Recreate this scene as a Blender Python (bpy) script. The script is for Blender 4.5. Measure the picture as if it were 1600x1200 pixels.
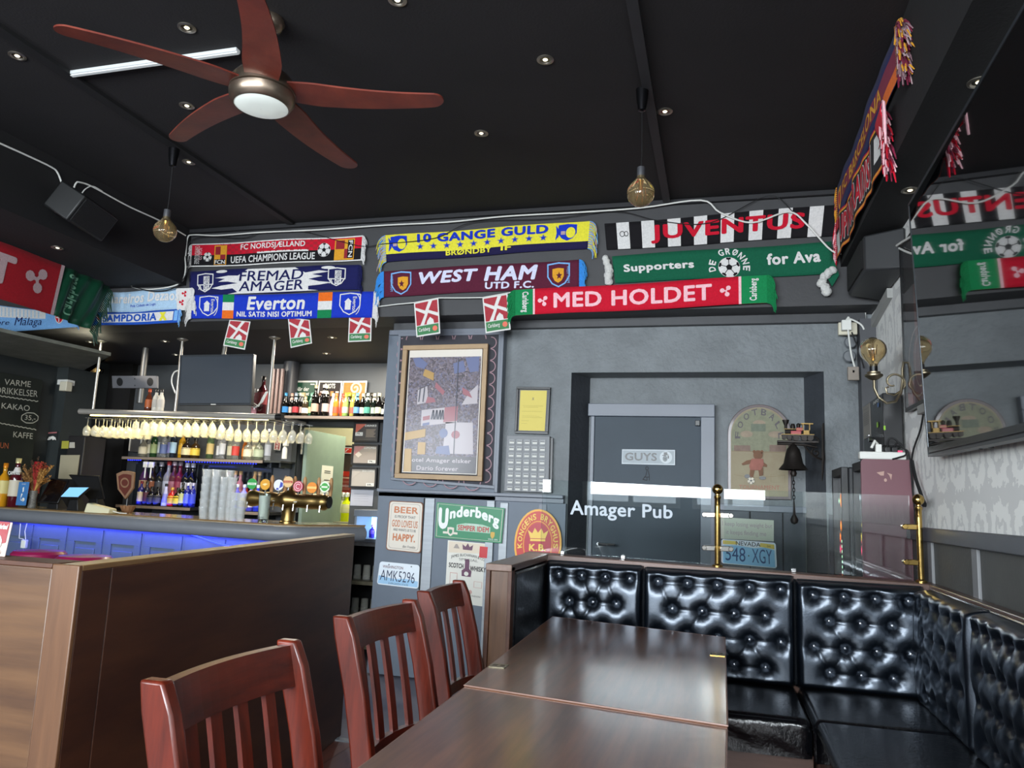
import bpy, bmesh, math, random
from mathutils import Vector, Matrix
from mathutils.geometry import tessellate_polygon
random.seed(7)
PI = math.pi
for o in list(bpy.data.objects): bpy.data.objects.remove(o)
SC = bpy.context.scene; COL = SC.collection
# ------------------------------------------------------------------ camera
RX = Vector((0.965251, -0.000604, -0.261323))
RY = Vector((0.258194, 0.156505, 0.953332))
RZ = Vector((0.040323, -0.987677, 0.151223))
EYE = Vector((0, 0, 1.3))
cd = bpy.data.cameras.new('camera'); cam = bpy.data.objects.new('camera', cd); COL.objects.link(cam)
cd.sensor_width = 36; cd.lens = 27; cd.clip_start = .02
cam.matrix_world = Matrix(((RX[0], -RX[1], -RX[2], 0), (RY[0], -RY[1], -RY[2], 0), (RZ[0], -RZ[1], -RZ[2], 1.3), (0, 0, 0, 1)))
SC.camera = cam
def ray(u, v):
    c = Vector((u-800, v-600, 1200)).normalized()
    return Vector((RX.dot(c), RY.dot(c), RZ.dot(c)))
def PY(u, v, y): d = ray(u, v); return EYE+d*(y/d[1])
def PX(u, v, x): d = ray(u, v); return EYE+d*(x/d[0])
def PZ(u, v, z): d = ray(u, v); return EYE+d*((z-1.3)/d[2])
# ------------------------------------------------------------------ world and exposure
w = bpy.data.worlds.new('world'); SC.world = w; w.use_nodes = True
w.node_tree.nodes['Background'].inputs[0].default_value = (.62, .78, 1, 1)
w.node_tree.nodes['Background'].inputs[1].default_value = 1.2
SC.view_settings.view_transform = 'Standard'; SC.view_settings.look = 'None'
SC.view_settings.gamma = 1; SC.view_settings.exposure = 1.0
SC.view_settings.use_curve_mapping = False
def area(name, loc, to, sx, sy, power, col=(1, 1, 1)):
    l = bpy.data.lights.new(name, 'AREA'); l.shape = 'RECTANGLE'; l.size = sx; l.size_y = sy; l.energy = power; l.color = col
    o = bpy.data.objects.new(name, l); COL.objects.link(o); o.location = loc
    o.rotation_euler = (Vector(to)-Vector(loc)).to_track_quat('-Z', 'Y').to_euler(); return o
def point(name, loc, power, col=(1, .9, .75), r=.05):
    l = bpy.data.lights.new(name, 'POINT'); l.energy = power; l.color = col; l.shadow_soft_size = r
    o = bpy.data.objects.new(name, l); COL.objects.link(o); o.location = loc; return o
# daylight coming in through the three street windows
for i, x in enumerate((-5.0, -2.9, -1.0, .1)):
    area('daylight_window', (x, -2.12, 2.12), (x, 3, 1.9), 1.35 if x < 0 else .9, 1.35, 88 if x < 0 else 58, (.88, .95, 1))
# ------------------------------------------------------------------ helpers
def srgb(h):
    if not isinstance(h, str): return tuple(h)+(1,)
    h = h.lstrip('#'); v = [int(h[i:i+2], 16)/255 for i in (0, 2, 4)]
    return tuple(x/12.92 if x <= .04045 else ((x+.055)/1.055)**2.4 for x in v)+(1,)
MATS = {}
def M(name, col='#808080', rough=.5, metal=0, var=0, scale=8, bump=0, bscale=60, coat=0, trans=0, emit=0, ecol=None, spec=None, stretch=None, col2=None, ior=None, sheen=0, crough=.05, stint=None):
    if name in MATS: return MATS[name]
    m = bpy.data.materials.new(name); m.use_nodes = True; MATS[name] = m
    nt = m.node_tree; b = nt.nodes['Principled BSDF']; N = nt.nodes.new; L = nt.links.new
    b.inputs['Base Color'].default_value = srgb(col); b.inputs['Roughness'].default_value = rough; b.inputs['Metallic'].default_value = metal
    b.inputs['Coat Weight'].default_value = coat; b.inputs['Coat Roughness'].default_value = crough
    b.inputs['Transmission Weight'].default_value = trans
    if ior: b.inputs['IOR'].default_value = ior
    if stint: b.inputs['Specular Tint'].default_value = srgb(stint); b.inputs['Coat Tint'].default_value = srgb(stint)
    if spec is not None: b.inputs['Specular IOR Level'].default_value = spec
    if sheen: b.inputs['Sheen Weight'].default_value = sheen
    if emit: b.inputs['Emission Color'].default_value = srgb(ecol or col); b.inputs['Emission Strength'].default_value = emit
    if var or bump or col2:
        tc = N('ShaderNodeTexCoord'); mp = N('ShaderNodeMapping'); L(tc.outputs['Object'], mp.inputs[0])
        if stretch: mp.inputs['Scale'].default_value = stretch
        if var or col2:
            n = N('ShaderNodeTexNoise'); n.inputs['Scale'].default_value = scale; n.inputs['Detail'].default_value = 6; n.inputs['Roughness'].default_value = .6; L(mp.outputs[0], n.inputs[0])
            r = N('ShaderNodeValToRGB'); L(n.outputs[0], r.inputs[0]); c = srgb(col)
            r.color_ramp.elements[0].position = .3; r.color_ramp.elements[1].position = .72
            c2 = srgb(col2) if col2 else tuple(min(1, x*(1+var)) for x in c[:3])+(1,)
            r.color_ramp.elements[0].color = c if col2 else tuple(x*(1-var) for x in c[:3])+(1,)
            r.color_ramp.elements[1].color = c2; L(r.outputs[0], b.inputs['Base Color'])
        if bump:
            n2 = N('ShaderNodeTexNoise'); n2.inputs['Scale'].default_value = bscale; n2.inputs['Detail'].default_value = 4; L(mp.outputs[0], n2.inputs[0])
            bp = N('ShaderNodeBump'); bp.inputs['Strength'].default_value = bump; bp.inputs['Distance'].default_value = .01
            L(n2.outputs[0], bp.inputs['Height']); L(bp.outputs[0], b.inputs['Normal'])
    return m
def wood(name, c1, c2, axis=0, rough=.4, coat=.2, sc=3, fine=40):
    st = [fine, fine, fine]; st[axis] = sc
    return M(name, c1, rough, col2=c2, scale=1, stretch=tuple(st), coat=coat, bump=.08, bscale=1.5, crough=.25)
def wm(o):
    m = Matrix.LocRotScale(o.location, o.rotation_euler, o.scale)
    return wm(o.parent) @ m if o.parent else m
class MB:
    def __init__(s): s.v = []; s.f = []
    def add(s, vs, fs):
        n = len(s.v); s.v += [Vector(v) for v in vs]; s.f += [tuple(i+n for i in f) for f in fs]; return s
    def hexa(s, b, t):   # bottom quad ccw from above, top quad
        return s.add(list(b)+list(t), [(3, 2, 1, 0), (4, 5, 6, 7), (0, 1, 5, 4), (1, 2, 6, 5), (2, 3, 7, 6), (3, 0, 4, 7)])
    def box(s, x0, x1, y0, y1, z0, z1):
        return s.hexa([(x0, y0, z0), (x1, y0, z0), (x1, y1, z0), (x0, y1, z0)], [(x0, y0, z1), (x1, y0, z1), (x1, y1, z1), (x0, y1, z1)])
    def cbox(s, c, sx, sy, sz, m=None):
        P = [Vector((a*sx/2, b*sy/2, d*sz/2)) for d in (-1, 1) for a, b in ((-1, -1), (1, -1), (1, 1), (-1, 1))]
        if m: P = [m @ p for p in P]
        P = [p+Vector(c) for p in P]; return s.hexa(P[:4], P[4:])
    def tube(s, path, r, n=8, cap=True, closed=False):
        path = [Vector(p) for p in path]; k = len(path); rr = r if isinstance(r, (list, tuple)) else [r]*k
        rings = []; up = None
        for i, p in enumerate(path):
            a = path[i-1] if (i > 0 or closed) else p; b = path[(i+1) % k] if (i < k-1 or closed) else p
            t = (b-a).normalized()
            if up is None:
                up = Vector((0, 0, 1)) if abs(t.z) < .9 else Vector((1, 0, 0))
            x = t.cross(up)
            if x.length < 1e-5: x = t.cross(Vector((0, 1, 0)))
            x.normalize(); up = x.cross(t).normalized()
            rings.append([p+(x*math.cos(2*PI*j/n)+up*math.sin(2*PI*j/n))*rr[i] for j in range(n)])
        base = len(s.v)
        for R in rings: s.v += R
        for i in range(k if closed else k-1):
            for j in range(n):
                a = base+i*n+j; b = base+i*n+(j+1) % n; c = base+((i+1) % k)*n+(j+1) % n; d = base+((i+1) % k)*n+j
                s.f.append((a, b, c, d))
        if cap and not closed:
            s.f.append(tuple(base+j for j in range(n))[::-1]); s.f.append(tuple(base+(k-1)*n+j for j in range(n)))
        return s
    def lathe(s, prof, c=(0, 0, 0), n=16, m=None, cap=True):   # prof: list of (r,z)
        base = len(s.v); c = Vector(c)
        for r, z in prof:
            for j in range(n):
                p = Vector((r*math.cos(2*PI*j/n), r*math.sin(2*PI*j/n), z))
                s.v.append((m @ p if m else p)+c)
        for i in range(len(prof)-1):
            for j in range(n):
                s.f.append((base+i*n+j, base+i*n+(j+1) % n, base+(i+1)*n+(j+1) % n, base+(i+1)*n+j))
        if cap:
            s.f.append(tuple(base+j for j in range(n))[::-1]); s.f.append(tuple(base+(len(prof)-1)*n+j for j in range(n)))
        return s
    def prism(s, pts, off):   # planar polygon (3d pts) extruded by off
        pts = [Vector(p) for p in pts]; off = Vector(off); k = len(pts)
        tr = tessellate_polygon([pts]); base = len(s.v)
        s.v += pts+[p+off for p in pts]
        nrm = sum(((pts[i]-pts[0]).cross(pts[(i+1) % k]-pts[0]) for i in range(k)), Vector())
        fl = nrm.dot(off) > 0
        for t in tr:
            a, b, c = t; q = (pts[b]-pts[a]).cross(pts[c]-pts[a]).dot(nrm) > 0
            tt = (a, b, c) if q else (a, c, b)
            bt = tt[::-1] if fl else tt; tp = tt if fl else tt[::-1]
            s.f.append(tuple(base+i for i in bt)); s.f.append(tuple(base+k+i for i in tp))
        for i in range(k):
            j = (i+1) % k; q = (base+i, base+j, base+k+j, base+k+i); s.f.append(q if fl else q[::-1])
        return s
    def grid(s, fn, nu, nv):
        base = len(s.v)
        for i in range(nu+1):
            for j in range(nv+1): s.v.append(Vector(fn(i/nu, j/nv)))
        for i in range(nu):
            for j in range(nv):
                a = base+i*(nv+1)+j; s.f.append((a, a+nv+1, a+nv+2, a+1))
        return s
    def mesh(s, name, mat, smooth=False, xf=None):
        me = bpy.data.meshes.new(name)
        me.from_pydata([tuple(xf @ v) if xf else tuple(v) for v in s.v], [], s.f)
        me.materials.append(mat)
        if smooth: me.polygons.foreach_set('use_smooth', [True]*len(me.polygons))
        me.update(); return me
    # W=True: vertices are given in world space
    def build(s, name, mat, parent=None, smooth=False, W=True, bevel=0, solid=0, kind=None, label=None, loc=None, seg=2):
        xf = wm(parent).inverted() if (parent and W) else None
        if loc is not None and not parent: xf = Matrix.Translation(-Vector(loc))
        me = s.mesh(name, mat, smooth or bevel > 0, xf); o = bpy.data.objects.new(name, me); COL.objects.link(o)
        if parent: o.parent = parent
        elif loc is not None: o.location = loc
        if solid:
            q = o.modifiers.new('solid', 'SOLIDIFY'); q.thickness = solid; q.offset = 0
        if bevel:
            q = o.modifiers.new('bevel', 'BEVEL'); q.width = bevel; q.segments = seg; q.limit_method = 'ANGLE'; q.angle_limit = math.radians(40)
            q.harden_normals = False
        if bevel or smooth:
            me.set_sharp_from_angle(angle=math.radians(42))
        if kind: o['kind'] = kind
        if label: o['label'] = label
        return o
def thing(name, label, cat, loc=(0, 0, 0), rz=0, group=None):
    o = bpy.data.objects.new(name, None); COL.objects.link(o); o.location = loc; o.rotation_euler = (0, 0, rz); o.empty_display_size = .05
    o['label'] = label; o['category'] = cat
    if group: o['group'] = group
    return o
def tag(o, label, cat, group=None):
    o['label'] = label; o['category'] = cat
    if group: o['group'] = group
    return o
def struct(name, mb, mat, parent=None, bevel=0, smooth=False):
    o = mb.build(name, mat, parent, bevel=bevel, smooth=smooth)
    if not parent: o['kind'] = 'structure'
    return o
def dup(root, loc=None, rz=None, label=None, group=None):
    r = root.copy(); COL.objects.link(r)
    if loc is not None: r.location = loc
    if rz is not None: r.rotation_euler = (0, 0, rz)
    if label: r['label'] = label
    if group: r['group'] = group
    for ch in list(root.children):
        c = ch.copy(); COL.objects.link(c); c.parent = r
        for g in list(ch.children):
            d = g.copy(); COL.objects.link(d); d.parent = c
    return r
class Surf:   # a four-cornered surface; s runs left to right, t bottom to top
    def __init__(s, tl, tr, br, bl, amp=0, k=3, ph=0, wob=0):
        s.c = [Vector(p) for p in (bl, br, tr, tl)]; s.amp = amp; s.k = k; s.ph = ph; s.wob = wob
        n = (s.c[1]-s.c[0]).cross(s.c[3]-s.c[0]).normalized()
        s.n = n if n.dot(EYE-s.c[0]) > 0 else -n
        s.up = (s.c[3]-s.c[0]).normalized()
        s.W = ((s.c[1]-s.c[0]).length+(s.c[2]-s.c[3]).length)/2; s.H = ((s.c[3]-s.c[0]).length+(s.c[2]-s.c[1]).length)/2
    def P(s, a, b, h=0):
        p = s.c[0]*(1-a)*(1-b)+s.c[1]*a*(1-b)+s.c[2]*a*b+s.c[3]*(1-a)*b
        if s.amp: h += s.amp*(math.sin(a*PI*2*s.k+s.ph)*.6+math.sin(a*PI*2*s.k*2.3+1+s.ph+b*1.5)*.4+1)
        if s.wob: p = p+s.up*(s.wob*math.sin(a*PI*s.k*1.6+s.ph*2+.4*b))
        return p+s.n*h
def rect(a, b, c, d): return [(a, b), (c, b), (c, d), (a, d)]
def sub_rect(surf, mb, a, b, c, d, h):
    nu = max(1, int((c-a)*surf.W/.04)) if surf.amp or surf.wob else 1
    return mb.grid(lambda u, v: surf.P(a+(c-a)*u, b+(d-b)*v, h), nu, 1)
def rects(surf, name, rs, mat, parent, h=.003):
    if 2 <= len(rs) <= 4: return [rects(surf, name, [r], mat, parent, h) for r in rs][0]
    mb = MB()
    for r in rs: sub_rect(surf, mb, *r, h)
    return mb.build(name, mat, parent)
def polys(surf, name, ps, mat, parent, h=.004):
    mb = MB()
    for p in ps:
        pts = [Vector((x, y, 0)) for x, y in p]
        tr = tessellate_polygon([pts]); mb.add([surf.P(x, y, h) for x, y in p], [tuple(t) for t in tr])
    return mb.build(name, mat, parent)
def ell(cx, cy, rx, ry, n=20, a0=0, a1=2*PI):
    return [(cx+rx*math.cos(a0+(a1-a0)*i/n), cy+ry*math.sin(a0+(a1-a0)*i/n)) for i in range(n if a1-a0 > 6.2 else n+1)]
def ring(cx, cy, rx, ry, w, n=24, a0=0, a1=2*PI, asp=1):   # list of quads
    out = []
    for i in range(n):
        a = a0+(a1-a0)*i/n; b = a0+(a1-a0)*(i+1)/n
        out.append([(cx+rx*math.cos(a), cy+ry*math.sin(a)), (cx+rx*math.cos(b), cy+ry*math.sin(b)), (cx+(rx-w)*math.cos(b), cy+(ry-w*asp)*math.sin(b)), (cx+(rx-w)*math.cos(a), cy+(ry-w*asp)*math.sin(a))])
    return out
def stroke(pts, w, asp=1):   # thick polyline in (s,t); asp = surface W/H so the stroke is even
    out = []
    for (x0, y0), (x1, y1) in zip(pts, pts[1:]):
        dx, dy = (x1-x0)*asp, y1-y0; l = math.hypot(dx, dy) or 1; nx, ny = -dy/l*w/2, dx/l*w/2
        out.append([(x0+nx/asp, y0+ny), (x1+nx/asp, y1+ny), (x1-nx/asp, y1-ny), (x0-nx/asp, y0-ny)])
    return out
_tc = {}
def glyphs(s, bold, shear):
    k = (s, bold, shear); bo = max(0, bold)
    if k in _tc: return _tc[k]
    cu = bpy.data.curves.new('t', 'FONT'); cu.body = s; cu.offset = min(0, bold); cu.shear = shear; cu.resolution_u = 3; cu.space_character = 1+max(0, bold)*2.2
    ob = bpy.data.objects.new('t', cu); me = bpy.data.meshes.new_from_object(ob)
    vs = [(v.co.x, v.co.y) for v in me.vertices]; fs = [tuple(p.vertices) for p in me.polygons]
    bpy.data.meshes.remove(me); bpy.data.objects.remove(ob); bpy.data.curves.remove(cu)
    if bo > .008:   # thicken by laying shifted copies over each other
        n = len(vs); V, Fa = [], []
        for i in range(8):
            dx, dy = bo*math.cos(i*PI/4), bo*math.sin(i*PI/4); V += [(a+dx, b+dy, i*.00012) for a, b in vs]; Fa += [tuple(q+i*n for q in f) for f in fs]
        vs, fs = V, Fa
    else: vs = [(a, b, 0) for a, b in vs]
    x0 = min(v[0] for v in vs); x1 = max(v[0] for v in vs); y0 = min(v[1] for v in vs); y1 = max(v[1] for v in vs)
    r = [((v[0]-x0)/(x1-x0), (v[1]-y0)/(y1-y0), v[2]) for v in vs], fs; _tc[k] = r; return r
def text(surf, s, a, b, c, d, mat, parent, bold=.02, shear=0, rot=0, fn=None, h=.005, name='lettering'):
    """text fitted in the box a..c, b..d of the surface; rot=90 reads upwards, -90 downwards"""
    vs, fs = glyphs(s, bold, shear); out = []
    for x, y, e in vs:
        if rot == 90: x, y = 1-y, x
        elif rot == -90: x, y = y, 1-x
        if fn: q = fn(x, y)
        else: q = (a+(c-a)*x, b+(d-b)*y)
        out.append(surf.P(q[0], q[1], h+e))
    return MB().add(out, fs).build(name, mat, parent)
def star(cx, cy, rx, ry):
    return [(cx+rx*(1 if i % 2 == 0 else .42)*math.sin(i*PI/5), cy+ry*(1 if i % 2 == 0 else .42)*math.cos(i*PI/5)) for i in range(10)]
def slab(surf, name, mat, parent, th=.012, bevel=.002, a=0, b=0, c=1, d=1, h0=0):
    P = lambda x, y, h: surf.P(x, y, h)
    mb = MB(); q = [(a, b), (c, b), (c, d), (a, d)]
    mb.prism([P(x, y, h0) for x, y in q], surf.n*th)
    return mb.build(name, mat, parent, bevel=bevel)
def frame(surf, name, mat, parent, w, th=.02, bevel=.002, asp=None):
    wx = w/surf.W; wy = w/surf.H; mb = MB()
    for r in ((0, 0, 1, wy), (0, 1-wy, 1, 1), (0, wy, wx, 1-wy), (1-wx, wy, 1, 1-wy)):
        mb.prism([surf.P(x, y, 0) for x, y in rect(*r)], surf.n*th)
    return mb.build(name, mat, parent, bevel=bevel)
def football(surf, cx, cy, r, white, black, parent, h=.004, name='football'):
    asp = surf.W/surf.H; rx = r/asp
    o = polys(surf, name, [ell(cx, cy, rx, r, 24)], white, parent, h)
    ps = [[(cx+rx*.32*math.sin(i*2*PI/5), cy+r*.32*math.cos(i*2*PI/5)) for i in range(5)]]
    for i in range(5):
        a = i*2*PI/5
        ps.append([(cx+rx*q*math.sin(a+t), cy+r*q*math.cos(a+t)) for q, t in ((.72, 0), (.84, .28), (.98, .2), (.98, -.2), (.84, -.28))])
        ps += stroke([(cx+rx*.3*math.sin(a), cy+r*.3*math.cos(a)), (cx+rx*.75*math.sin(a), cy+r*.75*math.cos(a))], r*.07, asp)
    polys(surf, 'patch', ps, black, o, h+.0015); return o
# ------------------------------------------------------------------ materials
m_ceil = M('black_ceiling_paint', '#151214', .8, var=.25, scale=3, bump=.15, bscale=80)
m_bulk = M('black_bulkhead_paint', '#0e0d0f', .8, var=.25, scale=3, bump=.15, bscale=80)
m_head = M('charcoal_paint', '#3c3c3e', .6, var=.12, scale=4, bump=.1, bscale=50)
m_headd = M('dark_paint', '#242427', .65, var=.12, scale=4)
m_plas = M('rough_grey_plaster', '#74797c', .62, var=.16, scale=5, bump=.9, bscale=28)
m_slate = M('slate_grey_paint', '#626c79', .5, var=.08, scale=3, bump=.06, bscale=30)
m_slate2 = M('slate_moulding', '#6c727d', .4, var=.06, scale=3)
m_dark = M('dark_green_grey_paint', '#24292a', .55, var=.12, scale=3)
m_darkr = M('reveal_paint', '#3a3e44', .7, var=.15, scale=5, bump=.5, bscale=30)
m_alu = M('brushed_aluminium', '#9a9fa4', .5, .5, var=.1, scale=2, stretch=(1, 1, 20))
m_steel = M('polished_steel', '#c8c8c8', .2, 1)
m_brass = M('polished_brass', '#bb9c5c', .16, 1, var=.05)
m_obrass = M('aged_brass', '#8a7348', .35, 1, var=.15, scale=20)
m_blk = M('black_plastic', '#141416', .35)
m_blkm = M('matt_black', '#0d0d0f', .7)
m_white = M('white_plastic', '#dcdcd6', .45)
m_offw = M('cream_plastic', '#cfc9b4', .5)
m_pap = M('white_paper', '#e4e2da', .8)
m_walnut = wood('walnut_laminate', '#4a332b', '#6d4f42', 0, .42, .15, 1.2, 14)
m_walnutY = wood('walnut_laminate_long', '#4a332b', '#6a4c40', 1, .3, .35, 1.0, 16)
m_walnutZ = wood('walnut_laminate_upright', '#442c1c', '#6b4a31', 2, .42, .15, 1.2, 16)
m_dwal = wood('dark_walnut_board', '#3a1e13', '#55321e', 1, .55, .08, .8, 12)
m_cherry = wood('cherry_stained_wood', '#360e05', '#702512', 2, .34, .3, 3, 30)
m_cherryY = wood('cherry_stained_wood_rail', '#310c05', '#662010', 1, .34, .3, 3, 30)
m_ply = M('pale_plywood_edge', '#b08d4e', .5, var=.1)
m_leather = M('black_leather', '#06090e', .33, stint='#dbe8f8', var=.2, scale=3, bump=.08, bscale=140, coat=.5, crough=.24, spec=.9)
m_leatherd = M('black_vinyl', '#0b0c10', .34, bump=.3, bscale=70, coat=.1, spec=.6)
m_glass = M('clear_glass', '#f2fbf8', .01, trans=1, ior=1.45)
m_tube = M('lit_white', '#b4b8b9', .5, emit=.1, ecol='#e6ecee')
def tex(n): return m_leather
# wallpaper with a pale damask print
def wallpaper():
    m = M('damask_wallpaper', '#c8c9c6', .6); nt = m.node_tree; N = nt.nodes.new; L = nt.links.new; b = nt.nodes['Principled BSDF']
    tc = N('ShaderNodeTexCoord'); sp = N('ShaderNodeSeparateXYZ'); L(tc.outputs['Object'], sp.inputs[0])
    def mt(op, a, b_=None, c=None):
        n = N('ShaderNodeMath'); n.operation = op
        for i, x in enumerate((a, b_, c)):
            if x is None: continue
            if isinstance(x, (int, float)): n.inputs[i].default_value = x
            else: L(x, n.inputs[i])
        return n.outputs[0]
    ns = N('ShaderNodeTexNoise'); ns.inputs['Scale'].default_value = 26; ns.inputs['Detail'].default_value = 3; L(tc.outputs['Object'], ns.inputs[0])
    y = mt('MULTIPLY', sp.outputs[1], 2*PI/.5); z = mt('MULTIPLY', sp.outputs[2], 2*PI/.8)
    # ogee lattice: cos(y)+cos(z/..) with a jagged edge, and a small core in each cell
    v = mt('ADD', mt('ABSOLUTE', mt('MULTIPLY', mt('COSINE', y), mt('COSINE', z))), mt('MULTIPLY', mt('SUBTRACT', ns.outputs[0], .5), .75))
    a = mt('GREATER_THAN', v, .18); c2 = mt('LESS_THAN', v, .62); c3 = mt('GREATER_THAN', v, .8)
    f = mt('MAXIMUM', mt('MULTIPLY', a, c2), c3)
    mx = N('ShaderNodeMix'); mx.data_type = 'RGBA'; L(f, mx.inputs['Factor'])
    mx.inputs['A'].default_value = srgb('#dcdcda'); mx.inputs['B'].default_value = srgb('#f4f4f0'); 
    n2 = N('ShaderNodeTexNoise'); n2.inputs['Scale'].default_value = 2.2; L(tc.outputs['Object'], n2.inputs[0])
    m2 = N('ShaderNodeMix'); m2.data_type = 'RGBA'; m2.blend_type = 'MULTIPLY'; m2.inputs['Factor'].default_value = .18; L(mx.outputs['Result'], m2.inputs['A']); L(n2.outputs[0], m2.inputs['B'])
    L(m2.outputs['Result'], b.inputs['Base Color']); return m
m_wallp = wallpaper()
# ------------------------------------------------------------------ the room
XL, XR, YF, YB, ZC = -6.7, 1.0, -2.2, 5.55, 3.45
struct('floor', MB().box(-6.9, 1.2, -2.4, 8.7, -.1, -.012), M('grey_floor_tiles', '#6a6872', .4, var=.1, scale=3))
FLO = bpy.data.objects['floor']
pm = [wood('oak_floor_%d' % i, a, b, 1, .35, .3, 2, 25) for i, (a, b) in enumerate((('#5a2c20', '#7c4534'), ('#6a3829', '#8c5440'), ('#4f261c', '#6f3b2d')))]
k = 0
for i in range(24):
    x = -2.62+i*.15; y = .6-(i*37 % 100)/100*.9
    while y < 3.95:
        y1 = min(y+1.15, 3.96)
        if y1 > .7 and y1-y > .05: MB().box(x+.001, x+.149, y+.001, y1-.001, -.012, 0).build('plank', pm[(k*7+i) % 3], FLO)
        y = y1; k += 1
struct('trim_1', MB().box(-2.9, -1.1, 3.965, 4.01, -.012, .006), m_alu)
struct('ceiling', MB().box(-6.9, 1.2, -2.4, 5.6, ZC, ZC+.1), m_ceil)
struct('trim_2', MB().box(-3.36, -3.30, -2.2, 5.22, ZC-.022, ZC), m_blkm)
struct('trim_3', MB().box(-.385, -.335, -2.2, 5.22, ZC-.03, ZC), m_headd)
struct('trim_4', MB().box(-4.3, .77, 5.245, 5.28, ZC-.035, ZC), m_headd, bevel=.004)
# header over the bar and the doorway wall, with the bar ceiling behind it
struct('wall_header', MB().box(-4.3, 1.0, 5.28, 5.6, 2.66, ZC).box(-6.9, -4.3, 5.28, 5.6, 2.66, 2.97), m_head)
struct('wall_bulkhead_left', MB().box(-6.9, -4.3, -2.2, 5.28, 2.97, ZC), m_bulk)
struct('wall_bulkhead_right', MB().box(.77, 1.0, -2.2, 5.28, 2.92, ZC), m_bulk)
struct('ceiling_bar', MB().box(-6.9, -1.6, 5.6, 7.3, 2.66, 2.76), m_headd)
sf = [PZ(0, 518, 2.5), PZ(173, 556, 2.5), PZ(105, 592, 2.5), Vector((-6.68, 6.8, 2.5)), Vector((-6.68, 4.0, 2.5)), PZ(0, 518, 2.5)+Vector((.1, -.8, 0))]
struct('ceiling_soffit', MB().prism([p for p in sf], (0, 0, .03)), M('soffit_paint', '#74766c', .7, var=.25, scale=7, bump=.4, bscale=40))
# back wall with splayed door recess
OL, OR, OT = -1.066, .686, 2.266
IL, IR, IT, YI = -.965, .582, 2.262, 5.8
struct('wall_back', MB().box(-1.6, OL, YB, 5.62, 0, 2.66).box(OR, 1.0, YB, 5.62, 0, 2.66).box(OL, OR, YB, 5.62, OT, 2.66), m_plas)
mb = MB()
mb.hexa([(OL-.12, 5.621, 0), (OL, 5.56, 0), (IL, YI, 0), (OL-.12, YI, 0)], [(OL-.12, 5.621, OT), (OL, 5.56, OT), (IL, YI, OT), (OL-.12, YI, OT)])
mb.hexa([(OR, 5.56, 0), (OR+.12, 5.621, 0), (OR+.12, YI, 0), (IR, YI, 0)], [(OR, 5.56, OT), (OR+.12, 5.621, OT), (OR+.12, YI, OT), (IR, YI, OT)])
struct('wall_recess_sides', mb, m_darkr)
struct('wall_recess', MB().box(-1.2, .85, YI, 5.9, 0, 2.4).box(-1.1, .75, 5.622, YI, OT, OT+.1), m_plas)
# shallow ledge moulding and wainscot on the back wall
struct('trim_5', MB().box(-2.54, OL-.02, 5.47, 5.56, 1.335, 1.36).box(-2.54, OL-.02, 5.5, 5.56, 1.3, 1.335), m_slate2, bevel=.004)
struct('trim_6', MB().box(-2.5, .95, 5.5, 5.56, 2.6, 2.665), M('grey_board', '#3d3e41', .5, var=.1), bevel=.003)
wn = MB().box(-1.6, OL-.005, 5.51, 5.55, 0, 1.3); struct('wall_wainscot', wn, m_slate)
for i, x in enumerate((-1.56, -1.27)):
    MB().box(x, x+.06, 5.5, 5.512, .1, 1.29).build('batten', m_alu if i == 0 else m_slate2, bpy.data.objects['wall_wainscot'], bevel=.002)
struct('wall_recess_wainscot', MB().box(-.02, .572, 5.77, 5.8, 0, 1.33).box(OR+.01, .99, 5.52, 5.55, 0, 1.3), M('slate_dark_panel', '#3d434c', .5, var=.1))
RW = bpy.data.objects['wall_recess_wainscot']
for x in (.2, .42): MB().box(x, x+.008, 5.762, 5.77, .05, 1.3).build('groove', m_blkm, RW)
MB().box(-.03, .58, 5.75, 5.8, 1.3, 1.345).build('rail', m_slate2, RW, bevel=.004)
# grey column with the chalkboard
struct('wall_column', MB().box(-2.535, -1.6, 5.5, 5.7, 0, 2.6).box(-2.535, -2.45, 5.7, 7.2, 0, 2.66), m_slate)
CO = bpy.data.objects['wall_column']
P1 = lambda u, v: PY(u, v, 5.5)
x1, x2 = P1(664, 800).x, P1(679, 800).x
MB().box(x1, x2, 5.488, 5.5, .05, 1.3).build('steel_strip', m_alu, CO, bevel=.002)
MB().box(-1.66, -1.6, 5.488, 5.5, .05, 1.3).build('steel_strip', m_alu, CO, bevel=.002)
MB().box(x1-.012, x1, 5.492, 5.5, .05, 1.3).build('shadow_gap', m_blkm, CO)
MB().box(-1.6, -1.575, 5.46, 5.56, 1.36, 2.6).build('edge_moulding', m_slate2, CO, bevel=.003)
MB().box(-2.52, -1.58, 5.47, 5.5, 2.56, 2.6).build('top_moulding', m_slate2, CO, bevel=.003)
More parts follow.
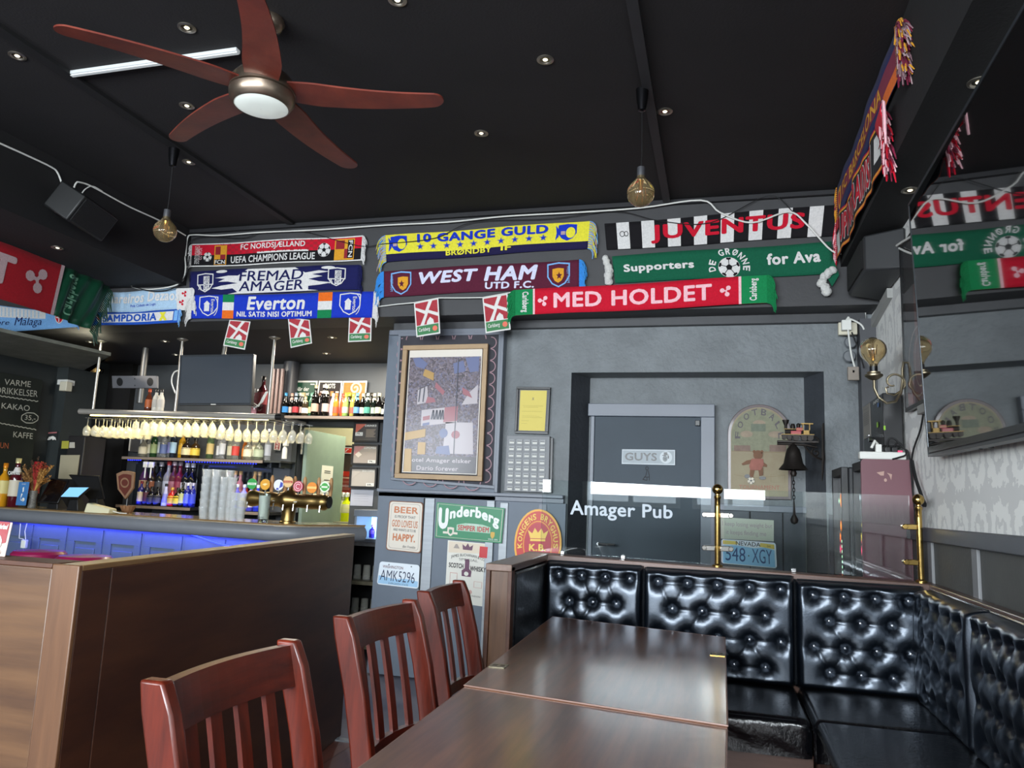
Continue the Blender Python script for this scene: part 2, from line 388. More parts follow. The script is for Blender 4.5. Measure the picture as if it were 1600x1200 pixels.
# right wall
struct('wall_right', MB().box(XR, XR+.12, -2.4, 5.62, 0, ZC), m_wallp)
struct('wall_corner_pipe_chase', MB().box(.9, 1.0, 5.42, 5.55, 0, 2.6), M('chase_paint', '#4a4b4f', .6, var=.08))
ww = MB().box(.982, 1.0, -2.2, 5.42, 0, 1.19); struct('wall_wainscot_right', ww, M('grey_wainscot_board', '#4c4d4b', .6, var=.12, scale=5, bump=.1))
WR = bpy.data.objects['wall_wainscot_right']
MB().box(.955, 1.0, -2.2, 5.42, 1.19, 1.255).build('rail', M('grey_rail', '#4d5055', .5), WR, bevel=.005)
for y in (5.2, 4.62, 4.15, 3.47, 2.85, 2.2): MB().box(.968, .982, y-.035, y+.035, 0, 1.19).build('batten', M('light_grey_batten', '#77787a', .5), WR, bevel=.003)
struct('trim_7', MB().hexa([(.97, 4.9, 2.6), (1.0, 4.9, 2.6), (1.0, 5.42, 2.54), (.97, 5.42, 2.54)], [(.97, 4.9, 2.66), (1.0, 4.9, 2.66), (1.0, 5.42, 2.6), (.97, 5.42, 2.6)]), M('pale_grey_trim', '#9a9a97', .5))
# left wall and the wall behind the bar
struct('wall_left', MB().box(-6.85, XL, -2.4, 8.7, 0, ZC), m_dark)
DX0, DX1, DT = PY(466, 700, 7.2).x, -3.63, 1.99
struct('wall_bar', MB().box(-6.7, DX0, 7.2, 7.3, 0, 2.7).box(DX1, -2.45, 7.2, 7.3, 0, 2.7).box(DX0, DX1, 7.2, 7.3, DT, 2.7), M('bar_wall_paint', '#4a4d50', .6, var=.12, scale=3))
struct('trim_8', MB().box(DX0-.06, DX0, 7.17, 7.2, 0, DT+.06).box(DX0, DX1, 7.17, 7.2, DT, DT+.06), m_dark, bevel=.003)
struct('wall_back_room', MB().box(-6.7, -2.4, 8.6, 8.7, 0, 1.9), M('brown_panel', '#3b3228', .6, var=.2))
struct('wall_back_room_upper', MB().box(-6.7, -2.4, 8.6, 8.7, 1.9, 2.9).box(-2.5, -2.4, 7.3, 8.6, 0, 2.9), M('cream_paint', '#cfc9a4', .7))
struct('ceiling_back_room', MB().box(-6.7, -2.4, 7.3, 8.7, 2.8, 2.9), M('cream_paint', '#cfc9a4', .7))
# street wall behind the camera with its windows
fw = MB(); xs = [-6.7, -5.8, -4.3, -3.7, -2.3, -1.8, -.5, -.35, .6, 1.0]
for i in range(0, 9, 2): fw.box(xs[i], xs[i+1], -2.4, -2.2, 0, ZC)
for i in range(1, 8, 2): fw.box(xs[i], xs[i+1], -2.4, -2.2, 0, 1.3).box(xs[i], xs[i+1], -2.4, -2.2, 2.85, ZC)
struct('wall_street', fw, M('street_wall_paint', '#6b6d70', .7, var=.1))
m_sky = M('daylit_street', '#dfe8ef', .5, emit=1.6, ecol='#dbe8f4')
for n, i in enumerate(range(1, 8, 2)):
    a, b = xs[i], xs[i+1]
    wf = MB().box(a, a+.06, -2.3, -2.22, 1.3, 2.85).box(b-.06, b, -2.3, -2.22, 1.3, 2.85).box(a+.06, b-.06, -2.3, -2.22, 1.3, 1.36).box(a+.06, b-.06, -2.3, -2.22, 2.79, 2.85).box((a+b)/2-.03, (a+b)/2+.03, -2.3, -2.22, 1.36, 2.79)
    o = struct('window_%d' % (n+1), wf, m_white)
    MB().box(a+.06, b-.06, -2.36, -2.34, 1.36, 2.79).build('pane', m_sky, bpy.data.objects['window_%d' % (n+1)])
# the men's room door in the recess
DS = Surf(PY(928, 652, 5.775), PY(1095, 651, 5.775), PY(1095, 651, 5.775), PY(928, 652, 5.775))
dx0, dx1 = -.915, -.135
d = MB().box(dx0, dx1, 5.755, 5.795, .01, 1.965).build('door_1', M('blue_grey_door', '#36424d', .6, var=.08, scale=2), None, bevel=.003); d['kind'] = 'structure'
struct('trim_9', MB().box(-.965, -.036, 5.73, 5.8, 1.965, 2.06).box(-.135, -.036, 5.73, 5.8, 0, 1.965).box(-.945, -.915, 5.745, 5.8, 0, 1.965), m_slate2, bevel=.004)
MB().box(-.175, -.14, 5.725, 5.755, 1.9, 1.94).build('door_closer', m_blk, d, bevel=.003)
MB().lathe([(.012, 0), (.012, .05)], (-.86, 5.75, 1.02), 10, Matrix.Rotation(PI/2, 3, 'X')).tube([(-.86, 5.70, 1.02), (-.74, 5.70, 1.02)], .01).build('door_handle', m_steel, d, smooth=True)
# the green door standing open behind the bar
hx = PY(480, 700, 7.22).x
e = Vector((PY(530, 700, 7.9).x, 7.9, 0)); s0 = Vector((hx, 7.22, 0)); dv = (e-s0).normalized()*.82; nn = Vector((-dv.y, dv.x, 0)).normalized()*.04
gd = MB().hexa([s0, s0+dv, s0+dv+nn, s0+nn], [p+Vector((0, 0, 1.96)) for p in (s0, s0+dv, s0+dv+nn, s0+nn)]).build('door_2', M('sage_green_door', '#7d9085', .5, var=.06), None, bevel=.003); gd['kind'] = 'structure'
gs = Surf(s0+Vector((0, 0, 1.96)), s0+dv+Vector((0, 0, 1.96)), s0+dv, s0)
slab(gs, 'notice', m_pap, gd, .003, 0, .4, .62, .7, .82)
polys(gs, 'lettering', sum([stroke([(.47, y), (.63, y)], .004, .4) for y in (.79, .78, .74, .72, .70, .68)], []), m_blk, gd, .005)
for z in (.3, 1.1, 1.7): MB().box(DX0+.03, DX0+.05, 7.2, 7.24, z, z+.12).build('hinge', m_steel, gd)
# ------------------------------------------------------------------ scarves on the header
def cloth(name, hexc, rough=.85): return M(name, hexc, rough, var=.12, scale=90, bump=.25, bscale=260, sheen=.03, spec=.25)
c_red = cloth('red_knit', '#c4102c'); c_blk = cloth('black_knit', '#141216'); c_whi = cloth('white_knit', '#d8d6d4'); c_navy = cloth('navy_knit', '#15184f')
c_roy = cloth('royal_blue_knit', '#1534b4'); c_yel = cloth('yellow_knit', '#dfd63c'); c_cla = cloth('claret_knit', '#561b31'); c_sky = cloth('sky_blue_knit', '#3f93dc')
c_pal = cloth('pale_blue_knit', '#a9c6de'); c_grn = cloth('green_knit', '#0e5a40'); c_grn2 = cloth('bright_green_knit', '#11804a'); c_ora = cloth('orange_knit', '#e06a1e')
c_gold = cloth('gold_knit', '#d99a2b'); c_pink = cloth('pale_pink_knit', '#f0bcc4'); c_dred = cloth('dark_red_flag', '#97131f'); c_lt = cloth('light_blue_knit', '#78abdf')
c_mar = cloth('maroon_knit', '#7c1f3c'); c_grey = cloth('grey_pink', '#b49a9c'); c_dnav = cloth('dark_navy_knit', '#1b1740'); c_dgr = cloth('dark_green_satin', '#0c3a27', .35)
c_dgm = cloth('dusty_mauve', '#8a6a72'); YH = 5.262
def scarf(name, label, q, base, k=3, amp=.0016, wob=.004, ph=0, plane='Y', val=YH, group=None):
    F = {'Y': PY, 'X': PX}[plane]
    c = [F(u, v, val) for u, v in q]; S = Surf(*c, amp=amp, k=k, ph=ph, wob=wob)
    t = thing('football_scarf', label, 'scarf', tuple((c[2]+c[3])/2))
    t['group'] = group or 'football scarves on the header'
    mb = MB().grid(lambda u, v: S.P(u, v, 0), 60, 6); mb.build('cloth', base, t, smooth=True, solid=.003)
    return t, S
def fringe(S, t, side, mats, ln=.09, n=22, droop=.6, r=.0035, t0=0, t1=1, curl=.5):
    """knotted strands hanging from an end of the scarf"""
    mbs = [MB() for _ in mats]; a = 0 if side == 'l' else 1
    out = (S.P(1, .5)-S.P(0, .5)).normalized()*(-1 if a == 0 else 1)
    for i in range(n):
        b = t0+(t1-t0)*(i+.5)/n; p = S.P(a, b, .003); L_ = ln*random.uniform(.75, 1.2)
        dr = droop*random.uniform(.8, 1.2); j = Vector((random.uniform(-.1, .1), random.uniform(-.3, .1), 0))
        pts = [p]
        for q in range(1, 5):
            f = q/4; d = out*(1-dr*f)+Vector((0, 0, -1))*dr*f*1.4+j*curl; pts.append(pts[-1]+d.normalized()*L_/4+S.n*random.uniform(-.001, .004))
        mbs[i % len(mats)].tube(pts, [r*1.2, r, r, r*.9, r*.5], 4)
    for mb, m in zip(mbs, mats): mb.build('fringe', m, t, kind='stuff')
def shield(cx, cy, w, h): return [(cx-w/2, cy+h/2), (cx, cy+h*.56), (cx+w/2, cy+h/2), (cx+w/2, cy-.05*h), (cx+w*.3, cy-.35*h), (cx, cy-h/2), (cx-w*.3, cy-.35*h), (cx-w/2, cy-.05*h)]
def outline(p, f=.86):
    cx = sum(a for a, b in p)/len(p); cy = sum(b for a, b in p)/len(p)
    q = [(cx+(a-cx)*f, cy+(b-cy)*f) for a, b in p]; n = len(p)
    return [[p[i], p[(i+1) % n], q[(i+1) % n], q[i]] for i in range(n)]
# 1 red and black
t, S = scarf('s', 'red over black football scarf reading FC Nordsjælland, top of the left stack', [(301, 382), (567, 368), (564, 407), (299, 418)], c_blk, k=2, ph=1)
rects(S, 'red_half', [(0, .5, 1, .97)], c_red, t, .002)
rects(S, 'white_edging', [(0, .95, 1, 1), (0, 0, 1, .05), (.4, .47, .7, .54)], c_whi, t, .003)
chk = [(i*.022, .52+j*.11, i*.022+.022, .63+j*.11) for i in range(8, 36) for j in range(4) if (i+j) % 2]
rects(S, 'check', chk, M('deep_red_knit', '#a10c22', .85), t, .003)
text(S, 'FC NORDSJÆLLAND', .3, .6, .68, .9, c_whi, t, .02); text(S, 'UEFA CHAMPIONS LEAGUE', .245, .12, .74, .41, c_whi, t, .02)
text(S, 'CHAMPIONS LEAGUE', .02, .12, .05, .9, c_whi, t, 0, rot=-90); text(S, 'ROAD TO', .045, .3, .065, .8, c_pink, t, 0, rot=-90)
football(S, .1, .42, .2, c_whi, c_blk, t); football(S, .79, .5, .28, c_whi, c_blk, t)
for cx, w in ((.18, .075), (.905, .11)):
    o = polys(S, 'crest', [rect(cx-w/2, .06, cx+w/2, .9)], c_gold, t, .005)
    rects(S, 'crest_quarter', [(cx-w/2+.006, .5, cx, .85), (cx, .12, cx+w/2-.006, .5)], M('crest_red', '#8c1420', .8), o, .006)
    if w < .1: rects(S, 'crest_band', [(cx-w/2+.004, .08, cx+w/2-.004, .3)], c_blk, o, .0065); text(S, 'FCN', cx-.032, .1, cx+.032, .27, c_whi, o, .02, h=.008)
    else: rects(S, 'crest_band', [(cx+.018, .12, cx+w/2-.004, .85)], c_blk, o, .0065); text(S, 'FCN', cx+.024, .16, cx+.046, .82, c_whi, o, .02, h=.008, rot=-90)
fringe(S, t, 'r', [c_whi], .07, 26, .9); fringe(S, t, 'l', [c_whi], .05, 20, .9)
# 2 navy with white flames
t, S = scarf('s', 'navy football scarf with white flames reading Fremad Amager, middle of the left stack', [(297, 424), (561, 413), (559, 452), (296, 463)], c_navy, k=2.5, ph=2)
fl = [[(.24, .0), (.3, .06), (.27, .22), (.2, .2), (.14, .28), (.2, .36), (.3, .42), (.24, .5), (.18, .52), (.22, .62), (.16, .68), (.24, .74), (.3, .72), (.36, .98), (.64, .98), (.7, .74), (.78, .8), (.84, .74), (.74, .66), (.8, .56), (.72, .48), (.78, .36), (.86, .3), (.78, .22), (.72, .2), (.72, .06), (.78, 0)]]
polys(S, 'flame', fl+[ell(.2, .92, .035, .06, 12), ell(.83, .9, .04, .06, 12)], c_whi, t, .005)
text(S, 'FREMAD', .31, .5, .69, .9, c_navy, t, .01, .1, h=.008); text(S, 'AMAGER', .31, .08, .69, .48, c_navy, t, .01, .1, h=.008)
for cx in (.1, .88):
    o = polys(S, 'crest', outline(shield(cx, .5, .1, .72), .88)+[rect(cx-.05, .42, cx+.05, .46)], c_whi, t, .005)
    rects(S, 'crest_band', [(cx-.01, .22, cx+.026, .78)], c_whi, o, .006); text(S, 'FREMAD', cx-.006, .26, cx+.022, .75, c_navy, o, .0, rot=-90, h=.008)
    text(S, 'A', cx-.04, .25, cx-.018, .42, c_whi, o, .01, h=.008)
fringe(S, t, 'r', [c_navy], .07, 26, .9)
# 3 royal blue
t, S = scarf('s', 'royal blue football scarf reading Everton with two tricolour bands, bottom of the left stack', [(301, 462), (585, 456), (582, 497), (299, 498.5)], c_roy, k=1.5, ph=.5)
rects(S, 'green_band', [(.18, .68, .245, 1), (.71, 0, .785, .32)], cloth('irish_green', '#0f7a48'), t, .003); rects(S, 'white_band', [(.18, .34, .245, .68), (.71, .32, .785, .66)], c_whi, t, .003)
rects(S, 'orange_band', [(.18, 0, .245, .34), (.71, .66, .785, 1)], c_ora, t, .003)
text(S, 'Everton', .32, .36, .64, .92, c_whi, t, .03, .1); text(S, 'NIL SATIS NISI OPTIMUM', .265, .08, .68, .3, c_whi, t, .03)
for cx in (.1, .88):
    p = shield(cx, .5, .11, .82); o = polys(S, 'crest', outline(p, .9)+[rect(cx-.025, .3, cx+.005, .6), [(cx-.03, .6), (cx-.01, .75), (cx+.01, .6)]]+ring(cx+.03, .5, .025, .4, .004, 16, -1.4, 1.4, 6), c_whi, t, .006)
    text(S, 'Everton', cx+.015, .2, cx+.035, .8, c_whi, o, .01, rot=-90, h=.008)
fringe(S, t, 'r', [c_whi], .1, 30, .95, .005); fringe(S, t, 'l', [c_whi], .08, 24, .95, .005)
# 4 yellow
t, S = scarf('s', 'yellow and navy football scarf reading 10 Gange Guld with a row of blue stars', [(602.5, 368.5), (922, 345), (918.5, 388), (604, 410)], c_dnav, k=2, ph=.3)
rects(S, 'yellow_field', [(0, .28, 1, 1)], c_yel, t, .002)
text(S, '10 GANGE GULD', .165, .63, .81, .96, c_roy, t, .045, h=.006)
polys(S, 'star', [star(.18+i*.0675, .48, .016, .11) for i in range(10)], c_roy, t, .006); polys(S, 'star_outline', sum([outline(star(.18+i*.0675, .48, .021, .145), .92) for i in range(10)], []), c_roy, t, .006)
text(S, 'BRØNDBY', .31, .1, .54, .31, c_yel, t, .03, h=.006); text(S, 'IF', .585, .12, .635, .31, c_yel, t, .03, h=.006)
for cx, sg in ((.075, 1), (.905, 1)):
    o = polys(S, 'crest', [shield(cx-.005, .62, .085, .58)], c_roy, t, .005); polys(S, 'crest_disc', [ell(cx+.01, .62, .022, .2, 16)], c_yel, o, .007)
    polys(S, 'ribbon', [[(cx-.06, .9), (cx-.045, .75), (cx-.045, .5), (cx-.06, .36), (cx-.055, .62)]], c_roy, o, .006); polys(S, 'tower', [rect(cx-.035, .55, cx-.015, .68)], c_grey, o, .008)
fringe(S, t, 'r', [c_lt, c_yel, c_grey], .11, 34, 1.0, .004); fringe(S, t, 'l', [c_lt, c_yel, c_grey], .11, 34, 1.0, .004)
# 5 claret
t, S = scarf('s', 'claret football scarf with pale blue tassels reading West Ham Utd F.C.', [(600, 423.5), (905.4, 405.5), (905.4, 449.5), (600, 463.7)], c_cla, k=1.5, ph=2.2)
text(S, 'WEST', .19, .4, .5, .87, cloth('lilac_white', '#cfd0e6'), t, .04, .2); text(S, 'HAM', .53, .38, .8, .92, cloth('lilac_white', '#cfd0e6'), t, .04, .2); text(S, 'UTD F.C.', .535, .08, .78, .34, cloth('lilac_white', '#cfd0e6'), t, .035, .05)
for cx in (.095, .9):
    o = polys(S, 'crest', outline(shield(cx, .48, .11, .85), .88), c_lt, t, .005); polys(S, 'crest_lion', [shield(cx-.002 if cx > .5 else cx+.01, .47, .055, .5)], c_gold, o, .006)
    polys(S, 'crest_mark', [star(cx+.003, .47, .016, .15)], c_cla, o, .008); text(S, 'WEST HAM', cx-.058 if cx < .5 else cx+.04, .2, cx-.043 if cx < .5 else cx+.055, .8, c_lt, o, 0, rot=-90, h=.007)
fringe(S, t, 'r', [c_sky], .1, 30, 1.0, .005); fringe(S, t, 'l', [c_sky], .1, 30, 1.0, .005)
# 6 black and white stripes
t, S = scarf('s', 'black and white striped scarf with red lettering reading Juventus', [(944.5, 350), (1315, 319), (1309.5, 368), (948, 391)], c_blk, k=1.5, ph=1.2)
rects(S, 'white_stripe', [(a, 0, a+.057, 1) for a in (.053, .165, .28, .395, .51, .63, .75, .875)]+[(.985, 0, 1, .8)], c_whi, t, .0025)
text(S, 'JUVENTUS', .205, .13, .86, .82, c_red, t, .035, h=.006)
polys(S, 'crest', ring(.077, .56, .012, .11, .003, 16, asp=8)+ring(.095, .56, .01, .1, .003, 16, asp=8), c_blk, t, .005)
# 7 green De Groenne
t, S = scarf('s', 'green supporters scarf with a football in its middle and white fleece ends', [(956, 400), (1299, 378), (1302, 428), (961, 442)], c_grn, k=1.6, ph=2.5)
text(S, 'Supporters', .05, .3, .385, .66, c_whi, t, .04); text(S, 'for Ava', .715, .38, .95, .76, c_whi, t, .04)
football(S, .545, .36, .34, c_whi, c_blk, t)
word = 'DE GRØNNE'
for i, ch in enumerate(word):
    if ch == ' ': continue
    th = PI*(1.03-i/(len(word)-1)*1.06); asp = S.W/S.H
    vs, fs = glyphs(ch, .03, 0); o = []
    for x, y, e in vs:
        r = .43+y*.22; a = th-(x-.5)*.3; o.append(S.P(.545+r*math.cos(a)/asp*1.0, .36+r*math.sin(a), .005+e))
    MB().add(o, fs).build('lettering', c_whi, t)
fl_m = M('white_fleece', '#cdccc8', .95, bump=.8, bscale=70, sheen=.5)
def fluff(pts, r):
    mb = MB()
    for a, b in zip(pts, pts[1:]):
        for k in range(3):
            c = a.lerp(b, k/3)+Vector((random.uniform(-.008, .008), -.012, random.uniform(-.008, .008))); q = r*random.uniform(.8, 1.15)
            mb.lathe([(q*math.sin(PI*i/6)*(1 if i not in (0, 6) else .05)*random.uniform(.85, 1.1), -q*math.cos(PI*i/6)) for i in range(7)], c, 9, Matrix.Rotation(random.uniform(0, 3), 3, 'X'))
    return mb
fluff([PY(946, 405, YH), PY(952, 420, YH), PY(950, 436, YH), PY(955, 446, YH)], .028).build('fleece_end', fl_m, t, smooth=True)
MB().prism([PY(1290, 430, 5.24), PY(1302, 405, 5.24), PY(1311, 430, 5.24), PY(1300, 448, 5.24)], (0, -.006, 0)).build('folded_end', c_grn, t)
fluff([PY(1300, 424, 5.235), PY(1285, 432, 5.235), PY(1283, 445, 5.235), PY(1296, 460, 5.235)], .03).build('fleece_end', fl_m, t, smooth=True)
# 8 red and green
def hop(S, cx, cy, s, mat, t):
    asp = S.W/S.H; ps = []
    for a in (.9, 3.0, 5.0):
        ps.append(ell(cx+s*.6*math.cos(a)/asp, cy+s*.6*math.sin(a), s*.38/asp, s*.38, 10)); ps += stroke([(cx, cy), (cx+s*.6*math.cos(a)/asp, cy+s*.6*math.sin(a))], s*.25, asp)
    return polys(S, 'hop_leaf', ps, mat, t, .006)
t, S = scarf('s', 'red football scarf with green ends reading Med Holdet, lowest on the header', [(804.5, 454), (1198.5, 430.5), (1199, 474), (804.5, 493.5)], c_red, k=1.6, ph=.2, val=5.235)
rects(S, 'green_end', [(0, 0, .078, 1), (.905, 0, 1, 1)], c_grn2, t, .002); rects(S, 'white_line', [(.078, 0, .086, 1), (.895, 0, .905, 1)], c_pink, t, .003)
text(S, 'MED HOLDET', .165, .2, .795, .8, c_pink, t, .03); hop(S, .122, .5, .22, c_pink, t); hop(S, .848, .5, .22, c_pink, t)
text(S, 'Carlsberg', .025, .1, .06, .9, c_whi, t, .03, rot=-90); text(S, 'Carlsberg', .935, .1, .97, .9, c_whi, t, .03, rot=90)
fringe(S, t, 'l', [c_grn2], .09, 34, .95, .005); fringe(S, t, 'r', [c_grn2], .1, 34, .98, .005)
# 9, 10 beneath the left bulkhead
t, S = scarf('s', 'pale blue supporters scarf with white script and a white fringe, above the Sampdoria scarf', [(142, 459), (300, 449), (302, 484), (142, 489)], c_pal, k=2, ph=.3, wob=.006)
rects(S, 'white_end', [(0, 0, .14, 1), (.85, 0, 1, 1)], c_whi, t, .003)
text(S, 'Siareiros Dezaos', .17, .42, .88, .92, c_whi, t, .03, .25, h=.006); text(S, 'Pola Cidade de Lugo', .4, .2, .65, .36, c_roy, t, .0, .2)
o = polys(S, 'crest', ring(.065, .5, .035, .38, .006, 14, asp=4), c_grey, t, .005); text(S, 'PENYA', .02, .8, .11, .95, c_red, o, .02, h=.007); text(S, 'LUGO', .02, .06, .11, .2, c_red, o, .02, h=.007)
hop(S, .93, .75, .15, c_red, t); hop(S, .9, .35, .15, c_red, t); rects(S, 'red_patch', [(.955, .12, .985, .35)], c_red, t, .006)
fringe(S, t, 'r', [c_whi], .07, 24, 1, .006)
t, S = scarf('s', 'blue football scarf with a white panel reading Sampdoria', [(141, 489.5), (281, 483.5), (278, 504.5), (141, 509)], cloth('sampdoria_blue', '#1d4fb0'), k=1, ph=1)
rects(S, 'white_panel', [(.14, .2, .94, .86)], c_whi, t, .003); text(S, 'SAMPDORIA', .15, .24, .76, .82, cloth('sampdoria_blue', '#1d4fb0'), t, .04)
rects(S, 'pale_end', [(.005, .12, .045, .9), (.95, .15, .99, .9)], c_lt, t, .003)
o = polys(S, 'crest', [[(.06, .84), (.1, .84), (.14, .22), (.1, .22)]], c_whi, t, .005); polys(S, 'crest_bar', [[(.08, .84), (.09, .84), (.13, .22), (.12, .22)]], c_red, o, .007); polys(S, 'crest_bar', [[(.09, .84), (.1, .84), (.14, .22), (.13, .22)]], c_blk, o, .007)
polys(S, 'cross', [[(.79, .2), (.82, .2), (.86, .84), (.83, .84)], [(.79, .84), (.82, .84), (.88, .2), (.85, .2)]], c_yel, t, .006)
fringe(S, t, 'r', [c_lt], .05, 14, 1, .004)
# 11 Malaga
t, S = scarf('s', 'light blue football scarf with white stripes reading Málaga, behind the large red banner', [(-70, 468), (122, 492), (121, 511.5), (-70, 522)], c_lt, k=1, ph=1)
rects(S, 'white_stripe', [(0, .56, .75, .97)], c_whi, t, .002); rects(S, 'blue_stripe', [(i*.03, .6, i*.03+.009, .95) for i in range(24)], c_pal, t, .003)
text(S, 'Siempre', .2, .2, .46, .46, c_navy, t, -.005, .3); text(S, 'Málaga', .5, .12, .72, .6, c_navy, t, -.005, .3)
o = polys(S, 'crest', [shield(.86, .62, .07, .7)], c_whi, t, .004); polys(S, 'crest_field', [shield(.86, .62, .055, .58)], c_red, o, .006); rects(S, 'crest_cross', [(.856, .38, .864, .86), (.838, .62, .882, .7)], c_whi, o, .008)
fringe(S, t, 'r', [c_lt], .05, 14, .8, .004)
# large red banner hanging from the left bulkhead underside
XB = -4.88
def bn(y, z): return Vector((XB, y, z))
yr = PX(97, 440, XB).y
t = thing('supporter_banner', 'large dark red banner with a green satin end hanging under the left bulkhead', 'banner', (XB, 4, 2.55))
S = Surf(bn(2.6, 2.96), bn(yr, 2.955), bn(yr-.04, 2.555), bn(2.6, 2.56), amp=.008, k=1.5, ph=1)
MB().grid(lambda u, v: S.P(u, v, 0), 60, 6).build('cloth', c_dred, t, smooth=True, solid=.003)
yT = PX(26, 400, XB).y; sT = (yT-2.6)/(yr-2.6)
text(S, 'HOLDET', sT-.62, .26, sT, .82, c_grey, t, .045, h=.006)
hop(S, (PX(60, 428, XB).y-2.6)/(yr-2.6), .56, .27, c_grey, t)
rects(S, 'white_line', [(.985, 0, 1, 1)], c_grey, t, .004)
S2 = Surf(bn(yr, 2.955), bn(5.1, 2.93), bn(4.93, 2.52), bn(yr-.04, 2.555))
def gcl(u, v): p = S2.P(u, v, 0); return p+Vector((.03*math.sin(u*9+v*2)*u+.012*math.sin(u*23-v*3), 0, 0))
MB().grid(gcl, 30, 8).build('green_end', c_dgr, t, smooth=True, solid=.003)
vs, fs = glyphs('Carlsberg', .03, 0)
MB().add([gcl(.12+.3*y, .1+.8*x)+Vector((.006+e, 0, 0)) for x, y, e in vs], fs).build('lettering', M('faint_green_print', '#5f8a70', .6), t)
mb = MB()
for i in range(26):
    p = gcl(1, i/26); mb.tube([p, p+Vector((.01, .03, -.03)), p+Vector((.02, .03+random.uniform(-.02, .04), -.1-random.random()*.05))], [.006, .006, .003], 4)
mb.build('fringe', c_dgr, t, kind='stuff')
# scarves on the right bulkhead, facing left
XS = .758
def rs(y0, y1, z0, z1, **k): return Surf(Vector((XS, y1, z0+(z1-z0))), Vector((XS, y0, z1)), Vector((XS, y0, z0)), Vector((XS, y1, z0)), **k)
t = thing('football_scarf', 'blue and maroon scarf with gold lettering reading FC Barcelona on the right bulkhead', 'scarf', (XS, 4.3, 3.2), 0, 'football scarves on the header')
S = rs(3.42, 5.2, 3.2, 3.44, amp=.006, k=2, wob=.004); MB().grid(lambda u, v: S.P(u, v, 0), 60, 6).build('cloth', c_navy, t, smooth=True, solid=.003)
rects(S, 'maroon_band', [(0, .3, 1, .72)], c_mar, t, .003); rects(S, 'orange_band', [(.82, .0, 1, .3)], c_ora, t, .003)
text(S, 'FC BARCELONA', .14, .34, .8, .68, c_gold, t, .02); polys(S, 'crest', [shield(.07, .45, .06, .6)], c_gold, t, .005); polys(S, 'crest_field', [shield(.07, .45, .03, .35)], c_red, t, .007)
fringe(S, t, 'r', [c_mar, c_gold, c_grey, c_mar, c_dgm], .22, 130, .6, .006, curl=1.2); fringe(S, t, 'l', [c_mar, c_gold], .1, 34, 1.0, .005, curl=.3)
t = thing('football_scarf', 'red and black scarf with yellow edging, below the blue and maroon scarf', 'scarf', (XS, 4.4, 3.0), 0, 'football scarves on the header')
S = rs(3.75, 5.22, 2.94, 3.2, amp=.012, k=2.5, wob=.012); MB().grid(lambda u, v: S.P(u, v, 0), 70, 6).build('cloth', c_blk, t, smooth=True, solid=.003)
rects(S, 'red_edge', [(0, 0, 1, .09), (0, .93, 1, 1)], c_red, t, .003); rects(S, 'yellow_edge', [(0, .03, 1, .07), (.05, .9, 1, .95)], c_gold, t, .005); rects(S, 'orange_edge', [(0, .0, 1, .03)], c_ora, t, .005)
text(S, 'UPPINORAIDISCI', .14, .14, .86, .86, c_whi, t, .055, h=.005); text(S, 'UPPINORAIDISCI', .145, .17, .855, .83, c_red, t, .02, h=.009, name='lettering')
rects(S, 'white_end', [(.03, .05, .1, .6), (.9, .3, .97, .8)], c_whi, t, .004); rects(S, 'red_end', [(0, .0, .05, .3), (.0, .7, .08, .95)], c_red, t, .006)
fringe(S, t, 'l', [c_red, c_pink], .1, 40, 1.0, .005, curl=.3); fringe(S, t, 'r', [c_red, c_pink, c_mar], .2, 110, .65, .006, curl=1.2)
c0 = Vector((XS-.01, 3.75, 3.2))
MB().grid(lambda u, v: c0+Vector((-.02-.02*u-.01*math.sin(6*v), .02-.24*u, -.02-.15*v-.03*u)), 8, 6).build('folded_end', c_red, t, smooth=True, solid=.003)
mb = MB()
for i in range(24):
    v = i/24; p = c0+Vector((-.04, -.22, -.05-.15*v)); mb.tube([p, p+Vector((0, -.03, -.02)), p+Vector((0, -.04, -.08))], .005, 4)
mb.build('fringe', c_pink, t, kind='stuff')
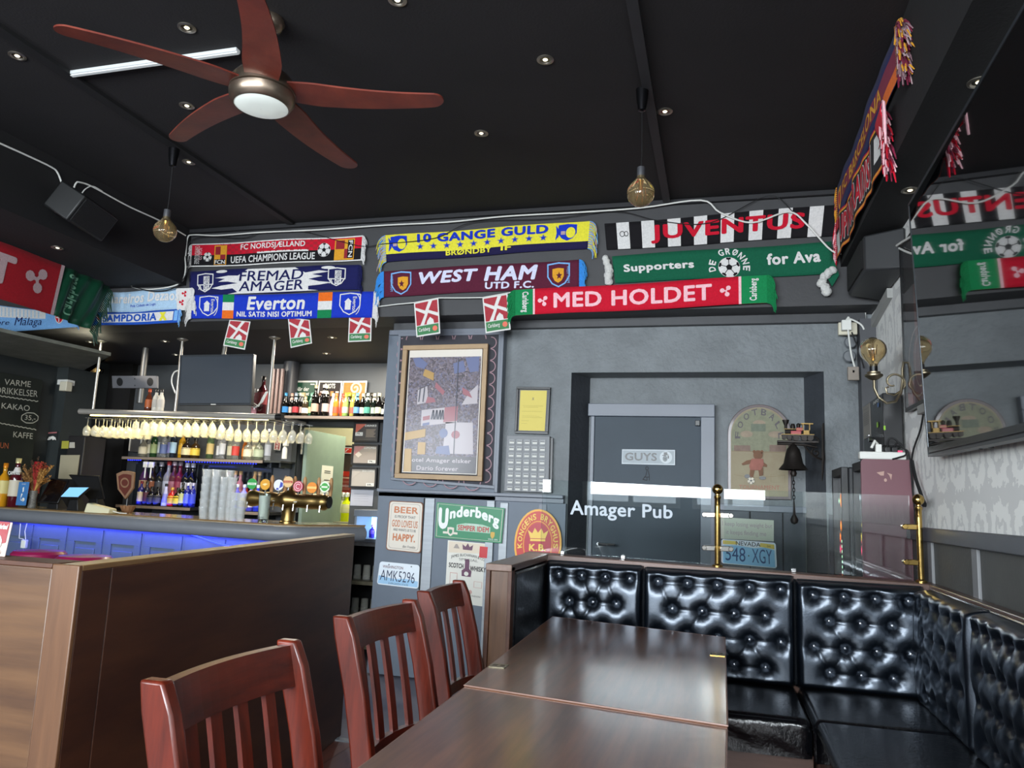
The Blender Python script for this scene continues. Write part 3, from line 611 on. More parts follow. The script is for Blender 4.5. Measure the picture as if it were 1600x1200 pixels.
# ------------------------------------------------------------------ bunting
m_fr = cloth('flag_red', '#a83a42'); m_fw = M('flag_white', '#d9d6d2', .7); m_fg = M('flag_green', '#3a7a4a', .7); m_fo = M('flag_orange', '#e0705a', .7)
FQ = [[(359, 500), (391.6, 502.5), (382.6, 546.6), (349, 540)], [(450, 496), (484, 500), (487.5, 536.5), (454.5, 544)], [(546, 492), (581, 492), (580, 533), (544, 534.7)], [(647, 474), (685, 466), (688, 521), (651, 527)], [(754, 466), (793, 459), (798, 515), (759, 521)]]
nm = ['leftmost, tilted to the left', 'tilted, just left of the Everton scarf middle', 'hanging straight under the right end of the Everton scarf', 'hanging above the framed supporter poster, left of two', 'hanging beside the green end of the Med Holdet scarf']
for i, q in enumerate(FQ):
    yy = 5.225; c = [PY(u, v, yy) for u, v in q]
    if i < 3:   # top reaches up to the string hidden behind the scarf
        c[0] = c[3]+(c[0]-c[3])*1.15; c[1] = c[2]+(c[1]-c[2])*1.15
    for p in c: p.y = 5.272 if i < 3 else 5.225
    if i < 3:
        c = [PY(*((u, v)), 5.27) for u, v in q]
    S = Surf(*c, amp=.002, k=.7)
    t = thing('paper_flag', 'Danish paper flag '+nm[i], 'flag', tuple(c[3]), group='paper flags on the bunting')
    MB().grid(lambda u, v: S.P(u, v, 0), 8, 8).build('paper', m_fw, t, solid=.001)
    rects(S, 'green_strip', [(.05, .04, .95, .3)], m_fg, t, .0015)
    polys(S, 'red_field', [[(.05, .32), (.2, .32), (.42, .62), (.05, .78)], [(.36, .32), (.95, .32), (.95, .5), (.55, .64)], [(.05, .86), (.44, .72), (.6, .97), (.05, .97)], [(.58, .72), (.95, .6), (.95, .97), (.75, .97)]], m_fr, t, .0015)
    text(S, 'Carlsberg', .12, .1, .6, .24, m_fw, t, .02, .15, h=.003); polys(S, 'dot', [ell(.8, .17, .1, .075, 12)], m_fo, t, .003)
mb = MB(); st = [PY(592, 479, 5.27), PY(620, 475.5, 5.25), PY(647, 473, 5.235), PY(686, 465.5, 5.235), PY(720, 465.5, 5.235), PY(754, 465, 5.235), PY(793, 458, 5.235), PY(803, 456, 5.24)]
tag(mb.tube(st, .0045, 6).build('bunting_string', m_white, None, smooth=True, loc=st[0]), 'white cord carrying the paper flags along the header', 'cord')
# ------------------------------------------------------------------ cables along header
def cable(name, label, pts, r, mat, cat='cable'):
    P = []
    for i in range(len(pts)-1):   # Catmull-Rom
        p0 = pts[max(0, i-1)]; p1 = pts[i]; p2 = pts[i+1]; p3 = pts[min(len(pts)-1, i+2)]
        for k in range(5):
            f = k/5; P.append(.5*((2*p1)+(-p0+p2)*f+(2*p0-5*p1+4*p2-p3)*f*f+(-p0+3*p1-3*p2+p3)*f**3))
    P.append(pts[-1])
    return tag(MB().tube(P, r, 6).build(name, mat, None, smooth=True, loc=P[0]), label, cat)
yw = 5.24
cable('white_cable', 'white cable running along the top of the header and drooping over the striped scarf', [PY(u, v, 5.235) for u, v in ((290, 400), (293, 372), (303, 367), (340, 368), (410, 363), (500, 359), (600, 352), (700, 347), (790, 338), (900, 332), (1000, 325), (1095, 313), (1125, 332), (1175, 348), (1232, 331), (1262, 352), (1300, 392), (1330, 397), (1362, 401))], .006, m_white)
cable('black_cable', 'thin black string lights cable sagging along the header', [PY(u, v, 5.245) for u, v in ((296, 440), (299, 375), (380, 372), (410, 362), (470, 361), (560, 384), (600, 381), (680, 372), (740, 347), (860, 342), (960, 330), (1030, 345), (1110, 348), (1200, 306), (1240, 332), (1262, 352), (1300, 388), (1345, 396))], .003, m_blkm)
cable('white_cable', 'white cable looping down over the pale blue scarf', [PY(u, v, 5.23) for u, v in ((288, 395), (290, 420), (284, 440), (262, 449), (225, 452), (196, 445))], .006, m_white)
cable('black_cable', 'black cable sagging over the pale blue scarf', [PY(u, v, 5.225) for u, v in ((296, 400), (290, 430), (272, 450), (240, 455), (215, 450), (197, 446))], .005, m_blkm)
xw = -4.285
cable('white_cable', 'white cable along the left bulkhead up to the wall speaker', [PX(u, v, xw) for u, v in ((-40, 205), (0, 224), (40, 242), (80, 261), (90, 270), (96, 285))], .006, m_white)
cable('white_cable', 'white cable from the wall speaker past the left globe bulb to the corner', [PX(u, v, xw) for u, v in ((115, 295), (119, 286), (125, 285), (145, 292), (200, 322), (250, 345), (290, 368))], .006, m_white)
cable('white_cable', 'thin white cable loop behind the wall speaker', [PX(u, v, xw) for u, v in ((128, 302), (134, 295), (145, 291), (160, 299))], .004, m_white)
cable('white_cable', 'thick white cable from the corner loudspeaker down to the wall lamp', [PX(1362, 401, .96), PX(1357, 420, .96), PX(1354, 460, .955), PX(1351, 500, .95), PX(1347, 530, .95), PX(1342, 560, .95), PX(1339, 580, .95)], .006, m_white)
cable('white_cable', 'white cable rising from the corner loudspeaker to the wide screen', [PX(1362, 401, .955), PX(1385, 394, .955), PX(1410, 378, .955), PX(1430, 366, .955)], .007, m_white)
cable('white_cable', 'white cable loop hanging by the left edge of the wide screen', [PX(u, v, .955) for u, v in ((1405, 388), (1418, 394), (1428, 396), (1433, 388), (1429, 379))], .006, m_white)
# ------------------------------------------------------------------ ceiling fan
fx, fy = -2.0, 2.82
m_fan = M('brushed_bronze', '#8b7c6d', .32, .9, var=.1, scale=10)
m_blade = M('mahogany_blade', '#54201a', .4, col2='#7c3526', scale=5, coat=.25, crough=.3, bump=.1, bscale=40)
t = thing('ceiling_fan', 'five bladed ceiling fan with red wooden blades and a white round lamp', 'ceiling fan', (fx, fy, 3.0))
MB().lathe([(.01, 3.45), (.065, 3.449), (.07, 3.43), (.055, 3.4), (.02, 3.385)], (fx, fy, 0), 24, cap=False).build('canopy', m_fan, t, smooth=True)
MB().lathe([(.013, 3.2), (.013, 3.4)], (fx, fy, 0), 12).build('downrod', m_fan, t, smooth=True)
MB().lathe([(.02, 3.23), (.06, 3.225), (.075, 3.19), (.12, 3.16), (.142, 3.13), (.145, 3.085), (.14, 3.083)], (fx, fy, 0), 36, cap=False).build('motor_housing', m_fan, t, smooth=True)
MB().lathe([(.138, 3.08), (.146, 3.075), (.143, 3.05), (.125, 3.02), (.118, 3.016)], (fx, fy, 0), 36, cap=False).build('lamp_ring', m_fan, t, smooth=True)
MB().lathe([(.001, 3.005), (.05, 3.005), (.1, 3.01), (.12, 3.02)], (fx, fy, 0), 32, cap=False).build('lamp_glass', M('opal_glass', '#c9cfca', .35, emit=.22, ecol='#dfe8e2'), t, smooth=True)
def blade_mesh(c, a):
    n = 26; top = []; bot = []
    ca, sa = math.cos(a), math.sin(a)
    def P(r, q, h):
        z = 3.1-.012*r/.8+h-q*.1; x = r; y = q
        return Vector((c[0]+ca*x-sa*y, c[1]+sa*x+ca*y, z))
    for i in range(n+1):
        f = 1-(1-i/n)**1.7; r = .12+.7*f; mid = .02*math.sin(f*PI*.9)-.035*f*f
        w_ = .09*(1-.5*f)*min(1, math.sqrt(max(0, 1-((f-.93)/.07)**2)) if f > .93 else 1)*(.8+.2*min(1, f*6))
        top.append((r, mid+max(w_, .004))); bot.append((r, mid-max(w_, .004)))
    mb = MB()
    for h in (-.004, .004): mb.v += [P(r, q, h) for r, q in top]+[P(r, q, h) for r, q in bot]
    k = n+1
    for i in range(n):
        mb.f += [(i, i+1, k+i+1, k+i), (2*k+i, 3*k+i, 3*k+i+1, 2*k+i+1), (i, 2*k+i, 2*k+i+1, i+1), (k+i, k+i+1, 3*k+i+1, 3*k+i)]
    mb.f += [(0, k, 3*k, 2*k), (n, 2*k+n, 3*k+n, k+n)]
    return mb
for a in (18, 89, 157, 229, 300): blade_mesh((fx, fy), math.radians(a)).build('blade', m_blade, t)
# ------------------------------------------------------------------ pendants
m_bulb = M('amber_bulb_glass', '#ecd2a0', .03, trans=.92, ior=1.12, coat=.7, crough=.03, spec=1)
m_fil = M('golden_reflector', '#c9a064', .15, .9)
def globe(t, x, y, z, r=.07, up=True):
    s = 1 if up else -1
    pr = [(.002, -r)]+[(r*math.sin(PI*i/12), -r*math.cos(PI*i/12)) for i in range(1, 10)]+[(.03, r*.98), (.022, r*1.2), (.02, r*1.35)]
    MB().lathe([(a, b*s) for a, b in pr], (x, y, z), 24, cap=False).build('bulb', m_bulb, t, smooth=True)
    mb = MB()
    for i in range(6):
        a = i*PI/3; mb.tube([(x+.018*math.cos(a), y+.018*math.sin(a), z+.03*s), (x+.026*math.cos(a+.4), y+.026*math.sin(a+.4), z-.03*s)], .0018, 4)
    mb.lathe([(.002, z+.062*s), (.012, z+.06*s), (.008, z-.005*s), (.002, z-.01*s)], (x, y, 0), 10).build('filament', m_fil, t, smooth=True)
def pendant(x, y, zb, label):
    t = thing('pendant_lamp', label, 'pendant lamp', (x, y, 3.43), 0, None)
    MB().lathe([(.034, 3.43), (.03, 3.38), (.02, 3.315), (.004, 3.31)], (x, y, 0), 20).build('canopy', M('black_chrome', '#2b2b2e', .25, .9), t, smooth=True)
    MB().tube([(x, y, 3.32), (x+.003, y, (zb+3.3)/2), (x, y, zb+.13)], .0022, 5).build('flex', m_blkm, t)
    MB().lathe([(.012, zb+.14), (.02, zb+.138), (.021, zb+.08), (.019, zb+.075)], (x, y, 0), 16).build('socket', M('graphite_socket', '#3b3c40', .45), t, smooth=True)
    globe(t, x, y, zb)
def zat(x, y, v):   # height whose picture row is v above point x,y
    lo, hi = 0, 4
    for _ in range(40):
        m = (lo+hi)/2; d = Vector((x, y, m-1.3)); c = RX*d.x+RY*d.y+RZ*d.z
        if 600+1200*c.y/c.z > v: lo = m
        else: hi = m
    return lo
pendant(-.386, 3.72, zat(-.386, 3.72, 302), 'globe bulb pendant with a black canopy, right of the fan above the yellow scarf')
pendant(-3.35, 3.87, zat(-3.35, 3.87, 361), 'globe bulb pendant hanging left of the fan near the corner of the header')
# ------------------------------------------------------------------ recessed spotlights
m_chr = M('satin_nickel', '#a39c90', .3, .9); m_led = M('spot_lens', '#e8e2c8', .3, emit=1.6, ecol='#fff2cc'); m_cup = M('dark_reflector', '#6b675d', .25, .8)
def spot(u, v, z, where, lit=False, r=.042):
    p = PZ(u, v, z); t = thing('recessed_spotlight', 'round recessed spotlight '+where, 'spotlight', tuple(p), 0, 'recessed ceiling spotlights')
    MB().lathe([(r, z), (r, z-.004), (r*.75, z-.007), (r*.62, z-.002), (r*.6, z+.0)], (p.x, p.y, 0), 24, cap=False).build('trim_ring', m_chr, t, smooth=True)
    MB().lathe([(.001, z-.001), (r*.62, z-.001)], (p.x, p.y, 0), 20, cap=False).build('reflector', m_cup, t)
    MB().lathe([(.001, z-.006), (r*.22, z-.005), (r*.3, z-.0015)], (p.x, p.y, 0), 12, cap=False).build('lens', m_led if not lit else M('lit_lens', '#ffe2a0', .3, emit=14, ecol='#ffd080'), t, smooth=True)
for u, v, z, wh in ((292, 43, ZC, 'above the long fan blade, near the top edge'), (27, 87, ZC, 'at the far left of the ceiling'), (292, 165, ZC, 'between the fan blades above the left globe pendant'),
                    (295, 253, ZC, 'beside the canopy of the left globe pendant'), (852, 93, ZC, 'right of the fan, nearer the camera'), (752, 208, ZC, 'right of the fan, above the yellow scarf'),
                    (1039, 174, ZC, 'right of the pendant canopy'), (621, 0, ZC, 'cut off by the top edge of the picture'), (90, 387, 2.97, 'above the large red banner'),
                    (1422, 297, 2.92, 'under the right bulkhead, farther'), (1530, 128, 2.92, 'under the right bulkhead, nearer'),
                    (519, 527, 2.66, 'over the bar, right of the middle paper flag'), (510, 552, 2.66, 'over the bar, middle one'), (501, 571, 2.66, 'over the bar near the posters'), (618, 569, 2.66, 'over the bar beside the chalk panel'),
                    (141, 534, 2.66, 'over the bar near the left rack pole'), (258, 533, 2.66, 'over the bar near the middle rack pole'), (275, 554, 2.66, 'over the bar left of the hanging screen')):
    spot(u, v, z, wh)
p = PZ(159, 580, 2.66); p = Vector((-6.3, 6.55, 2.0)); q = PY(159, 580, 7.0)
t = thing('wall_spotlight', 'small lit warm spotlight in the dark corner behind the rack', 'spotlight', tuple(q))
MB().lathe([(.03, 0), (.035, .03), (.02, .05)], (q.x, q.y, q.z), 16, Matrix.Rotation(PI/2, 3, 'X')).build('housing', m_blk, t, smooth=True)
MB().lathe([(.001, .052), (.02, .05)], (q.x, q.y, q.z), 12, Matrix.Rotation(PI/2, 3, 'X'), cap=False).build('lens', M('lit_lens', '#ffe2a0', .3, emit=14, ecol='#ffd080'), t)
# ------------------------------------------------------------------ tube light, spotlight can, speakers
a, b = PZ(112, 118, 3.43), PZ(372, 82, 3.43); e = (b-a).normalized(); n = Vector((-e.y, e.x, 0))*.018
tl = thing('batten_light', 'slim white batten light on the ceiling behind the fan blades', 'light', tuple(a))
MB().hexa([a-n, b-n, b+n, a+n], [p+Vector((0, 0, .02)) for p in (a-n, b-n, b+n, a+n)]).build('housing', m_tube, tl, bevel=.004)
MB().hexa([a-n*.5+Vector((0, 0, -.006)), b-n*.5+Vector((0, 0, -.006)), b+n*.5+Vector((0, 0, -.006)), a+n*.5+Vector((0, 0, -.006))], [a-n*.5, b-n*.5, b+n*.5, a+n*.5]).build('diffuser', M('lit_diffuser', '#c4c8c8', .5, emit=.1), tl)
q = PZ(1478, 4, 3.3)
t = thing('ceiling_spotlight', 'white faced cylindrical spotlight cut off at the top right', 'spotlight', tuple(q))
mr = Matrix.Rotation(-PI*.62, 3, 'X') @ Matrix.Rotation(.35, 3, 'Z') @ Matrix.Rotation(-.5, 3, 'Y')
mr = (Vector((-.75, -.45, -.35)).to_track_quat('Z', 'Y')).to_matrix()
MB().lathe([(.04, -.14), (.062, -.13), (.065, 0), (.06, .004)], q, 24, mr).build('body', M('dark_chrome', '#2a2d30', .25, .8), t, smooth=True)
MB().lathe([(.001, .006), (.058, .005), (.062, 0)], q, 24, mr, cap=False).build('diffuser', M('opal_white', '#c4cac8', .5, emit=.15), t, smooth=True)
MB().tube([q+mr @ Vector((0, 0, -.1)), q+mr @ Vector((0, 0, -.1))+Vector((0, 0, .2))], .012).build('stem', m_blk, t)
def speaker(name, label, c, sz, rot, grille_side, mat):
    t = thing(name, label, 'loudspeaker', c)
    m = Matrix.Rotation(rot[2], 3, 'Z') @ Matrix.Rotation(rot[0], 3, 'X') @ Matrix.Rotation(rot[1], 3, 'Y')
    MB().cbox(c, *sz, m).build('cabinet', mat, t, bevel=.012)
    return t, m
t, m = speaker('wall_speaker', 'black wall speaker tilted down on the left bulkhead', (-4.12, 3.98, 3.1), (.2, .42, .2), (0, .55, .25), None, M('speaker_cabinet', '#101112', .5))
MB().cbox(Vector((-4.12, 3.98, 3.1))+m @ Vector((.1, 0, 0)), .012, .38, .17, m).build('grille', M('speaker_grille', '#0f1011', .8, bump=.6, bscale=300), t, bevel=.004)
MB().box(-4.3, -4.2, 3.93, 4.03, 3.08, 3.12).build('bracket', m_blk, t)
sc = (.9, 4.95, 2.75)
t = thing('corner_speaker', 'dark loudspeaker in the top right corner under the bulkhead', 'loudspeaker', sc)
A = [PX(1335+0, 0, .8)]*0
MB().hexa([(.8, 4.62, 2.69), (.995, 4.5, 2.66), (.995, 5.2, 2.66), (.8, 5.2, 2.7)], [(.8, 4.62, 2.9), (.995, 4.5, 2.9), (.995, 5.2, 2.9), (.8, 5.2, 2.9)]).build('cabinet', M('dark_grey_cabinet', '#2c2d2f', .5), t, bevel=.012)
MB().hexa([(.79, 4.66, 2.71), (.8, 4.64, 2.71), (.8, 5.18, 2.72), (.79, 5.16, 2.72)], [(.79, 4.66, 2.88), (.8, 4.64, 2.88), (.8, 5.18, 2.88), (.79, 5.16, 2.88)]).build('grille', M('speaker_grille', '#0f1011', .8), t)
# ------------------------------------------------------------------ the wide screen on the right wall
tv = thing('wide_television', 'large dark wall screen with a grey bezel, reflecting the scarves', 'television', (.95, 2.8, 2.2))
B0, B1 = PX(1452, 714, .925), PX(1600, 684, .905); T0 = PX(1433, 327, .9)
dB = (B1-B0); yN = B0.y-2.15; kk = (yN-B0.y)/dB.y; B2 = B0+dB*kk
T0 = Vector((.885, B0.y+.01, 2.80)); T2 = Vector((.885+(B2.x-B0.x), B2.y, 2.80+(B2.z-B0.z)*.3))
TS = Surf(T0, T2, B2, B0)
TS.n = -TS.n if TS.n.x > 0 else TS.n
slab(TS, 'housing', M('tv_housing', '#1b1c1e', .4), tv, -.05, .004)
bz = M('tv_bezel', '#4a4e52', .3, .6); frame(TS, 'bezel', bz, tv, .012, .006, .001)
mb = MB(); fr = .045/TS.H; mb.prism([TS.P(x, y, 0) for x, y in rect(.006, .014, .994, fr)], TS.n*.005); mb.build('lower_bezel', M('tv_lower_bezel', '#26292c', .25, .5), tv, bevel=.001)
polys(TS, 'screen', [rect(.006, fr, .994, .99)], M('screen_glass', '#050607', .045, spec=.9, coat=1, crough=.02, ior=1.55), tv, .0035)
for y in (3.25, 2.2): MB().box(.93, .99, y-.015, y+.015, 1.57, 1.66).tube([(.96, y, 1.6), (.95, y+.02, 1.57)], .012).build('bracket', m_blk, tv, bevel=.004)
# poster frame next to it
ps = Surf(Vector((.985, 4.52, 2.78)), Vector((.985, 3.95, 2.78)), Vector((.985, 3.95, 1.86)), Vector((.985, 4.52, 1.86)))
t = thing('framed_poster', 'dark framed poster with a red lower band, half hidden behind the wide screen', 'poster', (.985, 4.2, 1.86))
slab(ps, 'backing', M('poster_dark', '#3c3431', .4), t, .006); frame(ps, 'frame', m_blk, t, .02, .022)
rects(ps, 'red_band', [(.04, .03, .96, .17)], M('poster_red', '#7c2c26', .4), t, .008); polys(ps, 'figure', [ell(.55, .28, .25, .14, 20), rect(.4, .4, .6, .7)], M('poster_salmon', '#8d554c', .4), t, .009)
polys(ps, 'ring', ring(.5, .25, .36, .2, .02, 24, asp=.6)+ring(.55, .25, .18, .15, .02, 24, asp=.6), M('poster_line', '#b5988a', .4), t, .011)
slab(ps, 'glass', M('picture_glass', '#ffffff', .03, trans=1, ior=1.3), t, .001, 0, .02, .02, .98, .98, .018)
# ------------------------------------------------------------------ wall lamp
m_ant = M('antique_brass', '#857b66', .35, .9)
lx, ly = .8, 4.44; zc = zat(lx, ly, 547)
t = thing('wall_lamp', 'brass wall lamp with a scrolled arm and a large globe bulb', 'wall lamp', (.98, 4.46, 2.07))
MB().lathe([(.001, .03), (.03, .028), (.052, .012), (.055, 0)], (1.0, 4.47, 2.07), 24, Matrix.Rotation(-PI/2, 3, 'Y') @ Matrix.Scale(1.0, 3), cap=False).build('wall_plate', M('dark_brass', '#4b3f2c', .35, .9), t, smooth=True)
arm = [(.99, 4.47, 2.12), (.955, 4.47, 2.125), (.948, 4.47, 2.09), (.945, 4.465, 2.02), (.935, 4.46, 1.96), (.905, 4.45, 1.91), (.86, 4.445, 1.9), (.82, 4.44, 1.93), (lx, ly, 1.98), (lx, ly, 2.04)]
MB().tube([Vector(p) for p in arm], .0075, 8).build('arm', m_ant, t, smooth=True)
cr = []
for i in range(26):
    f = i/25; a = -.3+f*5.2; r = .058*(1-.72*f); cr.append((.905+r*math.cos(a)-.005, 4.46, 2.015+r*math.sin(a)))
MB().tube([(.943, 4.465, 1.98)]+cr, [.006]*20+[.005]*7, 6).build('scroll', m_ant, t, smooth=True)
MB().tube([(.935, 4.465, 1.97), (.9, 4.46, 1.945), (.865, 4.455, 1.955), (.86, 4.455, 1.985), (.875, 4.455, 1.99)], .005, 6).build('scroll', m_ant, t, smooth=True)
MB().lathe([(.004, 2.02), (.025, 2.03), (.045, 2.045), (.046, 2.053), (.034, 2.06), (.034, 2.068), (.02, 2.072)], (lx, ly, 0), 24).build('cup', m_ant, t, smooth=True)
MB().lathe([(.021, 2.07), (.021, 2.11), (.018, 2.112)], (lx, ly, 0), 16).build('socket', m_blk, t, smooth=True)
globe(t, lx, ly, zc, .07, up=False)
# ------------------------------------------------------------------ outlets, junctions in the corner
def box_thing(name, label, cat, a, b, mat, bevel=.004, group=None):
    mb = MB().box(a[0], b[0], a[1], b[1], a[2], b[2]); o = mb.build(name, mat, None, bevel=bevel, loc=((a[0]+b[0])/2, b[1], a[2])); return tag(o, label, cat, group)
a = PY(1309, 525, 5.5); b = PY(1338, 505, 5.5)
t = thing('socket_outlet', 'cream double socket with a white plug under the trim board', 'socket', (a.x, 5.5, a.z))
MB().box(a.x, b.x, 5.46, 5.5, a.z, b.z).build('plate', m_offw, t, bevel=.005)
pc = PY(1322, 509, 5.44); MB().box(pc.x-.03, pc.x+.03, 5.41, 5.46, pc.z-.035, pc.z+.035).tube([pc+Vector((0, 0, .03)), pc+Vector((.02, 0, .06))], .01).build('plug', m_white, t, bevel=.008)
a = PY(1324, 595, 5.42); b = PY(1341, 574, 5.42)
t = thing('socket_outlet', 'dirty grey two hole socket lower on the corner, below the cable knot', 'socket', (a.x, 5.42, a.z))
MB().box(a.x, b.x, 5.39, 5.42, a.z, b.z).build('plate', M('grey_socket', '#8d8379', .5), t, bevel=.004); MB().box(a.x+.03, a.x+.04, 5.386, 5.39, a.z+.05, a.z+.065).box(b.x-.04, b.x-.03, 5.386, 5.39, a.z+.05, a.z+.065).build('pin_hole', m_blk, t)
cable('white_cable', 'white cable from the plug down to the lower socket', [PY(u, v, 5.42) for u, v in ((1322, 500), (1330, 499), (1345, 507), (1350, 515))], .006, m_white)
cable('white_cable', 'white cable hanging from the plug past the black discs', [PY(u, v, 5.4) for u, v in ((1325, 515), (1328, 540), (1331, 558), (1336, 575))], .006, m_white)
for (u, v), l in (((1329, 535), 'upper'), ((1327, 557), 'lower')):
    p = PY(u, v, 5.5); o = MB().lathe([(.001, .02), (.035, .018), (.042, 0)], p, 20, Matrix.Rotation(PI/2, 3, 'X')).build('cable_rosette', M('grey_painted_cap', '#6b6f73', .5), None, smooth=True, loc=p); tag(o, 'round grey painted cap on the corner wall, %s of two' % l, 'wall cap')
cable('black_cable', 'black cable running between the round caps to the wall lamp', [PY(u, v, 5.39) for u, v in ((1331, 519), (1335, 530), (1341, 545), (1350, 575))], .005, m_blkm)
# ------------------------------------------------------------------ chalk panel and framed poster on the column
q = [(624, 522), (785, 519), (775, 764), (612, 750)]
S = Surf(*[PY(u, v, 5.485) for u, v in q])
t = thing('chalk_panel', 'dark grey panel with a pink chalk scallop border behind the framed poster', 'panel', tuple(PY(612, 750, 5.485)))
slab(S, 'board', M('slate_board', '#33323a', .7, var=.2, scale=6), t, .01, h0=0); frame(S, 'surround', m_slate2, t, .022, .02)
ck = M('pink_chalk', '#a5848c', .9); ps = []; asp = S.W/S.H
def sc_arc(cx, cy, r, a0, a1): return ring(cx, cy, r/asp, r, .006/asp, 10, a0, a1, asp)
for i in range(5): ps += sc_arc(.15+i*.158, .955, .055, 0, PI)
for i in range(12): ps += sc_arc(.9, .93-i*.078, .04, -PI/2, PI/2)
for i in range(12): ps += sc_arc(.045, .93-i*.078, .04, PI/2, PI*1.5)
for i in range(4): ps += sc_arc(.18+i*.2, .035, .06, PI, 2*PI)
polys(S, 'chalk_scallops', ps, ck, t, .0125)
S = Surf(*[PY(u, v, 5.46) for u, v in ((632, 541), (764, 538), (754.5, 752), (618.5, 747))])
t = thing('framed_poster', 'tall pale wood framed poster of football supporters on the chalk panel', 'poster', tuple(PY(618, 748, 5.46)))
frame(S, 'frame', M('pale_wood_frame', '#a98c68', .5, var=.1), t, .036, .03)
def crowd():
    m = M('crowd_print', '#8e7f86', .5); nt = m.node_tree; N = nt.nodes.new; L = nt.links.new; b = nt.nodes['Principled BSDF']
    tc = N('ShaderNodeTexCoord'); v = N('ShaderNodeTexVoronoi'); v.inputs['Scale'].default_value = 85; L(tc.outputs['Object'], v.inputs[0])
    r = N('ShaderNodeValToRGB'); L(v.outputs['Color'], r.inputs[0]); e = r.color_ramp.elements
    e[0].color = srgb('#2c2630'); e[0].position = .2; e[1].color = srgb('#b0a0a0'); e[1].position = .9
    for p_, c_ in ((.45, '#6c5d66'), (.62, '#8b7d8c'), (.75, '#6a6f96')): x = e.new(p_); x.color = srgb(c_)
    n = N('ShaderNodeTexNoise'); n.inputs['Scale'].default_value = 7; L(tc.outputs['Object'], n.inputs[0])
    mx = N('ShaderNodeMix'); mx.data_type = 'RGBA'; mx.inputs['B'].default_value = srgb('#5a5058'); L(n.outputs[0], mx.inputs['Factor']); L(r.outputs[0], mx.inputs['A']); L(mx.outputs['Result'], b.inputs['Base Color'])
    b.inputs['Coat Weight'].default_value = .25; b.inputs['Coat Roughness'].default_value = .15
    return m
g = lambda n, c: M(n, c, .5, coat=.25, crough=.15)
slab(S, 'mount', g('poster_mount', '#dcd4c8'), t, .004, 0, .07, .045, .93, .965)
bg = polys(S, 'print', [rect(.08, .17, .92, .91)], crowd(), t, .006); rects(S, 'caption_band', [(.08, .05, .92, .17)], g('caption_grey', '#57545a'), t, .006)
W_ = g('print_white', '#b4abb0'); R_ = g('print_red', '#9a5a64'); B_ = g('print_blue', '#60688f'); Y_ = g('print_yellow', '#b08a48'); K_ = g('print_dark', '#40414f')
polys(S, 'banner', [[(.26, .39), (.68, .42), (.68, .54), (.26, .51)], [(.2, .55), (.33, .57), (.31, .69), (.2, .66)], [(.53, .19), (.88, .19), (.86, .42), (.55, .42)], [(.72, .55), (.9, .56), (.9, .7), (.8, .64)]], W_, bg, .0075)
polys(S, 'banner_red', [[(.52, .42), (.68, .43), (.68, .54), (.53, .53)], [(.28, .43), (.36, .44), (.36, .47), (.28, .46)], [(.3, .56), (.42, .57), (.4, .6), (.32, .61)], [(.73, .63), (.84, .6), (.8, .65), (.72, .68)], ell(.67, .33, .05, .03, 10), [(.4, .68), (.5, .62), (.52, .65), (.41, .72)]], R_, bg, .009)
polys(S, 'banner_blue', [[(.12, .9), (.2, .91), (.3, .86), (.26, .82), (.16, .84)], [(.74, .9), (.9, .91), (.9, .8), (.8, .79)], [(.28, .39), (.36, .4), (.36, .42), (.28, .41)], ell(.53, .34, .05, .035, 12), [(.45, .19), (.62, .18), (.6, .25), (.46, .24)], [(.62, .78), (.75, .8), (.72, .88), (.6, .86)]], B_, bg, .009)
polys(S, 'banner_yellow', [[(.08, .28), (.32, .31), (.32, .37), (.08, .34)], [(.09, .05), (.18, .05), (.17, .22), (.09, .22)], [(.24, .18), (.33, .18), (.33, .27), (.24, .27)], [(.25, .77), (.38, .73), (.38, .79), (.27, .82)]], Y_, bg, .0095)
polys(S, 'lettering', sum([stroke([(x, .44), (x+.02, .51)], .012, asp)+stroke([(x+.02, .51), (x+.03, .44)], .012, asp) for x in (.38, .42, .46, .49)], [])+stroke([(.66, .18), (.66, .9)], .006, .6)+stroke([(.22, .57), (.23, .68)], .008, .6)+stroke([(.27, .57), (.28, .68)], .008, .6), K_, bg, .0105)
text(S, 'Hotel Amager elsker', .12, .115, .86, .155, W_, t, .025, h=.008); text(S, 'Dario forever', .24, .065, .72, .098, W_, t, .025, h=.008)
# ------------------------------------------------------------------ tin signs on the column
def sign(name, label, q, y, cat, base, th=.006, edge=None, rad=0):
    S = Surf(*[PY(u, v, y) for u, v in q]); t = thing(name, label, cat, tuple(PY(q[3][0], q[3][1], y)))
    asp = S.W/S.H; r = rad; pts = []
    if r:
        for cx, cy, a0 in ((1-r/asp, 1-r, 0), (r/asp, 1-r, PI/2), (r/asp, r, PI), (1-r/asp, r, PI*1.5)):
            pts += [(cx+r/asp*math.cos(a0+k*PI/8), cy+r*math.sin(a0+k*PI/8)) for k in range(5)]
    else: pts = rect(0, 0, 1, 1)
    MB().prism([S.P(x, z, 0) for x, z in pts], S.n*th).build('plate', base, t)
    return S, t, pts
P_ = lambda n, c: M(n, c, .4, coat=.3)
cr = P_('cream_enamel', '#d9d0c2'); orr = P_('orange_enamel', '#c07040'); dk = P_('dark_print', '#3c4048')
S, t, pts = sign('tin_sign', 'cream tin sign with orange lettering reading BEER is proof that God loves us', [(609, 782), (662, 785), (658, 865), (603, 859)], 5.494, 'sign', M('rusty_edge', '#7c5038', .6, var=.4, scale=30), rad=.06)
polys(S, 'face', [[(.5+(x-.5)*.95, .5+(y-.5)*.965) for x, y in pts]], cr, t, .007); polys(S, 'border_line', outline([(.5+(x-.5)*.84, .5+(y-.5)*.9) for x, y in pts], .985), P_('grey_line', '#8f8a86'), t, .0085)
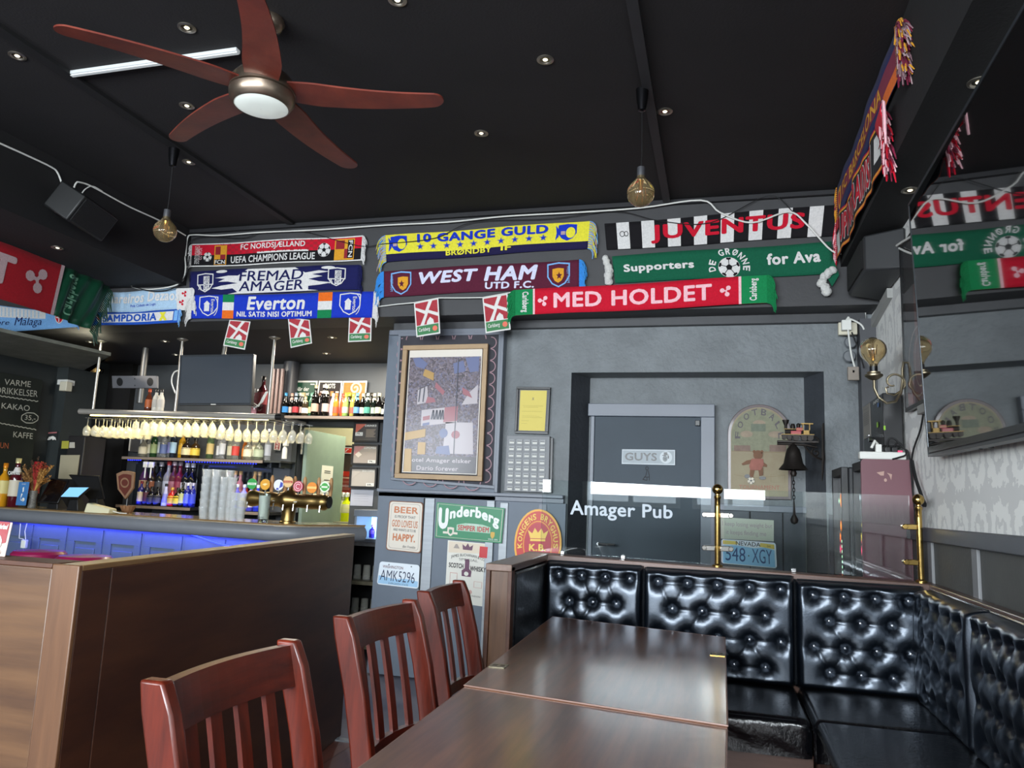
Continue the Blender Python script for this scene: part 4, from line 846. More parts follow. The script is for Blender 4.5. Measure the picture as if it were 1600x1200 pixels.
text(S, 'BEER', .17, .76, .87, .89, orr, t, .02, h=.009); text(S, 'IS PROOF THAT', .2, .66, .8, .715, dk, t, .0, h=.009); text(S, 'GOD LOVES US', .13, .48, .87, .62, orr, t, .01, h=.009)
text(S, 'AND WANTS US TO BE', .18, .4, .83, .45, dk, t, .0, h=.009); text(S, 'HAPPY.', .18, .2, .82, .35, orr, t, .035, h=.009); text(S, 'Ben Franklin', .48, .08, .84, .13, dk, t, -.005, .3, h=.009)
S, t, pts = sign('licence_plate', 'pale blue licence plate WASHINGTON AMK5296 under the beer sign', [(594, 877), (656, 883), (654, 920), (589, 912.5)], 5.492, 'licence plate', P_('plate_white', '#dfe7ee'), .004, rad=.12)
polys(S, 'lower_tint', [[(.02, .05), (.98, .05), (.98, .3), (.7, .36), (.4, .3), (.02, .4)]], P_('plate_blue', '#9cc6e6'), t, .005)
text(S, 'WASHINGTON', .09, .74, .6, .86, P_('plate_red', '#6d3440'), t, .0, h=.006); text(S, 'AMK5296', .06, .2, .9, .66, P_('plate_navy', '#14264c'), t, -.005, h=.006); text(S, 'EVERGREEN STATE', .28, .06, .75, .14, dk, t, -.01, h=.006)
polys(S, 'bolt', [ell(.24, .9, .015, .03, 8), ell(.8, .9, .015, .03, 8)], dk, t, .0065)
S, t, pts = sign('tin_sign', 'green enamel sign reading Underberg', [(683, 784.5), (789, 794), (784, 849), (680, 840)], 5.486, 'sign', P_('sign_green', '#0e7d50'), .008)
polys(S, 'border_line', outline(rect(.02, .04, .98, .96), .985), cr, t, .0095)
wt = P_('sign_white', '#e4e6e4')
vs, fs = glyphs('nderberg', .045, 0); 
def ub(x, y):
    xx = .21+.73*x; return (xx, .46+.18*math.sin(x*PI)*.9-.13*(x-.55)*0+y*(.4)-.1*x)
MB().add([S.P(*ub(x, y), .0095+e) for x, y, e in vs], fs).build('lettering', wt, t)
text(S, 'U', .04, .26, .19, .86, wt, t, .07, h=.0095)
text(S, 'SEMPER IDEM', .34, .27, .8, .42, P_('sign_red', '#b52a2a'), t, .03, h=.011); polys(S, 'red_ground', [[(.32, .25), (.82, .25), (.82, .42), (.7, .48), (.45, .48), (.32, .42)]], P_('sign_palegreen', '#9fc3ab'), t, .0095)
text(S, 'UNDERBERG', .49, .43, .65, .48, wt, t, 0, h=.011); polys(S, 'crest', [shield(.235, .2, .1, .24), rect(.12, .14, .34, .2)], cr, t, .01); polys(S, 'crest_mark', [shield(.235, .2, .05, .12)], P_('sign_green', '#0e7d50'), t, .0115)
polys(S, 'gold_crest', [shield(.86, .2, .06, .18)], P_('sign_gold', '#c9a032'), t, .01); text(S, 'SINCE 1846', .8, .07, .94, .11, wt, t, 0, h=.01)
S, t, pts = sign('poster', 'white whisky poster with a bottle and a red square, below the Underberg sign', [(700, 844), (765, 850), (757, 948), (695, 939)], 5.494, 'poster', P_('poster_white', '#dad8ce'), .003)
mv = P_('poster_mauve', '#5f2f4e'); bk = P_('poster_black', '#2a2226')
polys(S, 'header_tint', [[(.03, .8), (.98, .84), (.98, .985), (.03, .985)]], P_('poster_cream', '#d8c9b4'), t, .004)
rects(S, 'red_square', [(.78, .77, .97, .95)], P_('poster_red2', '#c11b26'), t, .0065); polys(S, 'crown', [[(.38, .87), (.6, .87), (.62, .96), (.54, .92), (.49, .98), (.44, .92), (.36, .96)]], mv, t, .006)
polys(S, 'ornament', [[(.15, .88), (.3, .88), (.24, .95), (.2, .95)]], P_('poster_grey', '#9a8f88'), t, .006)
def arcf(b, h, k): return lambda x, y: (.1+.82*x, b+k*math.sin(x*PI)+h*y)
text(S, 'JAMES BUCHANAN & CO', 0, 0, 1, 1, bk, t, .0, fn=arcf(.7, .06, .05), h=.006); text(S, 'SPECIAL', .3, .69, .76, .73, bk, t, -.01, h=.006)
text(S, 'SCOTCH', .06, .56, .42, .64, bk, t, .03, h=.006); text(S, 'WHISKY', .58, .54, .97, .62, bk, t, .03, h=.006)
polys(S, 'bottle', [[(.39, .44), (.61, .44), (.62, .53), (.56, .57), (.555, .72), (.45, .72), (.45, .57), (.38, .53)]], mv, t, .006); polys(S, 'bottle_label', [ell(.5, .485, .055, .035, 14)], P_('poster_white', '#dad8ce'), t, .0075)
polys(S, 'frame_mark', outline(rect(.1, .28, .28, .48), .9)+outline(rect(.7, .28, .9, .38), .9)+[ell(.62, .2, .05, .035, 10)], P_('poster_pink', '#c79a92'), t, .006); text(S, 'LONDON', .6, .13, .88, .155, bk, t, -.01, h=.006)
# oval brewery sign behind the booth
S = Surf(*[PY(u, v, 5.49) for u, v in ((806, 794), (880, 797), (876, 905), (802, 905))])
t = thing('oval_sign', 'red oval brewery sign with yellow lettering Kongens Bryghus behind the booth', 'sign', tuple(PY(802, 905, 5.49)))
MB().prism([S.P(x, y, 0) for x, y in ell(.5, .5, .5, .5, 36)], S.n*.01).build('plate', P_('oval_yellow', '#e8a628'), t)
polys(S, 'ring', [ell(.5, .5, .46, .47, 36)], P_('oval_red', '#c32a1c'), t, .011); polys(S, 'ring_line', ring(.5, .5, .31, .33, .014, 30, asp=.8), P_('oval_yellow', '#e8a628'), t, .0125)
polys(S, 'centre', [ell(.5, .5, .28, .3, 30)], P_('oval_crimson', '#b3122c'), t, .012)
for word, a0, a1 in (('KONGENS', PI*1.02, PI*.57), ('BRYGHUS', PI*.43, -PI*.02)):
    for i, ch in enumerate(word):
        th = a0+(a1-a0)*i/6; vs, fs = glyphs(ch, .03, 0); o = []
        for x, y, e in vs:
            a = th-(x-.5)*.19; o.append(S.P(.5+(.33+.1*y)*math.cos(a), .5+(.35+.09*y)*math.sin(a), .014+e))
        MB().add(o, fs).build('lettering', P_('oval_gold', '#e9c04a'), t)
polys(S, 'crown', [[(.34, .58), (.66, .58), (.72, .7), (.62, .65), (.57, .73), (.5, .66), (.43, .73), (.38, .65), (.28, .7)], rect(.34, .54, .66, .57)], P_('oval_gold', '#e9c04a'), t, .014); text(S, 'K.B.', .32, .4, .68, .5, P_('oval_gold', '#e9c04a'), t, .04, h=.014)
# ------------------------------------------------------------------ certificate and the slotted organiser
S = Surf(*[PY(u, v, 5.54) for u, v in ((808, 605), (861, 605.5), (857, 679), (805, 677.5))])
t = thing('framed_certificate', 'black framed yellow certificate on the grey plaster', 'certificate', tuple(PY(805, 678, 5.54)))
frame(S, 'frame', m_blk, t, .017, .022); slab(S, 'mount', M('grey_mount', '#5a5a60', .5), t, .004, 0, .06, .05, .94, .95)
slab(S, 'certificate', M('yellow_paper', '#d8c663', .6), t, .002, 0, .11, .07, .89, .93, .005)
text(S, 'X', .47, .72, .53, .78, dk, t, 0, h=.009); polys(S, 'lettering', sum([stroke([(a, y), (b, y)], .003, .7) for a, b, y in ((.2, .8, .6), (.22, .66, .57), (.18, .78, .48), (.2, .72, .38), (.2, .8, .35), (.18, .4, .28), (.18, .35, .22))], []), M('faint_ink', '#8a7c46', .7), t, .009)
S = Surf(*[PY(u, v, 5.5) for u, v in ((792, 680), (859, 681.5), (857, 770), (787.5, 767.5))])
t = thing('lottery_holder', 'grey metal savings box with rows of numbered coin slots under the certificate', 'savings box', tuple(PY(788, 768, 5.5)))
MB().prism([S.P(x, y, 0) for x, y in rect(0, 0, 1, 1)], -S.n*.045).build('body', M('grey_metal_box', '#85878a', .6), t, bevel=.003)
MB().prism([S.P(x, y, -.02) for x, y in rect(1.0, .0, 1.06, .97)], -S.n*.02).build('side', m_blk, t)
md = M('slot_door', '#9c9ea0', .6); ms = M('slot_label', '#d4d3cc', .6); b0 = None
for r in range(8):
    for c in range(5):
        x0 = .06+c*.178; y0 = .93-r*.118; o = MB().prism([S.P(x, y, .0) for x, y in rect(x0, y0-.09, x0+.14, y0)], S.n*.005).build('slot_door', md, t, bevel=.001)
        polys(S, 'slot', [rect(x0+.02, y0-.042, x0+.12, y0-.03)], m_blk, o, .0065); polys(S, 'slot_label', [rect(x0+.02, y0-.075, x0+.12, y0-.045)], ms, o, .0062)
# ------------------------------------------------------------------ men's room sign
S = Surf(*[PY(u, v, 5.748) for u, v in ((972, 702), (1055, 703), (1055, 727), (971.5, 725))])
t = thing('door_sign', 'metal plate reading GUYS with a round face, on the blue grey door', 'sign', tuple(PY(971, 725, 5.748)))
MB().prism([S.P(x, y, 0) for x, y in rect(0, 0, 1, 1)], S.n*.006).build('plate', M('sign_plate', '#c4cbd0', .5), t, bevel=.001); polys(S, 'panel', [rect(.02, .08, .98, .92)], M('sign_panel', '#9fa8ae', .5), t, .007)
text(S, 'GUYS', .06, .25, .66, .78, m_blk, t, .02, h=.0085); polys(S, 'disc', [ell(.83, .5, .115, .4, 24)], M('sign_disc', '#c9d0d4', .5), t, .008)
f = polys(S, 'face', [ell(.815, .42, .045, .2, 14)], M('sign_face', '#7f8588', .5), t, .0095); polys(S, 'hat', [[(.76, .6), (.88, .64), (.88, .68), (.86, .68), (.85, .84), (.79, .82), (.79, .66), (.76, .64)], rect(.8, .38, .835, .42), [(.86, .62), (.885, .6), (.885, .4), (.865, .45)]], m_blk, f, .011)
S = Surf(*[PY(u, v, 5.753) for u, v in ((1000, 728), (1022, 728), (1022, 753), (1000, 753))])
t = thing('door_figure', 'small black line figure of a man stuck below the GUYS plate', 'sticker', tuple(PY(1000, 753, 5.753)))
polys(S, 'line_figure', ring(.5, .85, .12, .12, .04, 14)+stroke([(.5, .72), (.42, .4), (.2, .15)], .04)+stroke([(.58, .72), (.66, .4), (.66, .08)], .04)+stroke([(.3, .3), (.66, .3)], .04)+stroke([(.2, .15), (.5, .1), (.5, .3)], .04), m_blkm, t, .001)
# ------------------------------------------------------------------ arched tournament sign
S = Surf(*[PY(u, v, 5.79) for u, v in ((1137, 632), (1236, 633), (1236, 781), (1137, 779))])
def arch(k, y0=0): 
    asp = S.W/S.H; r = .5*k; c = []
    for i in range(21): a = PI*i/20; c.append((.5+r*math.cos(a), 1-.5*asp+r*asp*math.sin(a)))
    return c+[(.5-r, y0), (.5+r, y0)]
t = thing('arched_sign', 'arched antique board with a teddy bear kicking a ball, reading Football Tournament', 'sign', tuple(PY(1137, 779, 5.79)))
MB().prism([S.P(x, y, 0) for x, y in arch(1)], S.n*.025).build('frame', M('worn_red_brown_frame', '#4a3636', .4, var=.2, scale=20, coat=.3), t, bevel=.005)
MB().prism([S.P(x, y, .02) for x, y in arch(.9, .03)], S.n*.008).build('board', M('aged_board', '#86765a', .55, col2='#948c70', scale=5), t)
def A(n, c): return M(n, c, .6, var=.15, scale=30)
o = polys(S, 'sky_ground', [[(.06, .5), (.94, .5), (.94, .66)]+[(.5+.44*math.cos(a), .66+.29*math.sin(a)) for a in [PI*i/16 for i in range(1, 16)]]+[(.06, .66)]], A('faded_green', '#7f8068'), t, .0285)
polys(S, 'cloud', [ell(.3, .68, .1, .035, 14), ell(.76, .68, .12, .035, 14), ell(.5, .8, .1, .03, 14)], A('faded_cream', '#958470'), t, .0295)
polys(S, 'stadium', [rect(.1, .5, .36, .56), rect(.66, .5, .92, .57)], A('faded_mauve', '#7a6458'), t, .0295); polys(S, 'plaque', [rect(.37, .71, .6, .79)], A('faded_grey_green', '#69705f'), t, .0305)
for i, ch in enumerate('FOOTBALL'):
    th = PI*(.97-i/7*.94); vs, fs = glyphs(ch, .02, 0); asp = S.W/S.H; q_ = []
    for x, y, e in vs:
        a = th-(x-.5)*.25; r = .3+.085*y; q_.append(S.P(.5+r*math.cos(a), .64+r*.82*math.sin(a), .03+e))
    MB().add(q_, fs).build('lettering', A('faded_ink', '#5a5458'), t)
text(S, 'TOURNAMENT', .18, .1, .82, .145, A('faded_red', '#9c6a58'), t, .01, h=.0305)
polys(S, 'crack', stroke([(.06, .5), (.94, .49)], .004, .66)+stroke([(.1, .25), (.4, .22), (.9, .25)], .003, .66)+outline(rect(.68, .18, .9, .26), .97), A('crack', '#7c6848'), t, .0305)
bear = A('bear_brown', '#6e4628'); asp = S.W/S.H
b = MB()
for p in ([ell(.48, .46, .075, .05, 14), ell(.42, .495, .025, .017, 8), ell(.54, .495, .025, .017, 8), [(.44, .42), (.3, .4), (.22, .365), (.24, .35), (.34, .365), (.45, .38)], [(.53, .4), (.62, .36), (.62, .335), (.56, .34), (.5, .38)], [(.36, .33), (.44, .33), (.4, .22), (.34, .22)], [(.48, .33), (.56, .33), (.56, .25), (.5, .24)]]):
    b.prism([S.P(x, y, .028) for x, y in p], S.n*.01)
b = b.build('bear', bear, t)
mb = MB(); mb.prism([S.P(x, y, .03) for x, y in [(.38, .42), (.56, .42), (.57, .36), (.52, .3), (.36, .3), (.34, .34)]], S.n*.012).build('jersey', A('jersey_pink', '#96584a'), b)
MB().prism([S.P(x, y, .03) for x, y in ell(.31, .235, .045, .022, 10)], S.n*.01).prism([S.P(x, y, .03) for x, y in ell(.55, .22, .055, .018, 10)], S.n*.01).build('boot', m_blk, b)
football(S, .37, .19, .036, M('ball_white', '#c9c2b0', .5), m_blk, t, .04)
# ------------------------------------------------------------------ bell with the locomotive
bx, by = .47, 5.42
t = thing('wall_bell', 'cast iron wall bell with a small red and gold locomotive on its bracket', 'bell', (.645, by, 1.75))
ir = M('cast_iron', '#2a2522', .5, .6, var=.2, scale=30); gd_ = M('gilt', '#7a6234', .45, .6); rd = M('loco_red', '#9c1f24', .4)
zr = PY(1240, 689, by).z
MB().box(.37, .63, by-.012, by+.012, zr-.012, zr+.002).tube([(.37, by, zr-.02), (.45, by, zr-.02), (.55, by, zr-.025), (.62, by, zr-.04)], .009).build('bracket', ir, t, bevel=.002)
def spiral(cx, cz, r, tn, s=1, a0=0): return [(cx+s*r*(1-.75*i/20)*math.cos(a0+i/20*tn), by, cz+r*(1-.75*i/20)*math.sin(a0+i/20*tn)) for i in range(21)]
MB().tube(spiral(.6, zr, .033, 7), .006, 6).tube(spiral(.61, zr-.075, .028, 7, 1, 2), .006, 6).tube([(.54, by, zr-.03), (.57, by, zr-.07), (.6, by, zr-.1), (.645, by, zr-.12)], .008, 6).build('scroll', ir, t, smooth=True)
mb = MB()
for s_ in (-1, 1): mb.tube([(.66, by+s_*.012, zr+.12), (.655, by+s_*.02, zr+.06), (.655, by+s_*.008, zr), (.655, by+s_*.02, zr-.1), (.65, by+s_*.006, zr-.2), (.645, by, zr-.26)], [.005, .008, .006, .009, .007, .003], 6)
mb.build('wall_mount', ir, t, smooth=True)
MB().lathe([(.012, zr-.02), (.04, zr-.055), (.05, zr-.09), (.062, zr-.15), (.09, zr-.185), (.094, zr-.192), (.088, zr-.19), (.05, zr-.14)], (bx, by, 0), 28, cap=False).build('bell_body', ir, t, smooth=True)
MB().lathe([(.001, -.022), (.015, -.018), (.022, 0), (.015, .018), (.001, .022)], (bx, by, zr-.215), 14).tube([(bx, by, zr-.2), (bx, by, zr-.1)], .004, 6).build('clapper', ir, t, smooth=True)
mb = MB(); zz = zr-.24
for i in range(7): mb.tube([(bx+(.007*math.cos(a) if i % 2 else 0), by+(0 if i % 2 else .007*math.cos(a)), zz-.012+.016*math.sin(a)) for a in [k*PI/4 for k in range(8)]], .0025, 4, closed=True); zz -= .024
mb.build('chain', ir, t, kind='stuff'); MB().tube([(bx, by, zz+.01), (bx, by, zz-.08), (bx, by, zz-.1)], [.004, .009, .016], 8).lathe([(.001, -.03), (.02, -.02), (.026, 0), (.012, .03)], (bx, by, zz-.11), 12).build('pull', ir, t, smooth=True)
lo = MB().box(.4, .6, by-.02, by+.02, zr+.03, zr+.04).tube([(.42, by, zr+.062), (.53, by, zr+.062)], .02, 12).build('boiler', ir, t)
MB().lathe([(.008, zr+.075), (.01, zr+.105), (.022, zr+.135), (.022, zr+.14)], (.425, by, 0), 12).build('chimney', ir, lo, smooth=True); MB().lathe([(.014, zr+.08), (.016, zr+.1), (.01, zr+.115)], (.47, by, 0), 12).lathe([(.01, zr+.08), (.014, zr+.11), (.006, zr+.118)], (.505, by, 0), 12).build('steam_dome', ir, lo, smooth=True)
MB().box(.455, .52, by-.022, by+.022, zr+.04, zr+.066).box(.49, .53, by-.02, by+.02, zr+.066, zr+.088).build('red_panel', rd, lo, bevel=.002)
MB().box(.53, .535, by-.022, by+.022, zr+.04, zr+.11).box(.57, .575, by-.022, by+.022, zr+.04, zr+.11).box(.52, .595, by-.026, by+.026, zr+.11, zr+.118).box(.53, .575, by-.022, by+.022, zr+.04, zr+.07).build('cab', gd_, lo)
mb = MB()
for x in (.415, .445, .49, .54, .575):
    r = .014 if x < .46 else .021
    for yy in (by-.024, by+.02): mb.tube([(x, yy, zr+.022), (x, yy+.004, zr+.022)], r, 14)
mb.build('wheels', ir, lo); MB().box(.395, .6, by-.026, by-.023, zr+.04, zr+.044).box(.41, .53, by-.024, by-.021, zr+.076, zr+.079).build('gilt_line', gd_, lo)
# ------------------------------------------------------------------ plates behind the booth glass
S, t, pts = sign('tin_sign', 'pale sign about losing weight seen through the booth glass', [(1126, 808), (1209, 813), (1209, 846), (1126.5, 841.5)], 5.748, 'sign', P_('pale_sage', '#b3b8a6'), .004)
text(S, 'I keep losing weight but', .03, .55, .97, .82, P_('faded_lilac', '#957f8a'), t, -.005, h=.006); text(S, 'it keeps finding me', .1, .16, .86, .44, P_('faded_lilac', '#957f8a'), t, -.005, h=.006)
S, t, pts = sign('licence_plate', 'blue and yellow licence plate NEVADA 548 XGY behind the booth glass', [(1127, 842), (1212, 848), (1214, 888), (1127, 880)], 5.744, 'licence plate', P_('plate_white', '#dfe7ee'), .004, rad=.1)
polys(S, 'blue_field', [[(.03, .03), (.97, .03), (.97, .7), (.8, .78), (.6, .72), (.3, .78), (.03, .74)]], P_('plate_blue2', '#8cc6ea'), t, .005); polys(S, 'yellow_band', [[(.03, .8), (.3, .82), (.3, .95), (.03, .95)], [(.7, .8), (.97, .74), (.97, .92), (.72, .95)]], P_('plate_yellow', '#e3c84f'), t, .0055)
text(S, 'NEVADA', .27, .79, .72, .96, bk, t, .01, h=.0065); text(S, '548', .08, .14, .44, .7, P_('plate_navy2', '#10427c'), t, .0, h=.0065); text(S, 'XGY', .56, .14, .92, .7, P_('plate_navy2', '#10427c'), t, .0, h=.0065); polys(S, 'dot', [ell(.5, .4, .012, .03, 8)], bk, t, .0065); text(S, '04', .84, .8, .9, .88, bk, t, 0, h=.007)
# ------------------------------------------------------------------ booth
m_rail = wood('booth_walnut_rail', '#4c362e', '#70554a', 0, .4, .25, 1.2, 18)
m_pipe = M('seam_piping', '#16181c', .35, coat=.3)
m_btn = M('crystal_button', '#c9ccd2', .12, .8)
def zl(x): return 1.035-.018*(x+.9)          # rail top, slightly lower to the right
bt = thing('booth_bench', 'wooden booth frame with walnut rails around the black leather corner bench', 'bench', (0, 4.1, 0))
MB().hexa([(-1.0, 4.02, zl(-1)-.035), (1.0-.03, 4.02, zl(1)-.035), (.97, 4.16, zl(1)-.035), (-1.0, 4.16, zl(-1)-.035)], [(-1.0, 4.02, zl(-1)), (.97, 4.02, zl(1)), (.97, 4.16, zl(1)), (-1.0, 4.16, zl(-1))]).build('top_rail', m_rail, bt, bevel=.004)
MB().box(-.98, .95, 4.06, 4.14, .02, .995).build('back_board', m_dwal, bt)
MB().box(-.965, -.885, 3.3, 3.36, 0, 1.0).build('end_post', m_walnutZ, bt, bevel=.003)
MB().box(-.985, -.965, 3.29, 4.1, 0, 1.02).box(-.885, -.868, 3.29, 3.345, 0, 1.02).build('end_post_edge', m_dwal, bt, bevel=.002)
MB().box(-.965, -.9, 3.36, 4.06, 0, 1.0).build('end_panel', m_dwal, bt)
MB().hexa([(-.985, 3.285, 1.0), (-.868, 3.285, 1.0), (-.868, 4.02, 1.005), (-.985, 4.02, 1.005)], [(-.985, 3.285, 1.03), (-.868, 3.285, 1.03), (-.868, 4.02, 1.037), (-.985, 4.02, 1.037)]).build('end_rail', wood('booth_end_rail', '#5c453b', '#7c6457', 1, .35, .3, 1.2, 18), bt, bevel=.003)
MB().box(-.9, -.865, 3.36, 4.02, .42, .995).build('end_padding', m_leatherd, bt, bevel=.012)
MB().box(.93, .975, .6, 4.02, zl(1)-.04, zl(1)+.0).build('side_rail', wood('booth_side_rail', '#3d2d28', '#5e473e', 1, .35, .3, 1.2, 18), bt, bevel=.004)
MB().box(.93, .965, .6, 4.04, .02, .97).build('side_board', m_dwal, bt)
MB().box(-.86, .36, 3.46, 4.05, 0, .345).box(.37, .93, .6, 4.05, 0, .345).build('plinth', m_walnut, bt, bevel=.003)
def tuft(name, label, org, ua, va, na, W_, H_, th, rows, group, nu=84, nv=72, wr=0):
    org, ua, va, na = map(Vector, (org, ua, va, na)); t = thing(name, label, 'cushion', tuple(org+ua*W_/2)); t['group'] = group
    ctr = org+ua*W_/2+va*H_/2; B = []
    for b, cols in rows: B += [(a*W_, b*H_) for a in cols]
    rnd = random.Random(int(W_*1000)+len(B)); ph = [rnd.uniform(0, 6) for _ in range(8)]
    links = []
    for b, cols in rows:
        for a0, a1 in zip(cols, cols[1:]): links.append((a0*W_, b*H_, a1*W_, b*H_))
    for (b0, c0), (b1, c1) in zip(rows, rows[1:]):
        for a in c0:
            for a2 in c1:
                if abs(a-a2)*W_ < .1 and rnd.random() < .45: links.append((a*W_, b0*H_, a2*W_, b1*H_))
    def hgt(x, y):
        ex = min(x, W_-x); ey = min(y, H_-y)
        e = math.sqrt(max(0, 1-(1-min(1, ex/.032))**2))*math.sqrt(max(0, 1-(1-min(1, ey/.032))**2))
        d = 0
        for bx_, by_ in B:
            r2 = (x-bx_)**2+(y-by_)**2
            if r2 < .04: 
                r = math.sqrt(r2); an = math.atan2(y-by_, x-bx_)
                d += .014*math.exp(-r2/.00035)+.021*math.exp(-r2/.0019)+.0016*math.sin(an*9+bx_*50)*math.exp(-r2/.0016)*min(1, r/.01)
        for x0, y0, x1_, y1_ in links:
            l2 = (x1_-x0)**2+(y1_-y0)**2; f = max(0, min(1, ((x-x0)*(x1_-x0)+(y-y0)*(y1_-y0))/l2)); q = (x-x0-f*(x1_-x0))**2+(y-y0-f*(y1_-y0))**2
            if q < .0012: d = max(d, 0)+.003*math.exp(-q/.00006)+.001*math.exp(-q/.0005)
        w_ = wr*(math.sin(x*38+y*9+ph[0])*math.sin(y*23+ph[1])+.6*math.sin(x*70-y*31+ph[2]))
        return th*e+(-min(d, th*.75)+w_+.012*math.sin(PI*x/W_)*math.sin(PI*y/H_))*e
    mb = MB(); mb.grid(lambda u, v: org+ua*(u*W_)+va*(v*H_)+na*hgt(u*W_, v*H_), nu, nv)
    k = len(mb.v); bk = [org, org+ua*W_, org+ua*W_+va*H_, org+va*H_]
    mb.build('leather', m_leather, t, smooth=True)
    loop = [org+ua*x+va*y+na*.012 for x, y in ((.012, 0), (W_/2, 0), (W_-.012, 0), (W_, .015), (W_, H_/2), (W_, H_-.015), (W_-.012, H_), (W_/2, H_), (.012, H_), (0, H_-.015), (0, H_/2), (0, .015))]
    MB().tube(loop, .0045, 6, closed=True).build('piping', m_pipe, t, smooth=True)
    for bx_, by_ in B:
        c = org+ua*bx_+va*by_+na*(hgt(bx_, by_)+.002)
        q = na.to_track_quat('Z', 'Y').to_matrix()
        MB().lathe([(.0075, -.004), (.0075, .001), (.005, .0045), (.001, .0055)], c, 10, q).build('button', m_btn, t, smooth=True)
    return t
r4 = (.14, .38, .62, .87); r3 = (.26, .5, .74); r5 = (.1, .3, .5, .71, .91); r45 = (.2, .4, .61, .81)
X, Z3, NY = (1, 0, 0), (0, 0, 1), (0, -1, 0)
G = 'tufted back cushions of the corner booth'
tuft('back_cushion', 'black leather back cushion with crystal buttons, left of three under the glass screen', (-.868, 4.02, .495), X, Z3, NY, .497, .51, .085, [(.88, r4), (.63, r3), (.4, r4), (.16, r3)], G)
tuft('back_cushion', 'wide black leather back cushion with crystal buttons, middle of three under the glass screen', (-.368, 4.02, .495), X, Z3, NY, .71, .505, .085, [(.88, r5), (.63, r45), (.4, r5), (.16, r45)], G, 110)
tuft('back_cushion', 'black leather back cushion with crystal buttons beside the corner, right of three', (.345, 4.02, .495), X, Z3, NY, .56, .492, .085, [(.87, r4), (.64, r3), (.4, r4), (.17, r3)], G, 90)
tuft('back_cushion', 'dark leather side cushion tucked into the booth corner', (.93, 3.95, .485), (0, -1, 0), Z3, (-1, 0, 0), .8, .5, .09, [(.88, (.12, .3, .5, .68, .86)), (.64, (.2, .4, .6, .78)), (.4, (.12, .3, .5, .68, .86)), (.16, (.2, .4, .6, .78))], G, 90, 70, .002)
tuft('back_cushion', 'dark leather side cushion nearest the camera at the right edge', (.93, 3.14, .485), (0, -1, 0), Z3, (-1, 0, 0), 1.1, .5, .09, [(.88, (.06, .16, .26, .36, .46, .56, .66, .76, .86, .95)), (.64, (.1, .2, .3, .4, .5, .6, .7, .8, .9)), (.4, (.06, .16, .26, .36, .46, .56, .66, .76, .86, .95)), (.16, (.1, .2, .3, .4, .5, .6, .7, .8, .9))], G, 120, 70, .002)
def seat(name, label, x0, x1, y0, y1, z0, z1, wr, ph):
    t = thing(name, label, 'cushion', ((x0+x1)/2, (y0+y1)/2, z0)); t['group'] = 'seat cushions of the corner booth'
    w_, l_, h_ = x1-x0, y1-y0, z1-z0; r = .035
    def P(u, v):
        # wrap a rounded box: v goes from bottom front over the top to the bottom back
        x = x0+w_*u; per = [h_, l_, h_]; s_ = v*(sum(per)); 
        if s_ < h_: y, z = y0, z0+s_
        elif s_ < h_+l_: y, z = y0+(s_-h_), z1
        else: y, z = y1, z1-(s_-h_-l_)
        ex = min(u, 1-u)*w_; k = 1-math.sqrt(max(0, 1-(1-min(1, ex/r))**2)); z -= k*(.03 if z > z0+.03 else 0); y += k*(.012 if v < .5 else -.012)
        de = abs(s_-h_); 
        if de < r: q = (1-de/r)**2*.012; y += q; z -= q
        cr_ = math.sin(x*16+ph)*math.sin(z*60+x*30+ph*2)
        if s_ < h_: y += wr*cr_*1.2+.01*math.sin(z*22+ph)
        else: z += wr*.35*math.sin(x*13+y*17+ph)*math.sin(y*9+ph)+.012*math.sin(PI*u)*math.sin(PI*min(1, max(0, (y-y0)/l_)))
        return (x, y, z)
    MB().grid(P, 60, 90).build('leather', M('seat_leather', '#08090d', .26, var=.2, scale=3, bump=.3, bscale=60, coat=.2, crough=.2, spec=.7), t, smooth=True)
    MB().tube([P(i/20, h_/(2*h_+l_)*1.0) for i in range(21)], .004, 5).build('piping', m_pipe, t, smooth=True)
    return t
seat('seat_cushion', 'black leather seat cushion partly under the table, wrinkled front', -.86, .351, 3.4, 4.03, .345, .495, .003, .5)
seat('seat_cushion', 'broad black leather seat cushion in the booth corner', .353, .925, 3.38, 4.03, .345, .5, .002, 2)
seat('seat_cushion', 'black leather seat cushion running along the right wall to the camera', .36, .925, .9, 3.37, .345, .5, .002, 4)
# glass screen on the rail
gp = M('screen_glass_clear', '#eef7f6', .0, trans=1, ior=1.5)
zr_ = lambda x: zl(x)
def post(x, label):
    t = thing('brass_post', label, 'post', (x, 4.09, zr_(x)))
    MB().lathe([(.026, 0), (.026, .008), (.014, .014), (.0135, .3), (.0135, .335), (.017, .34), (.017, .35), (.01, .355), (.01, .362)], (x, 4.09, zr_(x)), 20).build('rod', m_brass, t, smooth=True)
    MB().lathe([(.002, -.027)]+[(.027*math.sin(PI*i/10), -.027*math.cos(PI*i/10)) for i in range(1, 10)]+[(.002, .027)], (x, 4.09, zr_(x)+.385), 20, cap=False).build('ball', m_brass, t, smooth=True)
    for z in (.09, .255):
        for s_ in (-1, 1):
            if x > .5 and s_ > 0: continue
            MB().box(min(x+s_*.012, x+s_*.065), max(x+s_*.012, x+s_*.065), 4.072, 4.108, zr_(x)+z-.013, zr_(x)+z+.013).tube([(x+s_*.065, 4.068, zr_(x)+z), (x+s_*.065, 4.112, zr_(x)+z)], .013, 14).build('clamp', m_brass if x > .5 else M('chrome_clamp', '#d8d4cc', .12, 1), t, bevel=.003)
    return t
post(-.012, 'brass post with a ball top in the middle of the glass screen')
post(.915, 'brass post with a ball top by the right wall')
